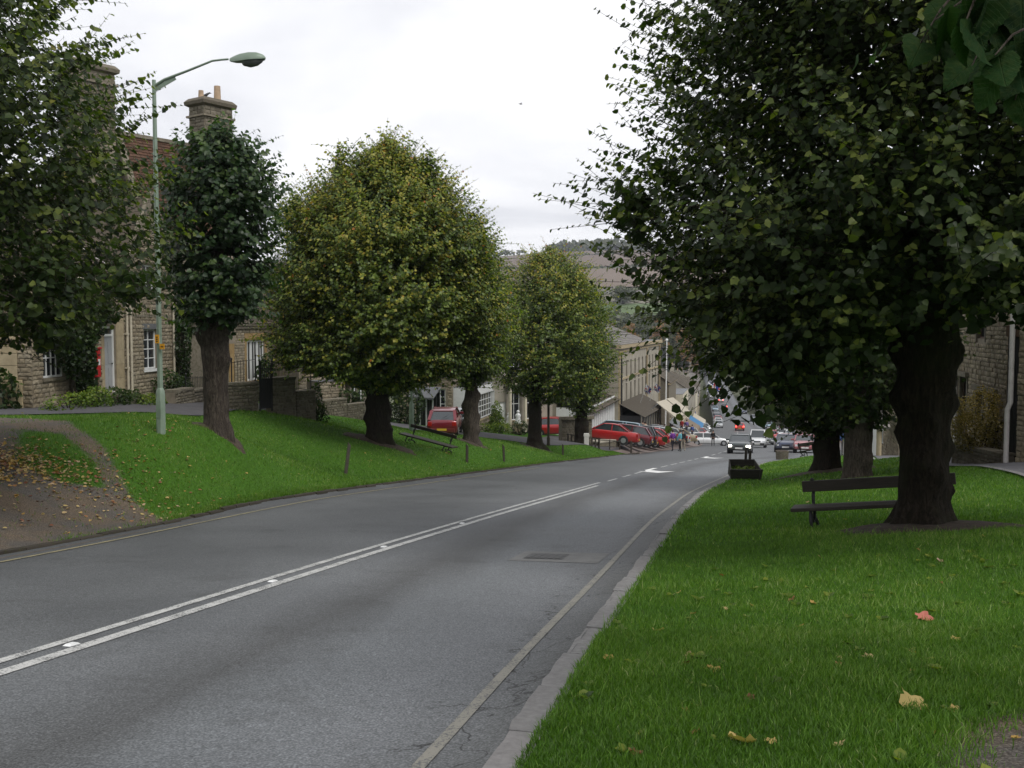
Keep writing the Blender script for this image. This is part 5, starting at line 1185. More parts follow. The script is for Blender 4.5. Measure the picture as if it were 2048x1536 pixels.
wl = lineL
low_wall('low mossy dry stone wall at the lane edge between the lamp column and the small dark tree', 36.2, 41.5, 1.5, .62, seed=61, nparts=150)
W_A = PT(585, 832, 39.5); W_B = PT(540, 834, 38.6)
def onp(px, D): x = XX(px, D); return Vector((x, D, 0))
low_wall('grey stone wall left of the black garden gate', 0, 0, 0, 1.05, seed=71, nparts=150, A=onp(452, 36.6), B=onp(518, 37.6))
low_wall('curved-topped taller grey stone wall right of the black garden gate', 0, 0, 0, 1.45, seed=81, nparts=150, A=onp(546, 38.0), B=onp(592, 38.8), wd=.5)
low_wall('lower grey stone wall stepping down right of the taller one by the gate', 0, 0, 0, 1.1, seed=91, nparts=150, A=onp(593, 38.9), B=onp(632, 39.6), wd=.5)
low_wall('low garden wall with plants hanging over it left of the knobbly dark trunk', 0, 0, 0, .75, seed=95, nparts=120, A=onp(648, 46), B=onp(738, 49.5))
a, b = onp(519, 37.65), onp(545, 38.0); zg = H(a.x, a.y)
gt = thing('garden_gate', 'tall narrow black iron gate between the two grey stone walls', 'gate', (a.x, a.y, zg), math.atan2(b.y - a.y, b.x - a.x)); Lg = (b - a).length
MB().box(0, .05, -.025, .025, 0, 1.85).build('post', MT['black'], gt); MB().box(Lg - .05, Lg, -.025, .025, 0, 1.85).build('post', MT['black'], gt)
MB().box(.05, Lg - .05, -.02, .02, .1, .15).box(.05, Lg - .05, -.02, .02, 1.2, 1.24).box(.05, Lg - .05, -.02, .02, 1.6, 1.64).build('rail', MT['black'], gt)
for k in range(1, 7): MB().box(Lg * k / 7 - .012, Lg * k / 7 + .012, -.012, .012, .1, 1.75 + (.1 if k % 2 else 0)).build('bar', MT['black'], gt)
MB().box(.06, Lg - .06, .0, .02, .15, 1.2).build('back_sheet', MT['black'], gt)
for x_ in (.025, Lg / 2, Lg - .025): MB().sphere((x_, 0, 1.9), .045, 8, 5).build('finial', MT['black'], gt, smooth=60)
A_ = onp(462, 39.2); B_ = onp(512, 38.6)
railing('black railings with a slanted handrail left of the black garden gate', onp(464, 38.2), onp(512, 37.9), .95, H(*onp(464, 38.2)[:2]) + .75, H(*onp(512, 37.9)[:2]) + 1.0, 12)
railing('black railings in front of the white double casement', onp(372, 38.6), onp(412, 40.0), 1.0, -1.45, -1.5, 10)
railing('long black railings over the taller grey wall right of the gate', onp(546, 39.2), onp(622, 42.5), 1.0, H(*onp(546, 39.2)[:2]) + .95, H(*onp(622, 42.5)[:2]) + 1.05, 12)

# --- 6 further left houses (facing the green)
def block(name, label, cat, A, B, zb_, h, dep, mat, wins, roof=None, rmat='slate', rh=2.2, stone=True, cornice=None, winmat='white', doors=(), hip=False, chim=(), band=None, rt=0.3, parts=40):
    L = (B - A).length; ang = math.atan2(B.y - A.y, B.x - A.x)
    t = thing(name, label, cat, (A.x, A.y, zb_), ang); holes = [w_[:4] for w_ in wins] + [d[:4] for d in doors]
    m = MB(); panel(m, L, h, holes, rev=.2); m.add([(0, 0, 0), (0, dep, 0), (0, dep, h), (0, 0, h)], [(0, 1, 2, 3)]); m.add([(L, 0, 0), (L, dep, 0), (L, dep, h), (L, 0, h)], [(3, 2, 1, 0)]); m.add([(0, dep, 0), (L, dep, 0), (L, dep, h), (0, dep, h)], [(0, 1, 2, 3)])
    m.build('wall', MT[mat], t, fix=False)
    if stone: stones(t, L, h - .1, [(a - .15, b + .15, c - .15, d + .15) for a, b, c, d in holes], 'stone_warm' if stone is True else stone, (.13, .18), (.2, .45), nparts=parts, seed=int(L * 10))
    for w_ in wins:
        c_, r_ = (w_[4], w_[5]) if len(w_) > 5 else (2, 2); window(t, *w_[:4], y=.10, cols_=c_, rows_=r_, mat=winmat, panes=False, sill='ashlar', fr=.07, bar_=.04)
    for d in doors: door(t, *d[:4], mat=d[4] if len(d) > 4 else 'greydoor', fan=0, handle=False)
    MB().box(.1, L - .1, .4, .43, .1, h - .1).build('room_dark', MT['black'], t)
    if cornice: MB().box(-.12, L + .12, -.18, .15, h - .12, h + .1).build('cornice', MT[cornice], t)
    if band: MB().box(-.02, L + .02, -.06, .0, band, band + .14).build('string_course', MT['ashlar'], t)
    zt_ = h + (.1 if cornice else 0); o_ = .25
    if roof == 'gable':
        roof_face(t, (-.1, -o_, zt_ - .05), (L + .1, -o_, zt_ - .05), (L + .1, dep / 2, zt_ + rh), (-.1, dep / 2, zt_ + rh), rmat, rt, rt * 1.2, seed=3); roof_face(t, (L + .1, dep + o_, zt_ - .05), (-.1, dep + o_, zt_ - .05), (-.1, dep / 2, zt_ + rh), (L + .1, dep / 2, zt_ + rh), rmat, 0)
        for xe in (0, L): MB().add([(xe, 0, h - .02), (xe, dep, h - .02), (xe, dep / 2, zt_ + rh - .08)], [(0, 1, 2)]).build('gable', MT[mat], t)
    if roof == 'hip':
        i_ = min(L, dep) * .42
        roof_face(t, (-o_, -o_, zt_), (L + o_, -o_, zt_), (L - i_, dep / 2, zt_ + rh), (i_, dep / 2, zt_ + rh), rmat, rt, rt * 1.2, seed=3); roof_face(t, (L + o_, dep + o_, zt_), (-o_, dep + o_, zt_), (i_, dep / 2, zt_ + rh), (L - i_, dep / 2, zt_ + rh), rmat, 0)
        for s0, e0, r0 in (((-o_, dep + o_), (-o_, -o_), (i_, dep / 2)), ((L + o_, -o_), (L + o_, dep + o_), (L - i_, dep / 2))):
            roof_face(t, (*s0, zt_), (*e0, zt_), (*r0, zt_ + rh), (*[v + 1e-3 for v in r0], zt_ + rh), rmat, rt, rt * 1.2, seed=7)
    if roof == 'flat': MB().box(0, L, 0, dep, h - .05, h).build('flat_roof', MT['lead'], t)
    for cx, cy_, cw, chh in chim:
        m = MB(); m.box(cx - cw / 2, cx + cw / 2, cy_ - .35, cy_ + .35, h, chh); m.box(cx - cw / 2 - .08, cx + cw / 2 + .08, cy_ - .43, cy_ + .43, chh - .2, chh); c = m.build('chimney', MT['far_stone'], t)
        MB().cyl((cx - .15, cy_), .1, chh, chh + .35, 8).cyl((cx + .2, cy_), .1, chh, chh + .3, 8).build('chimney_pot', MT['pot'], c)
    return t, L
A, B = onp(598, 52), onp(700, 56)
block('stone_house', 'house with brown mullioned windows partly behind the golden tree, left of the knobbly dark trunk', 'house', A, B, -3.2, 5.6, 6, 'mortar',
      [(.3, 1.9, 2.2, 3.5, 4, 1), (2.3, 2.9, 1.2, 3.3, 2, 1)], 'gable', 'slate', winmat='brownwood', parts=300)
A, B = onp(640, 49.5), onp(690, 50.5)
block('bay_front', 'low round-topped stone bay wall in front of the mullioned windows', 'wall', A, B, -2.75, 1.55, 1.2, 'mortar', [], 'flat', parts=120)
# small hipped stone lodge with columns
A, B = onp(700, 55), onp(742, 56)
t, L = block('stone_porch', 'small slatted stone porch with a steep pyramid roof left of the knobbly trunk', 'porch', A, B, -3.2, 1.9, 1.6, 'grey_stone', [(.12, .42, .2, 1.6, 1, 1), (.55, .85, .2, 1.6, 1, 1)], 'hip', 'slate', rh=1.7, stone=False)
# black and white slatted verandah with grey canopy
A, B = onp(826, 61), onp(872, 60); L = (B - A).length
t = thing('verandah', 'black and white slatted verandah front under a grey lead canopy behind the second lamp post', 'verandah', (A.x, A.y, -4.9), math.atan2(B.y - A.y, B.x - A.x))
MB().box(0, L, .35, .4, 0, 2.6).build('back_wall', MT['black'], t)
for k in range(8): MB().box(L * k / 7.3, L * k / 7.3 + .07, 0, .07, 0, 2.3).build('slat', MT['white' if k % 2 == 0 else 'black'], t)
MB().add([(-.15, -.45, 2.15), (L + .15, -.45, 2.15), (L + .1, .4, 2.75), (-.1, .4, 2.75), (-.15, -.45, 2.05), (L + .15, -.45, 2.05)], [(0, 1, 2, 3), (4, 5, 1, 0), (0, 3, 4), (1, 5, 2)]).build('canopy', MT['lead'], t)
A, B = onp(800, 64.5), onp(905, 64)
block('stone_house', 'warm stone house over the grey canopy behind the dark red hatchback', 'house', A, B, -5.0, 5.2, 6, 'mortar', [(.4, 1.2, 3.4, 4.4), (2.3, 3.0, 1.0, 2.5, 2, 3)], 'gable', parts=120)
A, B = onp(905, 65), onp(945, 66)
block('stone_house', 'low warm stone house just behind the pale knobbly trunk', 'house', A, B, -5.2, 4.2, 5, 'mortar', [(.2, .9, 1.0, 2.5, 2, 3)], 'gable', parts=80)
A, B = onp(945, 64), onp(985, 70); 
t, L = block('bay_window', 'white many-paned bay window on a low stone base left of the cone-shaped shrub', 'bay window', A, B, -5.9, 3.5, 2.5, 'white', [(.12, 6.8, 1.25, 2.9, 9, 4)], 'flat', stone=False)
stones(t, L, 1.15, [], 'stone_warm', (.13, .18), (.2, .45), nparts=80, seed=9)
A, B = onp(985, 72), onp(1105, 76)
t, L = block('stone_house', 'pale house with a white columned porch left of the thin dark pole', 'house', A, B, -6.3, 6.4, 6, 'far_stone', [(1.6, 2.7, .9, 3.3, 2, 2), (3.2, 3.9, .9, 3.3, 1, 2), (1.6, 2.7, 4.1, 5.6)], 'gable', stone=False, doors=[(.3, 1.3, .1, 2.3, 'white')])
for x_ in (1.35, 2.85, 4.05): MB().cyl((x_, -.4), .12, .0, 3.5, 10).build('column', MT['cream'], t, smooth=50)
MB().box(1.1, 4.3, -.6, 0, 3.5, 3.75).build('entablature', MT['cream'], t)
A, B = onp(1092, 78), onp(1125, 84)
block('stone_house', 'dark-windowed house hidden behind the thin dark pole', 'house', A, B, -7.0, 7.2, 6, 'grey_stone', [(.5, 1.6, .8, 3.0), (.5, 1.6, 4.2, 5.8)], 'gable', stone=False)
A, B = onp(1140, 84), onp(1178, 90)
block('stone_house', 'house seen in slivers behind the tree furthest down the left verge', 'house', A, B, -7.6, 6.4, 6, 'far_stone', [(.8, 1.9, .8, 3.0), (.8, 1.9, 3.9, 5.3)], 'gable', stone=False)
# monument wall by tree
A, B = onp(1124, 69), onp(1184, 69.6)
block('stone_monument', 'squat weathered stone block wall with a moulded top behind the furthest verge tree', 'monument', A, B, H(A.x, A.y) - .2, 2.0, .7, 'grey_stone', [], 'flat', stone='grey_stone', cornice='grey_stone', parts=60)

# white shopfront row and pilastered building down the left side of the street
def shopfront(t, L, h, mat, n, glassz=(.5, 2.4), y=-.05):
    m = MB(); m.box(0, L, y - .12, y, h - .5, h); m.box(0, L, y - .02, 0, 0, glassz[0])
    for k in range(n + 1): m.box(L * k / n - .06, L * k / n + .06, y - .05, 0, 0, h - .5)
    m.build('shopfront', MT[mat], t)
A, B = onp(1176, 81), onp(1232, 97); zq = float(H(A.x, A.y)) - .3
t, L = block('white_shop', 'low white slatted shopfront under a dark roof behind the red saloon', 'shop', A, B, zq - .6, 3.4, 5, 'white', [(.6 + 1.1 * k, 1.4 + 1.1 * k, .9, 2.7, 1, 1) for k in range(13) if 1.6 + 1.1 * k < (B - A).length - .3], None, stone=False)
roof_face(t, (-.1, -.5, 3.0), (L + .1, -.5, 3.0), (L + .1, 3, 4.4), (-.1, 3, 4.4), 'slate', .3, .36)
A, B = onp(1178, 90.5), onp(1232, 97.5)
t, L = block('stone_house', 'ashlar corner house with tall pilasters left of the long windowed hall', 'house', A + Vector((-.5, 2.2, 0)), B + Vector((-.1, 2.4, 0)), -9.2, 8.8, 7, 'far_stone', [(1.2, 2.2, 5.4, 7.4), (3.8, 4.8, 5.4, 7.4), (6.2, 7.0, 5.4, 7.4)], 'hip', 'grey_roof', rh=1.6, stone=False, cornice='ashlar')
for x_ in (.2, L - .9, L - .2): MB().box(x_ - .22, x_ + .22, -.14, 0, .5, 8.6).build('pilaster', MT['ashlar'], t)
A, B = onp(1236, 96), onp(1318, 130); zq = -9.9
hl = thing('long_hall', 'long building with two rows of narrow windows and a hipped roof, left of the flagpole', 'building', (A.x, A.y, zq), math.atan2(B.y - A.y, B.x - A.x)); L = (B - A).length
hh = PT(1250, 695, 97).z - zq; wins = []
nW = 11
for k in range(nW):
    x_ = 2.2 + (L - 3.6) * k / (nW - 1) - .3
    wins += [(x_, x_ + 1.15, hh - 3.6, hh - 1.4), (x_, x_ + 1.15, 3.4, 5.6)]
m = MB(); panel(m, L, hh, wins, rev=.3, z0=-2); m.add([(0, 0, -2), (0, 11, -2), (0, 11, hh), (0, 0, hh)], [(0, 1, 2, 3)]); m.add([(L, 0, -2), (L, 11, -2), (L, 11, hh), (L, 0, hh)], [(3, 2, 1, 0)]); m.build('wall', MT['far_stone'], hl, fix=False)
for w_ in wins: window(hl, *w_, y=.16, cols_=1, rows_=2, mat='brownwood', panes=False, fr=.07)
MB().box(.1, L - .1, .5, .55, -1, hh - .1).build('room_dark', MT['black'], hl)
MB().box(-.3, L + .3, -.35, .2, hh - .1, hh + .25).box(-.15, L + .15, -.15, 0, hh - .45, hh - .3).build('cornice', MT['ashlar'], hl)
MB().box(0, L, -.1, 0, 6.1, 6.3).build('string_course', MT['ashlar'], hl)
for x_ in [.3, 1.1] + [L - .4] + [L * .62]: MB().box(x_ - .25, x_ + .25, -.16, 0, -1, hh - .45).build('pilaster', MT['ashlar'], hl)
for s0, e0, r0, r1 in (((-.3, -.3), (L * .62, -.3), (L * .62 - 4, 5.5), (5, 5.5)), ((-.3, 11.3), (-.3, -.3), (5, 5.5), (5.001, 5.501)), ((L * .62, 11.3), (-.3, 11.3), (5, 5.5), (L * .62 - 4, 5.5)), ((L * .62, -.3), (L * .62, 11.3), (L * .62 - 4, 5.5), (L * .62 - 4.001, 5.501))):
    roof_face(hl, (*s0, hh + .26), (*e0, hh + .26), (*r0, hh + 2.9), (*r1, hh + 2.9), 'grey_roof', .45, .5, jit=.005)
MB().box(L * .62, L, 0, 11, hh + .2, hh + .3).build('flat_roof', MT['lead'], hl)
m = MB(); m.box(4.6, 6.2, 5.0, 6.0, hh + 1.5, hh + 4.6); m.box(4.4, 6.4, 4.8, 6.2, hh + 4.6, hh + 4.9); m.build('chimney', MT['far_stone'], hl)
MB().tube([(-.8 + 1.6, -.2, hh - .5), (.8, -.2, 0)], .09, 6).build('drainpipe', MT['black'], hl)
# lean-to front with canvas awnings
zt = H(*(A + (B - A) * .2)[:2]) - zq
m = MB(); m.box(.2, L * .48, -2.2, 0, -1, zt + 2.7); m.build('shop_front', MT['black'], hl)
m = MB()
for k in range(9): x_ = .2 + (L * .48 - .2) * k / 8; m.box(x_ - .1, x_ + .1, -2.3, -2.2, -1, zt + 2.7)
m.build('shop_mullion', MT['far_stone'], hl)
m = MB(); m.add([(0, -2.6, zt + 2.6), (L * .5, -2.6, zt + 2.3), (L * .5, 0, zt + 3.7), (0, 0, zt + 3.9)], [(0, 1, 2, 3)]); m.build('lean_to_roof', MT['slate'], hl)
for k, (f0, f1) in enumerate(((.34, .62), (.63, .86))):
    x0_, x1_ = L * f0, L * f1; zz_ = zt - 1.2 * (f0 + .1)
    aw = MB().add([(x0_, -4.4, zz_ + 2.1), (x1_, -4.4, zz_ + 1.6), (x1_, -2.3, zz_ + 3.3), (x0_, -2.3, zz_ + 3.7), (x0_, -4.4, zz_ + 1.85), (x1_, -4.4, zz_ + 1.35)], [(0, 1, 2, 3), (4, 5, 1, 0), (0, 3, 4), (1, 5, 2)]).build('awning', MT['canvas'], hl)
# flags on the hall
def union_flag(label, loc, rz, w_=1.4, h_=.8, tilt=.5, grp=None):
    t = thing('union_flag', label, 'flag', loc, rz, grp, ry=tilt)
    MB().tube([(0, 0, -.6), (0, 0, h_ + 1.0)], .025, 6).build('pole', MT['white'], t)
    def sheet(poly, y, mat, nm):
        m = MB(); vs_ = [(x * w_, y + .05 * math.sin(x * 6), .1 + z * h_ + 1.0 - .2) for x, z in poly]; m.add(vs_, [tuple(range(len(poly)))]).build(nm, MT[mat], t)
    sheet([(0, 0), (.33, 0), (.66, 0), (1, 0), (1, 1), (.66, 1), (.33, 1), (0, 1)], 0, 'flagblue', 'field')
    for y in (-.006, .006):
        sheet([(0, .0), (.12, 0), (1, .9), (1, 1), (.88, 1), (0, .12)], y, 'white', 'white_saltire'); sheet([(1, .0), (1, .12), (.12, 1), (0, 1), (0, .88), (.88, 0)], y * 1.1, 'white', 'white_saltire')
        sheet([(.38, 0), (.62, 0), (.62, 1), (.38, 1)], y * 1.5, 'white', 'white_cross'); sheet([(0, .32), (1, .32), (1, .68), (0, .68)], y * 1.6, 'white', 'white_cross')
        sheet([(.44, 0), (.56, 0), (.56, 1), (.44, 1)], y * 2.2, 'flagred', 'red_cross'); sheet([(0, .41), (1, .41), (1, .59), (0, .59)], y * 2.3, 'flagred', 'red_cross')
    return t
MT['flagblue'] = M_plain('flag_blue', (.02, .04, .22), .8, .05, 3); MT['flagred'] = M_plain('flag_red', (.45, .02, .03), .8, .05, 3)
union_flag('left one of the two small red white and blue flags over the canvas awning', PT(1283, 798, 104), -.9, .9, .75, .4)
union_flag('right one of the two small red white and blue flags over the canvas awning', PT(1302, 794, 110), -.9, .9, .75, .4)
union_flag('large red white and blue flag hanging over the left pavement far down the street', PT(1412, 793, 185), -.4, 2.4, 1.8, .15)
fp = thing('flagpole', 'tall white flagpole between the long hall and the next buildings', 'flagpole', PT(1331, 800, 128), 0)
MB().tube([(0, 0, -4), (0.1, 0, 7.6)], [.11, .07], 8).build('pole', MT['white'], fp, smooth=50); MB().sphere((.1, 0, 7.7), .18, 8, 5).build('finial', MT['white'], fp)

# far left row
rnd = random.Random(5)
row = [(1319, 131, 144, 8.5, 'grey_stone', 'gable', 'narrow dark stone building just right of the flagpole'), (0, 144.5, 158, 7.4, 'cream', 'flat', 'white rendered shop with a brown awning beyond the flagpole'), (0, 158.5, 176, 8.2, 'far_stone', 'gable', 'pale stone shop with a blue awning on the left of the street'),
       (0, 176.5, 196, 7.4, 'far_stone', 'gable', 'stone terrace behind the large hanging flag'), (0, 196.5, 222, 8.0, 'cream', 'gable', 'cream terrace far down the left of the street'), (0, 222.5, 256, 7.2, 'far_stone', 'gable', 'stone terrace farther down the left of the street'),
       (0, 257, 300, 7.0, 'grey_stone', 'gable', 'dark stone terrace near the bottom of the street, left side'), (0, 301, 350, 7, 'far_stone', 'gable', 'terrace at the bend near the bottom of the street, left side'), (0, 351, 430, 6.5, 'far_stone', 'gable', 'last terrace at the bottom of the street, left side')]
for i, (px, Da, Db, h, mt, rf, lab) in enumerate(row):
    off = -4.6 if Da < 140 else -3.6; A = Vector((float(XLf(Da)) + off, Da, 0)); B = Vector((float(XLf(Db)) + off, Db, 0)); Lw = (B - A).length; nw = max(2, int(Lw / 3.4))
    zb_ = float(ZR(Db)) - .5; ws = []
    for k in range(nw):
        x_ = Lw * (k + .5) / nw; ws += [(x_ - .5, x_ + .5, 4.6, 6.0)] + ([(x_ - .7, x_ + .7, 1.5, 3.0)] if k % 2 else [])
    t, L = block('terrace_building', lab, 'building', A, B, zb_, h + .8, 7, mt, ws, rf, 'grey_roof' if i % 2 else 'slate', rh=2.4, stone=False, cornice='ashlar' if i % 3 == 0 else None, chim=[(Lw - 1, 3.5, 1.4, h + 4.4)] if rf == 'gable' else (), rt=.5, band=3.9, doors=[(Lw * .5 / nw - .5, Lw * .5 / nw + .5, .6, 2.7, 'black')])
    if i in (0, 1, 2, 3):
        am = ('lead', 'canvas_brown', 'bluecanvas', 'canvas')[i]
        if am == 'canvas_brown': MT.setdefault('canvas_brown', M_plain('brown_canvas', (.17, .13, .09), .85, .1, 3))
        MB().add([(.4, -2.2, 2.9), (Lw * .55, -2.2, 2.9), (Lw * .55, -.02, 4.2), (.4, -.02, 4.2), (.4, -2.2, 2.5), (Lw * .55, -2.2, 2.5)], [(0, 1, 2, 3), (4, 5, 1, 0), (0, 3, 4), (1, 5, 2)]).build('awning', MT[am], t)
        MB().box(Lw * .6, Lw * .95, -.12, 0, 3.2, 3.8).build('shop_sign', MT[('white', 'white', 'signgreen', 'flagblue')[i]] if i != 2 else MT.setdefault('signgreen', M_plain('sign_green', (.02, .12, .06), .6, .05, 3)), t)

# right row far down
rrow = [(62, 74, 7.2, 'far_stone', 'stone house at the top of the right row with a white door hood'), (74.5, 92, 7.6, 'cream', 'cream house behind the parked cars on the right'), (92.5, 114, 7.4, 'far_stone', 'stone house with dark shop windows behind the parked cars on the right'), (114.5, 140, 7.0, 'cream', 'pale shop on the right of the street, hidden by leaves'),
        (140.5, 170, 7.6, 'far_stone', 'stone terrace on the right, behind the trunks'), (171, 210, 7.0, 'far_stone', 'stone terrace far down the right of the street'), (211, 260, 7.2, 'grey_stone', 'dark terrace far down the right of the street'), (261, 330, 7.0, 'far_stone', 'long terrace near the bottom of the street, right side'), (331, 430, 6.5, 'far_stone', 'last terrace at the bottom of the street, right side')]
for i, (Da, Db, h, mt, lab) in enumerate(rrow):
    off = 7.5 if Da > 70 else 6.5; A = Vector((float(XRf(Db)) + off, Db, 0)); B = Vector((float(XRf(Da)) + off, Da, 0)); Lw = (B - A).length; nw = max(2, int(Lw / 3.4)); ws = []
    for k in range(nw): x_ = Lw * (k + .5) / nw; ws += [(x_ - .5, x_ + .5, 4.6, 6.0), (x_ - .6, x_ + .6, 1.4, 2.9)]
    block('terrace_building', lab, 'building', A, B, float(ZR(Db)) - .3, h + (.107 * (Db - Da) * .5 if Da < 120 else 0), 7, mt, ws, 'gable', 'slate' if i % 2 else 'grey_roof', rh=2.4, stone=False, rt=.5, chim=[(1, 3.5, 1.2, h + 4.6)])
# white gabled shop seen between the trunks and stone porch
A, B = onp(1738, 58), onp(1756, 54); zq = H(A.x, A.y) - .4
t, L = block('white_building', 'narrow white-painted wall between the two right-hand trunks', 'building', A, B, zq, 6, 4, 'white', [(.6, 1.5, 3.6, 4.8)], 'gable', stone=False)
A, B = onp(1757, 53.5), onp(1800, 47); zq = H(A.x, A.y) - .4
t, L = block('stone_house', 'brown stone house with a small pillared door hood, left of the big dark trunk', 'house', A, B, zq, 5.6, 6, 'mortar', [(.8, 1.9, 1.2, 2.6)], 'gable', parts=200)
MB().bar((L * .5, -.9, 2.6), (L * .8, -.9, 3.3), .9, .1, up=(0, 0, 1)).bar((L * .8, -.9, 3.3), (L * 1.05, -.9, 2.6), .9, .1).build('door_hood', MT['grey_roof'], t)
for x_ in (L * .55, L): MB().cyl((x_, -.9), .12, 0, 2.6, 8).build('column', MT['ashlar'], t, smooth=50)

# --- right-hand near house
A = Vector((XX(1905, 35), 35, 0)); B = Vector((XX(2013, 28), 28, 0)); L = (B - A).length; zq = H(A.x, A.y) - .5
t = thing('stone_house', 'rubble stone house with dark hooded windows behind the clipped round bush at right', 'house', (A.x, A.y, zq), math.atan2(B.y - A.y, B.x - A.x))
hs = [(1.3, 2.3, 1.5, 3.3), (3.7, 4.5, 1.7, 3.0), (5.3, 6.1, 1.7, 3.0), (3.5, 4.6, 4.6, 5.6)]
m = MB(); panel(m, L, 6.4, hs); m.box(L - .01, L, 0, 5, 0, 6.4); m.build('wall', MT['mortar'], t)
stones(t, L, 6.4, [(a - .15, b + .15, c - .12, d + .18) for a, b, c, d in hs], 'stone_warm', (.11, .16), (.16, .36), seed=111)
for a, b, c, d in hs[:3] + hs[3:]:
    window(t, a, b, c, d, cols_=2, rows_=2, mat='brownwood', panes=True)
    MB().box(a - .15, a, -.05, .1, c - .1, d).build('jamb', MT['grey_stone'], t); MB().box(b, b + .15, -.05, .1, c - .1, d).build('jamb', MT['grey_stone'], t)
    MB().box(a - .25, b + .25, -.14, .1, d + .02, d + .17).build('hood_mould', MT['grey_stone'], t)
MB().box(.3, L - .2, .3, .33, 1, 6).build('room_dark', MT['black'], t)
roof_face(t, (-.1, -.25, 6.4), (L + .1, -.25, 6.4), (L + .1, 3, 9.2), (-.1, 3, 9.2), 'slate', .22, .26, seed=113)
MB().tube([(1.05, -.1, 6.3), (1.05, -.1, .4)], .055, 8).build('drainpipe', MT['pipewhite'], t, smooth=60)
A2 = Vector((XX(2036, 25.2), 25.2, 0)); t = thing('stone_house', 'rubble stone house cut off by the right edge, with a white drainpipe at its corner', 'house', (A2.x, A2.y, H(A2.x, A2.y) - .4), math.atan2(-7, 1.6) )
m = MB(); panel(m, 7, 6.6, []); m.add([(0, 0, 0), (0, 5, 0), (0, 5, 6.6), (0, 0, 6.6)], [(0, 1, 2, 3)]); m.build('wall', MT['mortar'], t, fix=False)
stones(t, 7, 6.5, [], 'stone_warm', (.11, .16), (.16, .36), seed=121, nparts=200)
MB().tube([(-.12, -.12, 6.5), (-.12, -.12, 1.95), (-.2, -.14, 1.75), (-.2, -.14, .05)], .065, 8).build('drainpipe', MT['pipewhite'], t, smooth=60)
g_ = thing('dark_gap_panel', 'tall black panel standing in for the dark gap between the two right-hand houses', 'door', (XX(2012, 27.4), 27.4, H(XX(2012, 27.4), 27.4) - .2), math.atan2(-2.0, .46))
MB().box(0, 2.1, .02, .1, 0, 3.7).build('gap_backing', MT['black'], g_); MB().box(0, 2.1, -.06, .12, 3.7, 4.0).build('lintel', MT['brownwood'], g_)  # black sheet and boards stand in for the shaded recess between the houses
for k in range(7): MB().box(.05 + k * .29, .05 + k * .29 + .275, -.01, .02, .02, 3.68).build('board', MT['black'], g_)
low_wall('low rubble wall under the clipped round bush at right', 0, 0, 0, .75, seed=131, nparts=150, A=onp(1905, 29.5), B=onp(2004, 26.9))
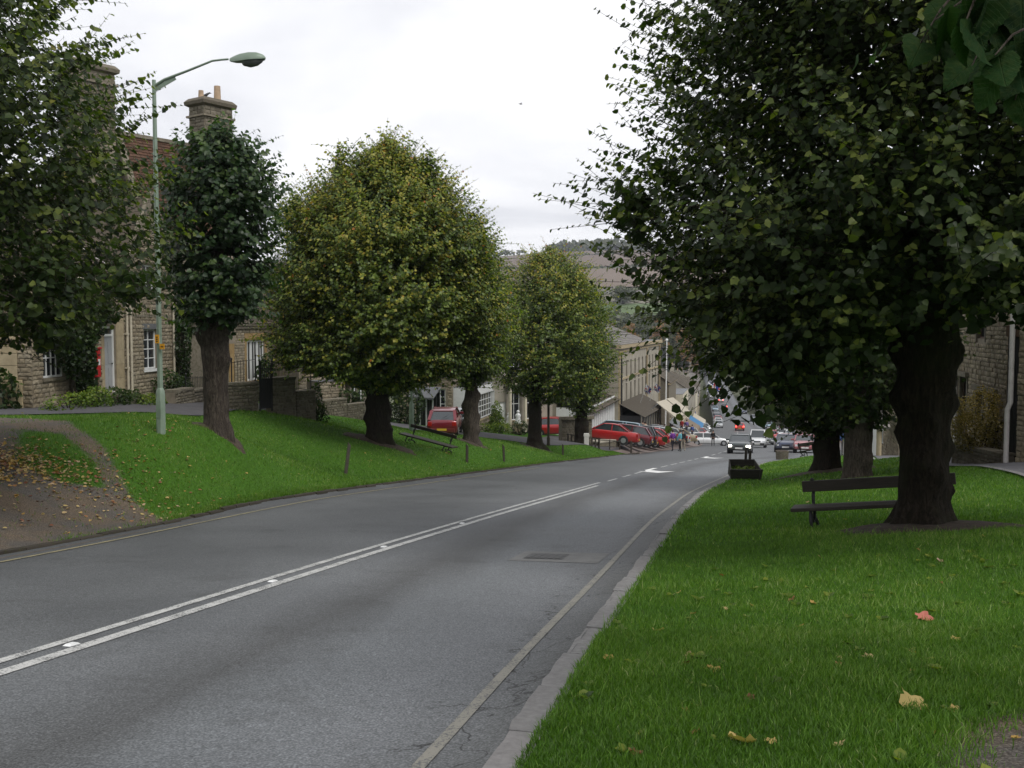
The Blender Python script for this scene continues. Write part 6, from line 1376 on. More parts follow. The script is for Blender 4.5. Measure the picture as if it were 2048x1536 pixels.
# shrubs
p = onp(1966, 28.6, ); p.z = H(p.x, p.y) + .35
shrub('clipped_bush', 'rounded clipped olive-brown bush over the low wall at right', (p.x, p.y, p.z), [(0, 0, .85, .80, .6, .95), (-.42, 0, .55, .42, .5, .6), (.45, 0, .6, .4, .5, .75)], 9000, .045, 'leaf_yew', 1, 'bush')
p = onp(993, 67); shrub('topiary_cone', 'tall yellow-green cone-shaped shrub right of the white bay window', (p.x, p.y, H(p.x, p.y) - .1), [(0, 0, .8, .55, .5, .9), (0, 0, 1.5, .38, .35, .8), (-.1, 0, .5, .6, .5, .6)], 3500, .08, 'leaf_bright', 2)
D = 31.8; sl = [
 ('dark ivy climbing over the cottage wall around the dark doorway', lineL(32) + Vector((.35, 0, 0)), [(0, -.2, 2.7, .3, 1.2, .8), (0, .5, 2.6, .3, .6, .5), (0, -1.2, 2.2, .3, .7, 1.2), (.1, -.4, 1.6, .35, .35, 1.6), (.05, 1.7, 3.0, .25, .7, .3)], 4200, .12, 'leaf_shrub'),
 ('dark climber on the corner where the gabled house meets the orange-trimmed house', lineL(40) + Vector((.3, 0, 0)), [(0, 0, 2.2, .3, .45, 2.0), (0, .7, 3.2, .3, .8, .6)], 1800, .11, 'leaf_shrub'),
 ('bush under the sash window of the gabled house', lineL(38.0) + Vector((.55, 0, 0)), [(0, 0, .5, .5, 1.1, .75), (0, 1.3, .4, .5, .6, .55)], 1500, .09, 'leaf_shrub'),
 ('yellow-flowered low planting in front of the cottage at far left', lineL(29.6) + Vector((1.0, 0, 0)), [(0, 0, .15, .5, 1.6, .4), (.2, 1.4, .2, .4, .8, .45)], 1500, .07, 'leaf_bright'),
 ('low dark plants along the foot of the cottage wall', lineL(32.6) + Vector((.85, 0, 0)), [(0, 0, .15, .35, 1.3, .5), (0, 1.6, .1, .3, .8, .35)], 1400, .08, 'leaf_shrub'),
 ('trailing plants in front of the grey cottage door steps', lineL(35.2) + Vector((1.15, 0, 0)), [(0, 0, .05, .35, .9, .35), (0, -.8, .1, .3, .5, .4)], 900, .07, 'leaf_bright'),
 ('shrub standing against the white triple casement window', lineL(49) + Vector((.8, 0, 0)), [(0, 0, .9, .5, .8, 1.1), (0, .3, 1.8, .35, .5, .6)], 1200, .12, 'leaf_shrub'),
 ('dark plant hanging off the end of the lower stepped wall', onp(634, 40), [(0, 0, .5, .25, .3, 1.1), (.15, 0, .2, .3, .3, .5)], 700, .09, 'leaf_shrub'),
 ('flower bed bushes over the low garden wall left of the knobbly dark trunk', onp(680, 50.5), [(-.8, 0, .8, .7, .5, .6), (.3, 0, .9, .8, .5, .5), (1.2, 0, .6, .6, .5, .7)], 1500, .11, 'leaf_shrub'),
 ('dark hedge right of the knobbly dark trunk behind the second lamp post', onp(800, 58), [(-.6, 0, 1.0, .9, .7, 1.4), (.5, 0, 1.3, .9, .7, 1.6)], 2600, .13, 'leaf_shrub'),
 ('low bright bushes at the foot of the white bay window', onp(978, 66), [(-.3, 0, .3, .8, .5, .4), (.8, 0, .3, .8, .5, .5)], 900, .09, 'leaf_bright'),
 ('pale green shrub beside the garden statue', onp(1040, 72), [(0, 0, .5, .6, .5, .6)], 500, .1, 'leaf_shrub'),
 ('spiky dark plant leaning against the pale gate pier', onp(4, 28.9), [(0, 0, .3, .5, .4, .8)], 500, .14, 'leaf_shrub'),
 ('tall dark shrub in front of the grey upper house', lineL(44) + Vector((-.2, 0, 0)), [(0, 0, 4.6, .5, 1.4, .8)], 1200, .12, 'leaf_shrub')]
for i, (lab, p, bl, n, lf, mt) in enumerate(sl):
    shrub('shrub' if 'climb' not in lab and 'ivy' not in lab else 'climber', lab, (p.x, p.y, H(p.x, p.y) - .05), bl, n, lf, mt, 20 + i, 'shrub' if 'climb' not in lab else 'climber')

# ------------------------------------------------------------------ far country
def vcurve(x, xs_, ys_): return np.interp(x, xs_, ys_)
def HILL(X, Y):
    """valley floor and the far hillside"""
    z = vcurve(Y, [100, 200, 300, 420, 520, 590, 640, 668, 720, 900, 1150, 1500, 1700, 2600], [-14, -21.5, -26.5, -29, -22, 7, 15, 20, 26, 46, 78, 105, 112, 96])
    z = z + 5 * np.sin(X * .006 + 1) * sstep(Y, 600, 900) + 3.5 * np.sin(X * .013 + Y * .004) * sstep(Y, 650, 900) + np.clip((X - 150) * .012, -4, 14) * sstep(Y, 700, 1300)
    return z - 1.0
xs_h = np.concatenate([np.arange(-2600, -300, 120), np.arange(-300, 700, 12), np.arange(700, 3000, 120)]); ys_h = np.concatenate([np.arange(125, 700, 12), np.arange(700, 1700, 20), np.arange(1700, 2700, 100)])
def hsheet(name, x0, x1, y0, y1, dz, mat, edge=0.0, step=14, kind='structure'):
    X, Y = np.meshgrid(np.arange(x0, x1 + .1, step), np.arange(y0, y1 + .1, step)); Yw = Y + edge * np.sin(X * .01) ; Z = HILL(X, Yw) + dz
    n = X.shape[1]; i = np.arange(X.shape[0] - 1)[:, None] * n + np.arange(n - 1)[None, :]
    o = link(name, np_mesh(name, np.stack([X, Yw, Z], -1).reshape(-1, 3), np.stack([i, i + 1, i + n + 1, i + n], -1).reshape(-1, 4), mat, smooth=True)); o['kind'] = kind; return o
MT['hill'] = M_plain('far_pasture', (.075, .085, .035), .95, .25, .01, bmp=0, world=True); MT['plough'] = M_plain('ploughed_earth', (.120, .085, .062), .95, .14, .006, bmp=0, world=True, scl=(1, 5, 1)); MT['stubble'] = M_plain('stubble_field', (.17, .13, .095), .95, .12, .01, bmp=0, world=True)
MT['plough2'] = M_plain('paler_ploughed_earth', (.135, .098, .07), .95, .12, .008, bmp=0, world=True); MT['greenfield'] = M_plain('green_field', (.075, .115, .035), .95, .12, .02, bmp=0, world=True)
X, Y = np.meshgrid(xs_h, ys_h); n = len(xs_h); i = np.arange(len(ys_h) - 1)[:, None] * n + np.arange(n - 1)[None, :]
# the sheet stays below the street corridor
_Z = HILL(X, Y); _Z = np.where((Y < 640), np.minimum(_Z, HT(X, np.minimum(Y, 610)) - 1.2 * (np.abs(X - XCf(np.minimum(Y, 610))) < 60)), _Z)
o = link('hillside', np_mesh('hillside', np.stack([X, Y, _Z], -1).reshape(-1, 3), np.stack([i, i + 1, i + n + 1, i + n], -1).reshape(-1, 4), MT['hill'], smooth=True)); o['kind'] = 'structure'
# country left and right of the street, and behind the camera
def slab(name, x0, x1, y0, y1, st):
    X, Y = np.meshgrid(np.arange(x0, x1 + .1, st), np.arange(y0, y1 + .1, st)); side = -1 if x1 < 0 else 1
    Z = HT(np.clip(X, -44, 60), Y) - (.4 if side else 0) ; n = X.shape[1]; i = np.arange(X.shape[0] - 1)[:, None] * n + np.arange(n - 1)[None, :]
    o = link(name, np_mesh(name, np.stack([X, Y, Z], -1).reshape(-1, 3), np.stack([i, i + 1, i + n + 1, i + n], -1).reshape(-1, 4), MT['hill'], smooth=True)); o['kind'] = 'structure'
slab('left_fields', -700, -40, -60, 130, 10); slab('right_fields', 60, 700, -60, 130, 10)
X, Y = np.meshgrid(np.arange(-40, 61, 4.), np.arange(-150, -29, 6.)); n = X.shape[1]; i = np.arange(X.shape[0] - 1)[:, None] * n + np.arange(n - 1)[None, :]
o = link('rear_ground', np_mesh('rear_ground', np.stack([X, Y, np.full(X.shape, float(ZR(-30)) - .1)], -1).reshape(-1, 3), np.stack([i, i + 1, i + n + 1, i + n], -1).reshape(-1, 4), MT['hill'])); o['kind'] = 'structure'
hsheet('ploughed_field', -420, 900, 735, 960, 1.0, MT['plough2'], 10); hsheet('ploughed_field', -420, 320, 985, 1180, 1.0, MT['plough'], 14); hsheet('ploughed_field', -200, 260, 1200, 1420, 1.2, MT['plough'], 10)
hsheet('stubble_field', 262, 900, 1190, 1430, 1.3, MT['stubble'], 8); hsheet('ploughed_field', 325, 900, 985, 1165, 1.0, MT['plough'], 14); hsheet('green_field', -60, 500, 592, 640, .9, MT['greenfield'], 2, 8)
def clumps(name, label, cat, P, R, mat, seed, n=26, leaf=1.0, root=None, kind='stuff', hz_=.9):
    """leafy masses at P with radii R"""
    rg = np.random.default_rng(seed); m = len(P); v = rg.normal(0, 1, (m, n, 3)); v /= np.linalg.norm(v, axis=2, keepdims=True); v[..., 2] = np.abs(v[..., 2]) * 1.1 - .25
    q = P[:, None, :] + v * R[:, None, None] * rg.uniform(.6, 1.1, (m, n, 1)) * np.array([1, 1, hz_]); q = q.reshape(-1, 3); Nn = v.reshape(-1, 3)
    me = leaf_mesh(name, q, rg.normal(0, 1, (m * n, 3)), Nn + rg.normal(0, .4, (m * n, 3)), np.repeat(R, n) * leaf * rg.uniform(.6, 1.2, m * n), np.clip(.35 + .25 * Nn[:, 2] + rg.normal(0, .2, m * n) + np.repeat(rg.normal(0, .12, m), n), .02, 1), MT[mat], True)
    o = link(name, me, root)
    if root: o['kind'] = 'stuff'
    else: setp(o, label, cat, None, kind)
    return o
rg = np.random.default_rng(3)
def belt(name, label, x0, x1, yf, spacing, r, mat, seed, rows=3, dy=14, leaf=.8, n=24):
    rg = np.random.default_rng(seed); k = int((x1 - x0) / spacing); P = []; R = []
    for row_ in range(rows):
        x = np.linspace(x0, x1, k) + rg.normal(0, spacing * .3, k); y = yf(x) + row_ * dy + rg.normal(0, 3, k); rr = r * rg.uniform(.75, 1.2, k)
        P.append(np.stack([x, y, HILL(x, y) + rr * .7], 1)); R.append(rr)
    clumps(name, label, 'wood' if rows > 1 else 'hedge', np.concatenate(P), np.concatenate(R), mat, seed, n=n, leaf=leaf)
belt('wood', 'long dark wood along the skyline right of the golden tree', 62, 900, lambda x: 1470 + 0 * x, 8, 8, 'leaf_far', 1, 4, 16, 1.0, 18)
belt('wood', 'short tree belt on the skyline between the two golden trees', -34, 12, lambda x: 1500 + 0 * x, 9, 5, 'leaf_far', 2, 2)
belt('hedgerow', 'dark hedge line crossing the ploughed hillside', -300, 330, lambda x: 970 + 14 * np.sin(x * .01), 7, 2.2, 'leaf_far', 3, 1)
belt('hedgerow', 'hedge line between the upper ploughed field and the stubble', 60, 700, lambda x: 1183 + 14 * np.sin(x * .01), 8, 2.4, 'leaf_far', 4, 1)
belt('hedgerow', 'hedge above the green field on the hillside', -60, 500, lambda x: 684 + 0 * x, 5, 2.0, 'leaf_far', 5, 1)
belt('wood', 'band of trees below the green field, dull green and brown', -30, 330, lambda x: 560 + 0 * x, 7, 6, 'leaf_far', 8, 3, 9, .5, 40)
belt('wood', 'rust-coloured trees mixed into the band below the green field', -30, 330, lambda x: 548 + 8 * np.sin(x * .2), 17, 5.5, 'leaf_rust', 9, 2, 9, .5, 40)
def fartree(px, D, py_top, wpx, mat, label, seed, py_base=None):
    x = XX(px, D); zt = PT(px, py_top, D).z; zb_ = float(HILL(np.array(x), np.array(D * 1.0))); zb_ = max(zb_, PT(px, 735, D).z if D < 520 else zb_); h = max(zt - zb_, 3); R = wpx / FPX * D / 2
    t = thing('far_tree', label, 'tree', (x, D, zb_)); MB().tube([(0, 0, -1), (0, 0, h * .5)], [R * .12, R * .06], 6).build('trunk', MT['bark_dark'], t)
    rg = np.random.default_rng(seed); m = 26; v = rg.normal(0, 1, (m, 3)); v /= np.linalg.norm(v, axis=1, keepdims=True); P = np.array([0, 0, h * .50]) + v * np.array([R * .68, R * .68, h * .42]) * rg.uniform(.3, 1, (m, 1))
    clumps('crown', '', '', P, np.full(m, R * .42), mat, seed, n=46, leaf=.30, root=t, hz_=.8)
for k, a in enumerate([(1245, 640, 572, 62, 'leaf_far', 'round dark tree right of the stone farmhouse on the hillside'), (1232, 430, 616, 48, 'leaf_far', 'grey-green tree below the green field, nearest the golden tree'), (1262, 410, 622, 40, 'leaf_rust', 'rust-coloured small tree in the valley behind the hall chimney'), (1225, 400, 640, 40, 'leaf_rust', 'orange-brown tree left of the hall chimney'),
        (1290, 380, 612, 60, 'leaf_far', 'broad olive tree right of the hall chimney'), (1318, 420, 608, 44, 'leaf_rust', 'orange tree beside the big right-hand crown'), (1345, 360, 622, 64, 'leaf_far', 'tall olive tree behind the flagpole'), (1372, 340, 640, 52, 'leaf_rust', 'brown-leaved tree above the far left roofs'), (1400, 380, 610, 70, 'leaf_far', 'large tree closing the bottom of the street'),
        (1450, 460, 610, 90, 'leaf_far', 'dense tree beyond the end of the street'), (1500, 470, 600, 90, 'leaf_rust', 'brown tree beyond the end of the street, right'), (1310, 330, 660, 46, 'leaf_far', 'dark tree just above the hall parapet'), (1200, 420, 640, 50, 'leaf_far', 'grey tree half behind the conical golden tree'), (1420, 520, 700, 60, 'leaf_far', 'low dark tree where the street ends'), (1385, 520, 690, 50, 'leaf_rust', 'rusty tree left of where the street ends')]):
    fartree(a[0], a[1], a[2], a[3], a[4], a[5], 200 + k)
p = PT(1210, 600, 660); zb_ = float(HILL(np.array(p.x), np.array(655.))) - .3
fh = thing('farmhouse', 'long stone farmhouse with a grey roof on the far hillside', 'farmhouse', (p.x - 4, 655, zb_), .12)
MB().box(-9, 11, 0, 7, 0, 5.0).build('wall', MT['far_stone'], fh); roof_face(fh, (-9.3, -.3, 5), (11.3, -.3, 5), (11.3, 3.5, 9.2), (-9.3, 3.5, 9.2), 'grey_roof', 0); roof_face(fh, (11.3, 7.3, 5), (-9.3, 7.3, 5), (-9.3, 3.5, 9.2), (11.3, 3.5, 9.2), 'grey_roof', 0)
MB().box(-12, -9, 1, 5, 0, 3.2).build('lean_to', MT['far_stone'], fh); MB().box(9.8, 11, 3, 4, 8, 10.6).build('chimney', MT['far_stone'], fh)
for k in range(4): MB().box(-6 + k * 4.3, -4.9 + k * 4.3, -.05, .1, 1.4, 3.2).build('window', MT['glass'], fh)
fb_ = thing('barn', 'low stone barn beside the farmhouse on the far hillside', 'barn', (p.x + 12, 662, zb_ + .8), .1)
MB().box(0, 13, 0, 7, 0, 3.8).build('wall', MT['far_stone'], fb_); roof_face(fb_, (-.3, -.3, 3.8), (13.3, -.3, 3.8), (13.3, 3.5, 7), (-.3, 3.5, 7), 'grey_roof', 0)
bw = thing('field_wall', 'pale dry stone wall along the top of the green field', 'wall', (0, 0, 0)); m = MB(); xs_ = np.arange(-40, 420, 10)
for a, b in zip(xs_, xs_[1:]): m.bar((a, 644, float(HILL(np.array(a * 1.), np.array(644.))) + 1.2), (b, 644, float(HILL(np.array(b * 1.), np.array(644.))) + 1.2), .8, 1.7)
m.build('wall', MT['far_stone'], bw)

# ------------------------------------------------------------------ cars
def M_car(name, c, rough=.28, metal=.25):
    m, t, b = mat_new(name); v = pos(t); n = tnoise(t, v, 3, 3); z = t.nodes.new("ShaderNodeSeparateXYZ"); t.links.new(v, z.inputs[0])
    d = mth(t, 'MULTIPLY', ramp(t, mth(t, 'ADD', z.outputs[2], mth(t, 'MULTIPLY', n, .3)), [(.3, (1,) * 3), (.75, (0,) * 3)]), .45)
    t.links.new(mixc(t, d, c, (.10, .09, .075)), b.inputs['Base Color']); b.inputs['Roughness'].default_value = rough; b.inputs['Metallic'].default_value = metal; b.inputs['Coat Weight'].default_value = .6; b.inputs['Coat Roughness'].default_value = .08
    return m
CC = {k: M_car('paint_' + k, c) for k, c in dict(red=(.40, .015, .015), darkred=(.16, .010, .018), maroon=(.12, .012, .02), silver=(.42, .44, .45), lightblue=(.22, .32, .38), white=(.72, .73, .73), grey=(.10, .11, .115), darkgreen=(.02, .032, .03), gold=(.30, .25, .16), pink=(.34, .10, .11), navy=(.02, .03, .07), black=(.015, .016, .018)).items()}
MT['tyre'] = M_plain('tyre', (.018, .018, .018), .85, .1, 20, bmp=.1); MT['rim'] = M_plain('rim', (.45, .46, .47), .3, .1, 9, metal=.7, bmp=0); MT['trim'] = M_plain('black_trim', (.03, .03, .032), .6, .1, 9, bmp=0)
MT['plate_y'] = M_plain('plate_yellow', (.62, .42, .04), .5, .03, 4, bmp=0); MT['plate_w'] = M_plain('plate_white', (.7, .7, .68), .5, .03, 4, bmp=0); MT['redlens'] = M_plain('red_lens', (.35, .01, .01), .2, .1, 4, bmp=0); MT['headlens'] = M_plain('head_lens', (.62, .64, .66), .1, .1, 4, bmp=0, spec=.9)
MT['headlit'] = M_plain('headlamp_lit', (.9, .9, .85), .3, 0, 4, bmp=0, emit=(1, .93, .8), estr=9); MT['taillit'] = M_plain('tail_lamp_lit', (.8, .02, .02), .3, 0, 4, bmp=0, emit=(1, .05, .03), estr=5); MT['amber'] = M_plain('amber_lens', (.7, .2, .01), .2, 0, 4, bmp=0)
# (length, width, height, [hood z at nose, hood z at screen], x of screen base, roof start, roof end, glass tail, tail x at belt, belt z, boot z)
KIND = dict(hatch=(3.75, 1.64, 1.40, .66, .90, .95, 1.65, 2.95, 3.62, .93, .93), saloon=(4.45, 1.70, 1.38, .66, .88, 1.15, 1.95, 3.05, 3.75, .90, .93), estate=(4.5, 1.70, 1.45, .68, .90, 1.15, 1.90, 3.95, 4.38, .92, .92),
            mpv=(4.6, 1.82, 1.72, .80, 1.02, .75, 1.60, 4.1, 4.50, 1.02, 1.02), van=(4.1, 1.66, 1.78, .74, .98, .85, 1.45, 3.95, 4.05, .98, .98))
def car(kind, paint, label, loc, rz, group=None, lit=None, tail=None, plate='w', slope=0.0, open_door=False, rx=0.0, name='parked_car'):
    """front of the car points along local -x ... x=0 nose, x=L tail; origin under the middle"""
    L, W, Hh, zn, zs, xs0, xr0, xr1, xg, zb_, zbt = KIND[kind]; P_ = CC[paint]
    t = thing(name, label, 'van' if kind == 'van' else 'car', loc, rz, group, rx=rx, ry=slope); X = lambda x: x - L / 2; hw = W / 2
    st = [(0.0, .80, .30, zn - .16, .36), (.10, .93, .22, zn - .02, .34), (.45, .99, .20, zn + (zs - zn) * .45, .5), (xs0, 1.0, .19, zs, .7), ((xs0 + xr1) / 2, 1.0, .19, zb_ + .0, .8), (xr1, 1.0, .19, zb_, .8), (xg, .985, .20, zbt, .8), (L - .10, .93, .23, zbt - .02, .7), (L, .82, .30, zbt - .16, .6)]
    rings = []
    for x, wf, z0, z1, _ in st:
        w_ = hw * wf; zm = z0 + (z1 - z0) * .55
        rings.append([(X(x), s_ * a, z) for s_, a, z in ((-1, w_ * .86, z0), (-1, w_ * .97, z0 + .08), (-1, w_, zm), (-1, w_ * .97, z1 - .10), (-1, w_ * .88, z1 - .015), (-1, w_ * .45, z1 + .02), (1, w_ * .45, z1 + .02), (1, w_ * .88, z1 - .015), (1, w_ * .97, z1 - .10), (1, w_, zm), (1, w_ * .97, z0 + .08), (1, w_ * .86, z0))])
    MB().loft(rings).build('body', P_, t, smooth=38)
    # greenhouse (glass) with roof and pillars in body colour
    g = [(X(xs0 - .02), zs - .02, hw * .86, .0), (X(xr0), Hh - .05, hw * .70, 0), (X(xr1), Hh - .06, hw * .70, 0), (X(xg), zbt - .02, hw * .82, 0)]
    def ring(x, ztop, w_top): return [(x, -hw * .885, zb_ - .03), (x, -w_top, ztop), (x, w_top, ztop), (x, hw * .885, zb_ - .03)]
    rr = [ring(X(xs0), zs - .0, hw * .86), ring(X(xr0), Hh - .05, hw * .72), ring(X((xr0 + xr1) / 2), Hh - .015, hw * .73), ring(X(xr1), Hh - .05, hw * .72), ring(X(xg), zbt + .0, hw * .84)]
    glassy = kind != 'van'
    MB().loft(rr).build('windows', MT['carglass'], t, smooth=25)
    m = MB(); zr_ = Hh
    m.loft([[(X(x), -hw * wq, z), (X(x), -hw * wq * .9, z + .035), (X(x), hw * wq * .9, z + .035), (X(x), hw * wq, z), (X(x), hw * wq, z - .03), (X(x), -hw * wq, z - .03)] for x, z, wq in ((xr0 - .05, Hh - .065, .72), (xr0 + .25, Hh - .03, .74), ((xr0 + xr1) / 2, Hh - .01, .745), (xr1 - .2, Hh - .03, .74), (xr1 + .06, Hh - .07, .72))])
    m.build('roof', P_, t, smooth=40)
    xm = (xr0 + xr1) / 2 + .05
    for s_ in (-1, 1):
        MB().bar((X(xs0 - .02), s_ * hw * .875, zs - .01), (X(xr0), s_ * hw * .735, Hh - .04), .07, .06).build('pillar', P_, t); MB().bar((X(xr1), s_ * hw * .735, Hh - .04), (X(xg), s_ * hw * .86, zbt), .16 if kind != 'saloon' else .10, .07).build('pillar', P_, t)
        MB().bar((X(xm), s_ * hw * .895, zb_ - .02), (X(xm), s_ * hw * .75, Hh - .03), .07, .04).build('pillar', P_, t)
        if kind in ('estate', 'mpv'): MB().bar((X(xr1 - .95), s_ * hw * .895, zb_ - .02), (X(xr1 - .95), s_ * hw * .75, Hh - .03), .08, .04).build('pillar', P_, t)
    if kind == 'van':
        MB().loft([[(X(x), -hw * .90, zb_ - .04), (X(x), -hw * .78, zt), (X(x), hw * .78, zt), (X(x), hw * .90, zb_ - .04)] for x, zt in ((2.0, Hh + .02), (xr1, Hh + .01), (xg + .02, Hh - .5))]).build('load_panels', P_, t, smooth=30)
    wx = (.72, L - .78 if kind != 'saloon' else L - .98)
    for x in wx:
        for s_ in (-1, 1):
            rw = .29; n = 18; yo = s_ * (hw + .006); yi = s_ * (hw - .19)
            cyl = lambda r, y0, y1: [[(X(x) + r * math.cos(2 * PI * k / n), y, .29 + r * math.sin(2 * PI * k / n)) for k in range(n)] for y in (y0, y1)]
            MB().loft(cyl(.345, s_ * (hw + .002), s_ * (hw - .24))).build('wheel_arch', MT['trim'], t)
            wh = MB().loft(cyl(rw, yi, yo)).build('wheel', MT['tyre'], t, smooth=40)
            MB().loft(cyl(.185, s_ * hw, s_ * (hw + .016))).build('rim', MT['rim'], wh, smooth=40)
    MB().box(X(-.05), X(.10), -hw * .84, hw * .84, .26, .46).build('front_bumper', MT['trim'] if kind in ('van', 'estate') else P_, t, bevel=.03)
    MB().box(X(L - .10), X(L + .05), -hw * .84, hw * .84, .28, .50).build('rear_bumper', MT['trim'] if kind in ('van', 'estate') else P_, t, bevel=.03)
    MB().box(X(-.012), X(.06), -hw * .38, hw * .38, zn - .22, zn - .09).build('grille', MT['trim'], t)
    for s_ in (-1, 1):
        h = MB().box(X(-.005), X(.14), s_ * hw * .78 - .15, s_ * hw * .78 + .09 * (s_ < 0) + .06, zn - .24, zn - .07); h.build('headlight', MT['headlit' if lit else 'headlens'], t, bevel=.015)
        MB().box(X(L - .12), X(L + .008), min(s_ * hw * .66, s_ * hw * .93), max(s_ * hw * .66, s_ * hw * .93), zbt - .30, zbt - .08).build('tail_light', MT['taillit' if tail else 'redlens'], t, bevel=.015)
        MB().box(X(xs0 + .12), X(xs0 + .22), min(s_ * hw * .9, s_ * (hw + .17)), max(s_ * hw * .9, s_ * (hw + .17)), zs + .02, zs + .14).build('door_mirror', P_, t, bevel=.02)
        MB().box(X(xm), X(xm + .012), min(s_ * hw * .995, s_ * (hw + .004)), max(s_ * hw * .995, s_ * (hw + .004)), .3, zb_ - .1).build('door_gap', MT['trim'], t)
    MB().box(X(-.065), X(-.05), -.26, .26, .31, .42).build('number_plate', MT['plate_w'], t)
    MB().box(X(L + .05), X(L + .068), -.26, .26, .40, .51).build('number_plate', MT['plate_y'], t)
    if kind == 'hatch': MB().bar((X(xg + .02), -.05, zbt + .05), (X(xg - .22), .32, zbt + .27), .02, .015).build('rear_wiper', MT['trim'], t)
    if open_door: MB().box(X(xr0 - .1), X(xr0 + .0), hw, hw + .85, .35, Hh - .25).build('open_door', P_, t, bevel=.03)
    return t
def road_z(x, y): return H(x, y) + .02
SL = math.atan(.107)
hd = math.atan2(1, .31)     # street direction (down the hill) as an angle
def down(kind, paint, label, px, D, toward=True, group=None, x=None, extra=0.0, **k):
    """car standing along the street: toward = nose towards the camera"""
    x = XX(px, D) if x is None else x; a = math.atan2(4, float(XCf(D + 2) - XCf(D - 2))) if D < 420 else 1.3
    rz = a + extra if toward else a + PI + extra      # local +x is nose->tail
    sl_ = math.atan((float(ZR(D + 3)) - float(ZR(D - 3))) / 6) * (-1 if toward else 1)
    return car(kind, paint, label, (x, D, road_z(x, D)), rz, group, slope=sl_, **k)
TR = 'cars driving up and down the street'; PK = 'cars parked along the street'
down('saloon', 'darkgreen', 'dark green car driving up the hill with both headlamps lit', 1482, 74, True, TR, lit=True, name='moving_car')
down('van', 'white', 'small white van following the dark green car up the hill', 1517, 100, True, TR, name='moving_van')
down('saloon', 'grey', 'dark grey car following behind the small white van', 1533, 121, True, TR, name='moving_car')
down('hatch', 'red', 'red car last in the line coming up behind the white van', 1543, 139, True, TR, name='moving_car')
down('saloon', 'navy', 'dark parked car facing uphill beside the pinkish-red car on the right', 1573, 79, True, PK)
down('saloon', 'pink', 'pinkish-red parked car nearest the far bench on the right', 1611, 76, True, PK, x=XX(1611, 76))
down('hatch', 'pink', 'pale pink car parked close behind the dark parked car on the right', 1577, 89, True, PK)
down('hatch', 'lightblue', 'pale blue hatchback parked on the right beside the people', 1582, 98, True, PK)
down('estate', 'silver', 'silver estate parked on the right beyond the pale blue hatchback', 1583, 108, True, PK)
down('hatch', 'red', 'red-tailed car driving away down the hill, two lamps lit', 1480, 183, False, TR, tail=True, name='moving_car')
down('hatch', 'white', 'white car with lit tail lamps near the bottom of the street', 1442, 330, False, TR, tail=True, name='moving_car')
down('saloon', 'black', 'dark car with lit tail lamps near the bottom of the street', 1449, 300, False, TR, tail=True, name='moving_car')
down('van', 'white', 'white van queueing near the bottom of the street', 1424, 360, False, TR, name='moving_van')
down('hatch', 'silver', 'silver car queueing at the bottom of the street', 1418, 410, False, TR, tail=True, name='moving_car')
# angled row on the left; nose to the buildings
def angled(kind, paint, label, D, dxx=0.0, ang=0.0, **k):
    L = KIND[kind][0]; x = float(XLf(D)) - L / 2 - .5 + dxx; a = math.atan2(-.25, 1) + ang
    dz_ = H(x + 1.5, D) - H(x - 1.5, D)
    return car(kind, paint, label, (x, D, H(x, D) + .03), a, PK, slope=-math.atan(dz_ / 3) * .45, rx=-math.atan(.107) * .9, **k)
angled('saloon', 'red', 'bright red saloon first in the angled row, right of the low stone wall', 71.5, .2)
angled('estate', 'maroon', 'maroon estate second in the angled row behind the bright red saloon', 74.2, .7)
angled('mpv', 'lightblue', 'pale blue people carrier with a door standing open', 78.0, -.5)
angled('mpv', 'black', 'dark people carrier right of the pale blue one', 80.4, .1)
angled('hatch', 'red', 'red hatchback with a white hubcap in the middle of the angled row', 80.0, 1.5) if False else angled('hatch', 'red', 'red hatchback with a bright hubcap in the middle of the angled row', 83.0, .4)
angled('hatch', 'red', 'second red hatchback, behind the one with the bright hubcap', 86.2, .3)
angled('hatch', 'silver', 'silver hatchback with its tailgate by the purple-jacketed person', 89.0, .3)
angled('saloon', 'grey', 'grey saloon right of the silver hatchback', 92.0, .2)
angled('hatch', 'silver', 'small silver car low between two dark saloons', 95.0, .3)
angled('saloon', 'black', 'dark saloon near the far end of the angled row', 98.2, .3)
angled('saloon', 'silver', 'silver saloon near the far end of the angled row', 101.4, .2)
angled('saloon', 'gold', 'gold saloon last in the angled row beside the man in black', 104.6, .5)
c_ = car('estate', 'white', 'white estate car swung out broadside at the end of the angled row', (XX(1420, 113), 113, H(XX(1420, 113), 113) + .02), PI - .12, PK, rx=.1)
for k, (px, D, kd, pt, lab) in enumerate([(1388, 128, 'hatch', 'silver', 'silver car parked just past the white estate'), (1420, 152, 'hatch', 'red', 'red car parked on the left beyond the white estate'), (1433, 160, 'saloon', 'silver', 'silver saloon parked on the left beyond the red one'), (1440, 169, 'hatch', 'grey', 'grey car parked far down the left side'), (1448, 178, 'estate', 'white', 'white estate parked far down the left side')]):
    x = float(XLf(D)) - 1.6; car(kd, pt, lab, (x, D, H(x, D)), math.atan2(4, 1) + .35, PK, slope=.05)
rc = random.Random(8); pk_ = ['silver', 'white', 'red', 'navy', 'grey', 'lightblue', 'maroon', 'white', 'silver', 'darkgreen']
for k, D in enumerate((196, 210, 224, 240, 262, 285, 315, 350, 390)):
    x = float(XLf(D)) + 1.0; car(rc.choice(['hatch', 'saloon', 'estate']), pk_[k], '%s car in the left-hand line of cars low down the street, %s' % (pk_[k].replace('navy', 'navy blue').replace('lightblue', 'pale blue').replace('darkgreen', 'dark green'), 'by the hanging flag' if k < 2 else 'closer half' if k < 5 else 'farther half'), (x, D, H(x, D) + .02), math.atan2(10, float(XLf(D + 10) - XLf(D))), PK, slope=.04)
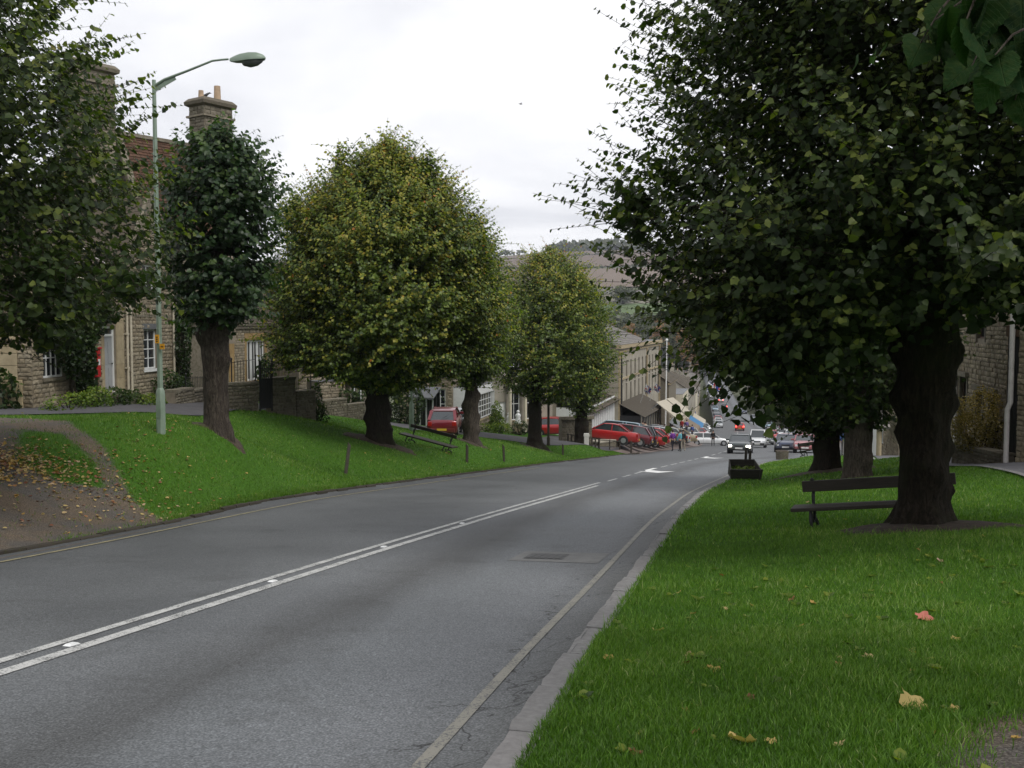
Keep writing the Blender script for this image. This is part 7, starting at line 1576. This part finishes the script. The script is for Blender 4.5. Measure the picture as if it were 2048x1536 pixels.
for k, D in enumerate((122, 135, 150, 168, 190, 230, 270)):
    x = float(XRf(D)) - 1.2; car(rc.choice(['hatch', 'saloon', 'estate']), pk_[9 - k], '%s car in the right-hand line beyond the silver estate, %s' % (pk_[9 - k].replace('navy', 'navy blue').replace('lightblue', 'pale blue').replace('darkgreen', 'dark green'), 'near end' if k < 3 else 'far end'), (x, D, H(x, D) + .02), math.atan2(10, float(XRf(D + 10) - XRf(D))), PK, slope=.05)
# the dark red hatchback on the lane and its neighbours
x = XX(891, 55); car('hatch', 'darkred', 'rounded dark red hatchback seen from behind beyond the left bench', (x, 55, H(x, 55) + .02), math.atan2(1, .04) + PI, None, slope=math.atan(.06))
x = XX(912, 58.5); car('hatch', 'silver', 'silver car mostly hidden by the dark red hatchback', (x, 58.5, H(x, 58.5) + .02), math.atan2(1, .3) + PI, None, slope=.06)
x = XX(1113, 74.5); car('hatch', 'red', 'small red car half hidden by the squat stone monument', (x, 74.5, H(x, 74.5) + .02), math.atan2(-.2, 1) + PI, PK, slope=.05)

# ------------------------------------------------------------------ people
def M_cloth(name, c): return M_plain(name, c, .9, .12, 12, bmp=.1)
SK = M_cloth('skin', (.45, .27, .19)); CL = {}
def cloth(c):
    k = tuple(c)
    if k not in CL: CL[k] = M_cloth('cloth_%d' % len(CL), c)
    return CL[k]
def skin_mesh(name, J, E, mats, matfn):
    bm = bmesh.new(); lay = bm.verts.layers.skin.verify(); vs_ = {}
    for k, (p, r) in J.items(): v = bm.verts.new(p); v[lay].radius = (r, r); v[lay].use_root = (k == 'pelvis'); vs_[k] = v
    for a, b in E: bm.edges.new((vs_[a], vs_[b]))
    me = bpy.data.meshes.new(name); bm.to_mesh(me); bm.free(); o = bpy.data.objects.new(name, me); col.objects.link(o)
    o.modifiers.new('skin', 'SKIN'); s_ = o.modifiers.new('sub', 'SUBSURF'); s_.levels = 1; s_.render_levels = 1
    dg = bpy.context.evaluated_depsgraph_get(); m2 = bpy.data.meshes.new_from_object(o.evaluated_get(dg)); bpy.data.objects.remove(o)
    for m_ in mats: m2.materials.append(m_)
    for f in m2.polygons: f.use_smooth = True; f.material_index = matfn(f.center)
    return m2
def person(label, loc, rz, top, legs, hair=(.03, .02, .015), h=1.72, stride=.12, arms='down', bag=None, rot=0):
    t = thing('person', label, 'person', loc, rz, 'people out on the street'); s = h / 1.72; t.scale = (s, s, s)
    arm = {'down': ((.22, .02, 1.12), (.24, .10, .88)), 'front': ((.21, .08, 1.12), (.10, .28, 1.08)), 'bent': ((.25, -.03, 1.14), (.17, .17, 1.0))}[arms]
    J = dict(pelvis=((0, 0, .93), .125), waist=((0, 0, 1.08), .115), chest=((0, .0, 1.28), .145), neckb=((0, 0, 1.42), .08), neck=((0, .01, 1.50), .048), head=((0, .02, 1.60), .082), crown=((0, .01, 1.68), .07))
    E = [('pelvis', 'waist'), ('waist', 'chest'), ('chest', 'neckb'), ('neckb', 'neck'), ('neck', 'head'), ('head', 'crown')]
    for s_, n_ in ((-1, 'l'), (1, 'r')):
        ph = stride * s_
        J.update({'sh' + n_: ((s_ * .17, 0, 1.39), .06), 'el' + n_: ((s_ * arm[0][0], arm[0][1] - ph * .4, arm[0][2]), .043), 'wr' + n_: ((s_ * arm[1][0], arm[1][1] - ph * .6, arm[1][2]), .03), 'ha' + n_: ((s_ * arm[1][0], arm[1][1] + .02 - ph * .6, arm[1][2] - .10), .032),
                  'hip' + n_: ((s_ * .09, 0, .88), .095), 'kn' + n_: ((s_ * .10, ph * .6 + .02, .50), .06), 'an' + n_: ((s_ * .10, ph - .03, .10), .042), 'fo' + n_: ((s_ * .11, ph + .12, .04), .038)})
        E += [('neckb', 'sh' + n_), ('sh' + n_, 'el' + n_), ('el' + n_, 'wr' + n_), ('wr' + n_, 'ha' + n_), ('pelvis', 'hip' + n_), ('hip' + n_, 'kn' + n_), ('kn' + n_, 'an' + n_), ('an' + n_, 'fo' + n_)]
    fn = lambda c: 2 if c.z < .09 else (1 if c.z < .93 and abs(c.x) < .19 and not (c.z > .74 and abs(c.x) > .165) else 0)
    link('body', skin_mesh('body', J, E, [SK, cloth(legs), MT['black']], fn), t)
    # jacket: its own skin over torso and sleeves
    JJ = {k: (J[k][0], J[k][1] * f) for k, f in (('pelvis', 1.14), ('waist', 1.22), ('chest', 1.14), ('neckb', 1.1), ('shl', 1.25), ('shr', 1.25), ('ell', 1.35), ('elr', 1.35), ('wrl', 1.4), ('wrr', 1.4))}; JJ['pelvis'] = ((0, 0, .90), .14)
    EJ = [e_ for e_ in E if e_[0] in JJ and e_[1] in JJ]; link('jacket', skin_mesh('jacket', JJ, EJ, [cloth(top)], lambda c: 0), t)
    MB().sphere((0, -.005, 1.66), .098, 10, 6, 1.05).build('hair', cloth(hair), t, smooth=80)
    m = MB(); m.sphere((0, .112, 1.60), .014, 6, 4); m.build('nose', SK, t)
    for s_ in (-1, 1): MB().sphere((s_ * .033, .095, 1.625), .010, 6, 4).build('eye', MT['black'], t); MB().sphere((s_ * .085, .015, 1.60), .02, 6, 4).build('ear', SK, t)
    MB().box(-.022, .022, .094, .102, 1.562, 1.570).build('mouth', cloth((.25, .07, .06)), t)
    if bag: MB().box(.24, .36, .0, .32, .55, .85).build('bag', cloth(bag), t, bevel=.02)
    return t
def at(px, D): x = XX(px, D); return (x, D, H(x, D) + .02)
for px, D, rz, top, legs, lab, kw in [
    (1346, 80.5, .6, (.16, .03, .26), (.02, .022, .03), 'person in a purple jacket standing behind the silver hatchback', dict(arms='bent')),
    (1361, 79.0, 1.0, (.12, .38, .45), (.02, .02, .022), 'person in a light turquoise jacket and dark trousers', dict(h=1.7)),
    (1367, 80.0, 2.6, (.02, .022, .025), (.42, .38, .30), 'person in a black coat and pale trousers close behind the turquoise jacket', dict()),
    (1427, 108.5, 2.8, (.012, .012, .014), (.014, .014, .016), 'man dressed all in black at the roadside by the white estate', dict(stride=.2)),
    (1291, 88.0, -.5, (.55, .50, .42), (.05, .05, .06), 'person in a cream top standing behind the red hatchback', dict()),
    (1286, 89.0, .8, (.04, .035, .035), (.03, .03, .04), 'dark-haired person just left of the cream top', dict()),
    (1318, 97, 1.4, (.03, .03, .035), (.03, .03, .04), 'person in a dark coat under the right canvas awning', dict()),
    (1330, 98, 2.0, (.05, .025, .02), (.02, .02, .03), 'person in a brown coat right of the dark coat under the awning', dict()),
    (1364, 118, 2.4, (.42, .03, .03), (.03, .03, .05), 'person in a red top on the left pavement', dict()),
    (1374, 121, .4, (.14, .10, .30), (.03, .03, .05), 'person in a violet top right of the red top', dict()),
    (1385, 126, .4, (.05, .09, .28), (.03, .03, .05), 'person in a blue top farthest right on the left pavement', dict()),
    (1345, 104, 1.2, (.25, .04, .05), (.03, .03, .04), 'person in a dark red top behind the angled cars', dict()),
    (1604, 104, 2.9, (.35, .04, .05), (.04, .04, .05), 'person in a red top left of the grey pair on the right', dict()),
    (1613, 103, 3.0, (.16, .17, .19), (.05, .05, .06), 'person in a grey jacket, left of the grey pair by the trunk', dict()),
    (1621, 102, 2.7, (.20, .21, .24), (.03, .03, .04), 'person in a paler grey jacket, nearest the dark trunk', dict()),
    (1684, 66, 2.9, (.06, .12, .32), (.30, .28, .26), 'person in a blue top seen between the two right trunks', dict())]:
    person(lab, at(px, D), rz, top, legs, **kw)

# ------------------------------------------------------------------ street furniture
# lamp column
x = XX(321, 22); bz = H(x, 22)
lp = thing('street_lamp', 'tall pale green street lamp column on the grass at left, arm reaching over the road', 'street lamp', (x, 22, bz), -.16)
ztop = PT(320, 160, 22).z - bz; zsh = PT(320, 783, 22).z - bz
def oct_(r, z, n=8): return [(r * math.cos(2 * PI * (k + .5) / n), r * math.sin(2 * PI * (k + .5) / n), z) for k in range(n)]
MB().loft([oct_(.098, -.3), oct_(.098, zsh - .06), oct_(.088, zsh + .02), oct_(.062, zsh + .08)]).build('base_column', MT['lamppaint'], lp, smooth=20)
MB().box(-.055, .055, -.103, -.094, .35, zsh - .2).build('access_door', MT['lamppaint'], lp)
MB().loft([oct_(.06, zsh), oct_(.055, zsh + 2.5), oct_(.042, ztop)]).build('shaft', MT['lamppaint'], lp, smooth=20)
ha = PT(470, 127, 22) ; lx = (ha.x - x); lz = ha.z - bz
MB().tube([(.02, 0, ztop - .12), (.25, 0, ztop - .0), (.8, 0, ztop + .17), (1.35, 0, lz + .0), (1.55, 0, lz + .015), (1.72, 0, lz + .02)], [.035, .032, .027, .023, .022, .022], 8).build('arm', MT['lamppaint'], lp, smooth=60)
MB().bar((.03, 0, ztop - .20), (.50, 0, ztop + .03), .012, .09).build('arm_gusset', MT['lamppaint'], lp)
hd_ = MB(); rings = []
for q, w_, zt_, zb1_ in ((0, .04, .03, -.03), (.10, .07, .065, -.05), (.25, .12, .10, -.05), (.45, .145, .12, -.04), (.62, .13, .115, -.03), (.74, .08, .08, -.02), (.79, .02, .03, -.0)):
    rings.append([(lx + q, -w_, zb1_ + lz), (lx + q, -w_, lz + .01), (lx + q, -w_ * .7, lz + zt_), (lx + q, w_ * .7, lz + zt_), (lx + q, w_, lz + .01), (lx + q, w_, lz + zb1_)])
hp = thing  # (lantern is a part)
lan = hd_.loft(rings).build('lantern', MT['lamppaint'], lp, smooth=50)
rings = [[(lx + q, w_ * math.cos(a), lz - .035 - d_ * max(0, math.sin(a))) for a in np.linspace(0, PI, 9)] for q, w_, d_ in ((.24, .04, .01), (.30, .11, .10), (.45, .125, .14), (.60, .11, .11), (.70, .06, .05), (.74, .02, .01))]
MB().loft(rings).build('lens', MT['lampglass'], lan, smooth=60)
for nm, px, py, hh, side_, code in (('sign_plate', 314.5, 678, .19, -1, 'dots'), ('sign_plate', 325.5, 693, .12, 1, 'num')):
    c = PT(px, py, 21.9); w_ = .10 if side_ < 0 else .11
    o = MB().box(c.x - x - w_ / 2, c.x - x + w_ / 2, -.085, -.075, c.z - bz - hh / 2, c.z - bz + hh / 2).build(nm, MT['signorange'], lp)
    if side_ < 0:
        for k in range(3): MB().box(c.x - x - .018, c.x - x + .018, -.09, -.0855, c.z - bz - .06 + k * .045, c.z - bz - .04 + k * .045).build('print', MT['black'], o)
    else: MB().box(c.x - x - .03, c.x - x + .03, -.09, -.0855, c.z - bz - .008, c.z - bz + .008).build('print', MT['black'], o)
# second post
x = XX(823, 46.5); bz = H(x, 46.5)
l2 = thing('street_lamp', 'slim second lamp post just left of the dark red hatchback, behind the bench', 'street lamp', (x, 46.5, bz))
MB().loft([oct_(.12, -.2), oct_(.12, 1.2), oct_(.065, 1.35)]).build('base_column', MT['lamppaint'], l2, smooth=20); MB().loft([oct_(.06, 1.3), oct_(.045, 7.2)]).build('shaft', MT['lamppaint'], l2, smooth=20)
MB().tube([(0, 0, 7.1), (.6, -.3, 7.45), (1.0, -.5, 7.5)], .03, 6).build('arm', MT['lamppaint'], l2); MB().box(1.0, 1.5, -.65, -.4, 7.42, 7.6).build('lantern', MT['lamppaint'], l2, bevel=.04)
x = XX(1097, 60); pl = thing('pole', 'thin dark green pole right of the conical golden tree', 'pole', (x, 60, H(x, 60)))
MB().tube([(0, 0, -.2), (0, 0, 4.6)], .075, 10).build('pole', MT['postwood'], pl, smooth=60); MB().cyl((0, 0), .10, 0, .5, 10).build('collar', MT['postwood'], pl, smooth=50)
# verge posts
for px, D, h, lx_, ly_, w_, lab in [(690, 31, .98, .14, -.08, .10, 'leaning dark timber post nearest the camera on the left verge'), (933.5, 40.6, .76, .02, 0, .10, 'short timber post right below the left bench'), (1008, 44.2, .78, -.04, 0, .09, 'short timber post third from the left on the verge'), (1126, 57, .66, .0, 0, .09, 'short timber post under the conical golden tree'), (1263, 69, .95, .02, .0, .10, 'last timber post at the tip of the left verge')]:
    x = XX(px, D); t = thing('verge_post', lab, 'post', (x, D, H(x, D)), .25, 'timber posts along the left verge', rx=ly_, ry=lx_)
    MB().loft([[(-w_ / 2, -w_ / 2, -.2), (w_ / 2, -w_ / 2, -.2), (w_ / 2, w_ / 2, -.2), (-w_ / 2, w_ / 2, -.2)], [(-w_ / 2, -w_ / 2, h + .0), (w_ / 2, -w_ / 2, h - .11), (w_ / 2, w_ / 2, h - .09), (-w_ / 2, w_ / 2, h + .02)]]).build('post', MT['postwood'], t, bevel=.008)
x = XX(1171, 66.0); t = thing('marker_stone', 'pale upright marker stone by the trunk of the furthest verge tree', 'stone', (x, 65, H(x, 65)))
MB().loft([[(-.16, -.1, -.1), (.16, -.1, -.1), (.16, .1, -.1), (-.16, .1, -.1)], [(-.15, -.1, .45), (.15, -.1, .45), (.15, .1, .45), (-.15, .1, .45)], [(-.2, -.11, .6), (.2, -.11, .6), (.2, .11, .6), (-.2, .11, .6)], [(-.16, -.1, .75), (.16, -.1, .75), (.16, .1, .75), (-.16, .1, .75)]]).build('stone', MT['white_marker'], t, bevel=.02)
# benches
def scroll(c, r, a0, a1, n=14, plane='yz', turns=1.0, shrink=.0):
    return [(c[0], c[1] + (r * (1 - shrink * k / n)) * math.cos(a0 + (a1 - a0) * k / n), c[2] + (r * (1 - shrink * k / n)) * math.sin(a0 + (a1 - a0) * k / n)) for k in range(n + 1)]
def bench(label, A, B, mat='benchwood', hseat=.42, hback=.82, over=.32, zoff=0.0, front=-1, group='park benches on the grass', bk=.17):
    """A,B ends of the back rail on plan; sitter faces local -y*front"""
    L = (B - A).length; ang = math.atan2(B.y - A.y, B.x - A.x); zA, zB = H(A.x, A.y), H(B.x, B.y); til = math.atan2(zB - zA, L)
    t = thing('park_bench', label, 'bench', (A.x, A.y, zA + zoff), 0, group); t.rotation_euler = (0, -til, ang); f = front
    y0, y1 = (0.06 * f, .44 * f)
    MB().box(-over * .6, L + (over * .6 if over > .25 else -.25), min(y0, y1), max(y0, y1), hseat - .055, hseat).build('seat', MT[mat], t, bevel=.01)
    MB().box(0, L, min(-.075 * f, -.02 * f), max(-.075 * f, -.02 * f), hback - bk, hback).build('backrest', MT[mat], t, bevel=.012)
    for x_ in (over * .7, L - over * .7):
        fr = MB(); q = lambda y, z: (x_, y * f, z)
        fr.tube([q(-.09, hback - .02), q(-.08, hback - bk), q(-.03, hback * .68), q(.02, hseat + .04), q(.05, hseat - .05), q(.03, hseat - .14), q(.10, hseat - .19)], .027, 6)
        fr.tube([q(.03, hseat - .07), q(.24, hseat - .075), q(.42, hseat - .07)], .024, 6)
        fr.tube([q(.40, hseat - .08), q(.46, hseat - .17), q(.47, hseat - .27), q(.42, .04), q(.36, .0), q(.31, .03), q(.33, .08)], .027, 6)
        fr.tube([q(.10, hseat - .19), q(.16, hseat - .25), q(.10, .18), q(.0, .15), q(-.09, .10), q(-.12, .0), q(-.08, -.02), q(-.04, .02)], .027, 6)
        fr.tube([q(.16, hseat - .25), q(.25, .14), q(.30, .20), q(.27, .25), q(.22, .22)], .02, 6)
        fr.tube([q(-.02, hback - bk - .02), q(.03, hback - bk - .06), q(.05, hback - bk - .13), q(.02, hback - bk - .17)], .019, 6)
        fr.sphere(q(-.06, hback + .012), .032, 8, 5)
        fr.build('end_frame', MT['black'], t, smooth=60)
    return t
A = PT(1614, 975, 15.2); B = PT(1926, 951, 14.3); A.z = B.z = 0
bench('long dark bench on the right lawn, its middle hidden by the big trunk', A, B, front=-1, hseat=.38, hback=.72, zoff=-.02, over=.22)
A = PT(817, 858, 42.0); B = PT(909, 880, 40.5); A.z = B.z = 0
bench('weathered bench with scrolled iron ends on the left verge', A, B, front=-1, hseat=.42, hback=.82, over=.35, zoff=.02, bk=.14)
A = onp(1603, 51); B = onp(1641, 50)
bench('far bench on the right lawn in front of the pinkish-red parked car', A, B, front=1, hseat=.42, hback=.8, over=.1, zoff=.0)
# little slatted seat / rail fences round the monument
for nm, lab, pa, Da, pb_, Db, n in (('low_fence', 'short black slatted fence at the foot of the squat stone monument', 1136, 66.5, 1198, 68, 9), ('low_fence', 'low timber barrier right of the squat stone monument', 1199, 67, 1240, 70, 2)):
    A, B = onp(pa, Da), onp(pb_, Db); L = (B - A).length; t = thing(nm, lab, 'fence', (A.x, A.y, H(A.x, A.y)), math.atan2(B.y - A.y, B.x - A.x)); dz = H(B.x, B.y) - H(A.x, A.y)
    MB().bar((0, 0, .62), (L, 0, .62 + dz), .05, .06).bar((0, 0, .2), (L, 0, .2 + dz), .04, .05).build('rail', MT['postwood'], t)
    for k in range(n + 1): MB().box(L * k / n - .035, L * k / n + .035, -.035, .035, -.2 + dz * k / n, .68 + dz * k / n).build('slat', MT['postwood'], t)
A, B = onp(1199, 69.2), onp(1242, 71); t = thing('low_wall', 'low pale stone slab wall behind the timber barrier', 'wall', (A.x, A.y, H(A.x, A.y) - .2), math.atan2(B.y - A.y, B.x - A.x)); L = (B - A).length
MB().box(0, L, 0, .9, -.4, .42).build('wall', MT['grey_stone'], t, bevel=.03); MB().box(-.05, L + .05, -.05, .95, .42, .55).build('coping', MT['far_stone'], t, bevel=.02)
# planter crate on the right verge
x = XX(1493, 32); t = thing('planter_box', 'dark open-topped timber crate standing on the grass by the right kerb', 'planter', (x, 32, H(x, 32) - .02), -.06, rx=.10)
def board(name, a, b, c, d, th, mat='planterwood'):
    a, b, c, d = map(Vector, (a, b, c, d)); n = (b - a).cross(d - a).normalized() * th
    return MB().add([a, b, c, d, a + n, b + n, c + n, d + n], [(3, 2, 1, 0), (4, 5, 6, 7), (0, 1, 5, 4), (1, 2, 6, 5), (2, 3, 7, 6), (3, 0, 4, 7)]).build(name, MT[mat], t, bevel=.005)
hf, hb, dp_ = .36, .50, .80; wf0, wf1, wb0, wb1 = .44, .50, .40, .42
for k in range(3):
    f0, f1 = k / 3 + .004, (k + 1) / 3 - .004; L3 = lambda a, b, f: tuple(a[i] + (b[i] - a[i]) * f for i in range(3))
    for (p0, p1, q0, q1, nm) in (((-wf0, 0, 0), (wf0, 0, 0), (-wf1, -.06, hf), (wf1, -.06, hf), 'front_board'), ((wb0, dp_, 0), (-wb0, dp_, 0), (wb1, dp_, hb), (-wb1, dp_, hb), 'back_board'), ((-wf0, dp_, 0), (-wf0, 0, 0), (-wb1, dp_, hb), (-wf1, -.06, hf), 'side_board'), ((wf0, 0, 0), (wf0, dp_, 0), (wf1, -.06, hf), (wb1, dp_, hb), 'side_board')):
        board(nm, L3(p0, q0, f0), L3(p1, q1, f0), L3(p1, q1, f1), L3(p0, q0, f1), -.035)
for sx, sy in ((-1, 0), (1, 0)): MB().bar((sx * wf0 * .99, -.05, -.02), (sx * wf1 * .99, -.10, hf + .02), .07, .05).build('corner_post', MT['planterwood'], t)
MB().box(-.4, .4, .05, dp_ - .06, .02, .22).build('soil_fill', MT['soil'], t)
o = clumps('planting', '', '', np.array([[rnd.uniform(-.35, .35), rnd.uniform(.12, .7), .24] for _ in range(30)]), np.full(30, .09), 'leaf_bright', 9, n=26, leaf=.5, root=t)
for px in (1492, 1506):
    x2 = XX(px, 33.6 if px < 1500 else 33.2); D2_ = 33.6; tt = thing('stake', 'thin %s dark stake sticking up behind the timber crate' % ('left' if px < 1500 else 'right'), 'stake', (x2, D2_, H(x2, D2_)), 0, ry=.03); MB().box(-.04, .04, -.03, .03, -.1, 1.0 if px < 1500 else .9).build('stake', MT['postwood'], tt)
# white sandwich board, litter bin and stone tub near the far bench
x = XX(1566, 57); t = thing('stone_tub', 'low round tub at the tip of the right lawn before the dark parked car', 'tub', (x, 57, H(x, 57) - .02)); MB().cyl((0, 0), .34, -.1, .52, 12, .38).build('tub', MT['grey_stone'], t, smooth=40); MB().cyl((0, 0), .33, .52, .54, 12).build('soil_fill', MT['soil'], t)
for px, D, h, lab in ((1017, 73, 1.35, 'smaller white garden statue left of the porch column'), (1036, 72.5, 1.6, 'larger white garden statue in front of the white porch')):
    x = XX(px, D); t = thing('garden_statue', lab, 'statue', (x, D, H(x, D)), .1)
    MB().box(-.28, .28, -.28, .28, -.1, h * .45).box(-.34, .34, -.34, .34, h * .45, h * .5).build('plinth', MT['ashlar'], t)
    MB().loft([[(r * 1.1 * math.cos(2 * PI * k / 10), r * math.sin(2 * PI * k / 10), z) for k in range(10)] for r, z in ((.24, h * .5), (.2, h * .62), (.15, h * .75), (.19, h * .86), (.14, h * .93), (.06, h * .96), (.11, h * 1.0), (.10, h * 1.06), (.03, h * 1.1))]).build('figure', MT['white'], t, smooth=60)
x = XX(1742, 52); t = thing('hanging_sign', 'blue and white shop sign seen between the two right-hand trunks', 'sign', (XX(1686, 64), 64, H(XX(1686, 64), 64))); MB().box(-.03, .03, -.03, .03, 0, 3.4).build('post', MT['black'], t); MB().box(.03, .8, -.02, .02, 2.4, 3.2).build('board', MT['bluecanvas'], t); MB().box(.1, .7, -.025, -.021, 2.55, 2.75).build('print', MT['white'], t)
# drain patch and cover, cat's eyes
c = GR(1112, 1113); hh_ = math.atan2(float(XCf(c.y + 2) - XCf(c.y - 2)), 4)
def flat(name, u0, u1, v0, v1, z, mat, par=None, n=6):
    m = MB(); vs_ = []
    for j in range(n + 1):
        for u in (u0, u1):
            v = v0 + (v1 - v0) * j / n; X_ = c.x + u * math.cos(hh_) + v * math.sin(hh_); Y_ = c.y - u * math.sin(hh_) + v * math.cos(hh_); vs_.append((X_, Y_, float(ZR(Y_)) + z))
    m.add(vs_, [(2 * j, 2 * j + 1, 2 * j + 3, 2 * j + 2) for j in range(n)]); return m.build(name, MT[mat], par)
MT['patch'] = M_plain('pale_road_patch', (.17, .17, .165), .85, .18, 5, bmp=.3, world=True); MT['iron'] = M_plain('cast_iron', (.078, .078, .078), .6, .3, 30, bmp=.6, world=True)
o = flat('road_patch', -.5, .62, -.55, .45, .004, 'patch'); o['kind'] = 'structure'
dc = thing('manhole_cover', 'rectangular iron manhole cover set in a pale patch of the road', 'manhole cover', (0, 0, 0))
flat('frame', -.36, .14, -.32, .22, .008, 'iron', dc)
for k in range(5): flat('tread_bar', -.33 + k * .092, -.27 + k * .092, -.28, .18, .013, 'iron', dc, 2)
for px, py, lab in ((125, 1290, 'reflective road stud between the white lines nearest the camera'), (522, 1163, 'reflective road stud between the white lines, second along'), (746, 1094, 'reflective road stud between the white lines, third along'), (905, 1047, 'reflective road stud between the white lines, fourth along')):
    q = GR(px, py); q.x = float(XCf(q.y)) - .022; t = thing('road_stud', lab, 'road stud', (q.x, q.y, float(ZR(q.y)) + .002), -.25, 'reflective studs along the white centre lines', rx=-SL, s=.6)
    MB().loft([[(-.055, -.10, 0), (.055, -.10, 0), (.055, .10, 0), (-.055, .10, 0)], [(-.04, -.06, .022), (.04, -.06, .022), (.04, .06, .022), (-.04, .06, .022)]]).build('housing', MT['white'], t); MB().box(-.03, .03, -.068, -.06, .006, .018).build('reflector', MT['rim'], t)
# air
hb_ = MB().box(-2500, 2900, -140, 2450, -45, 135); m, t, b = mat_new('haze'); t.nodes.remove(b); pv = t.nodes.new('ShaderNodeVolumePrincipled'); pv.inputs['Color'].default_value = (.82, .86, .95, 1); pv.inputs['Density'].default_value = 0.00017; pv.inputs['Anisotropy'].default_value = 0.2
t.links.new(pv.outputs[0], t.nodes['Material Output'].inputs['Volume'])
hz_o = hb_.build('haze', m); hz_o['kind'] = 'stuff'
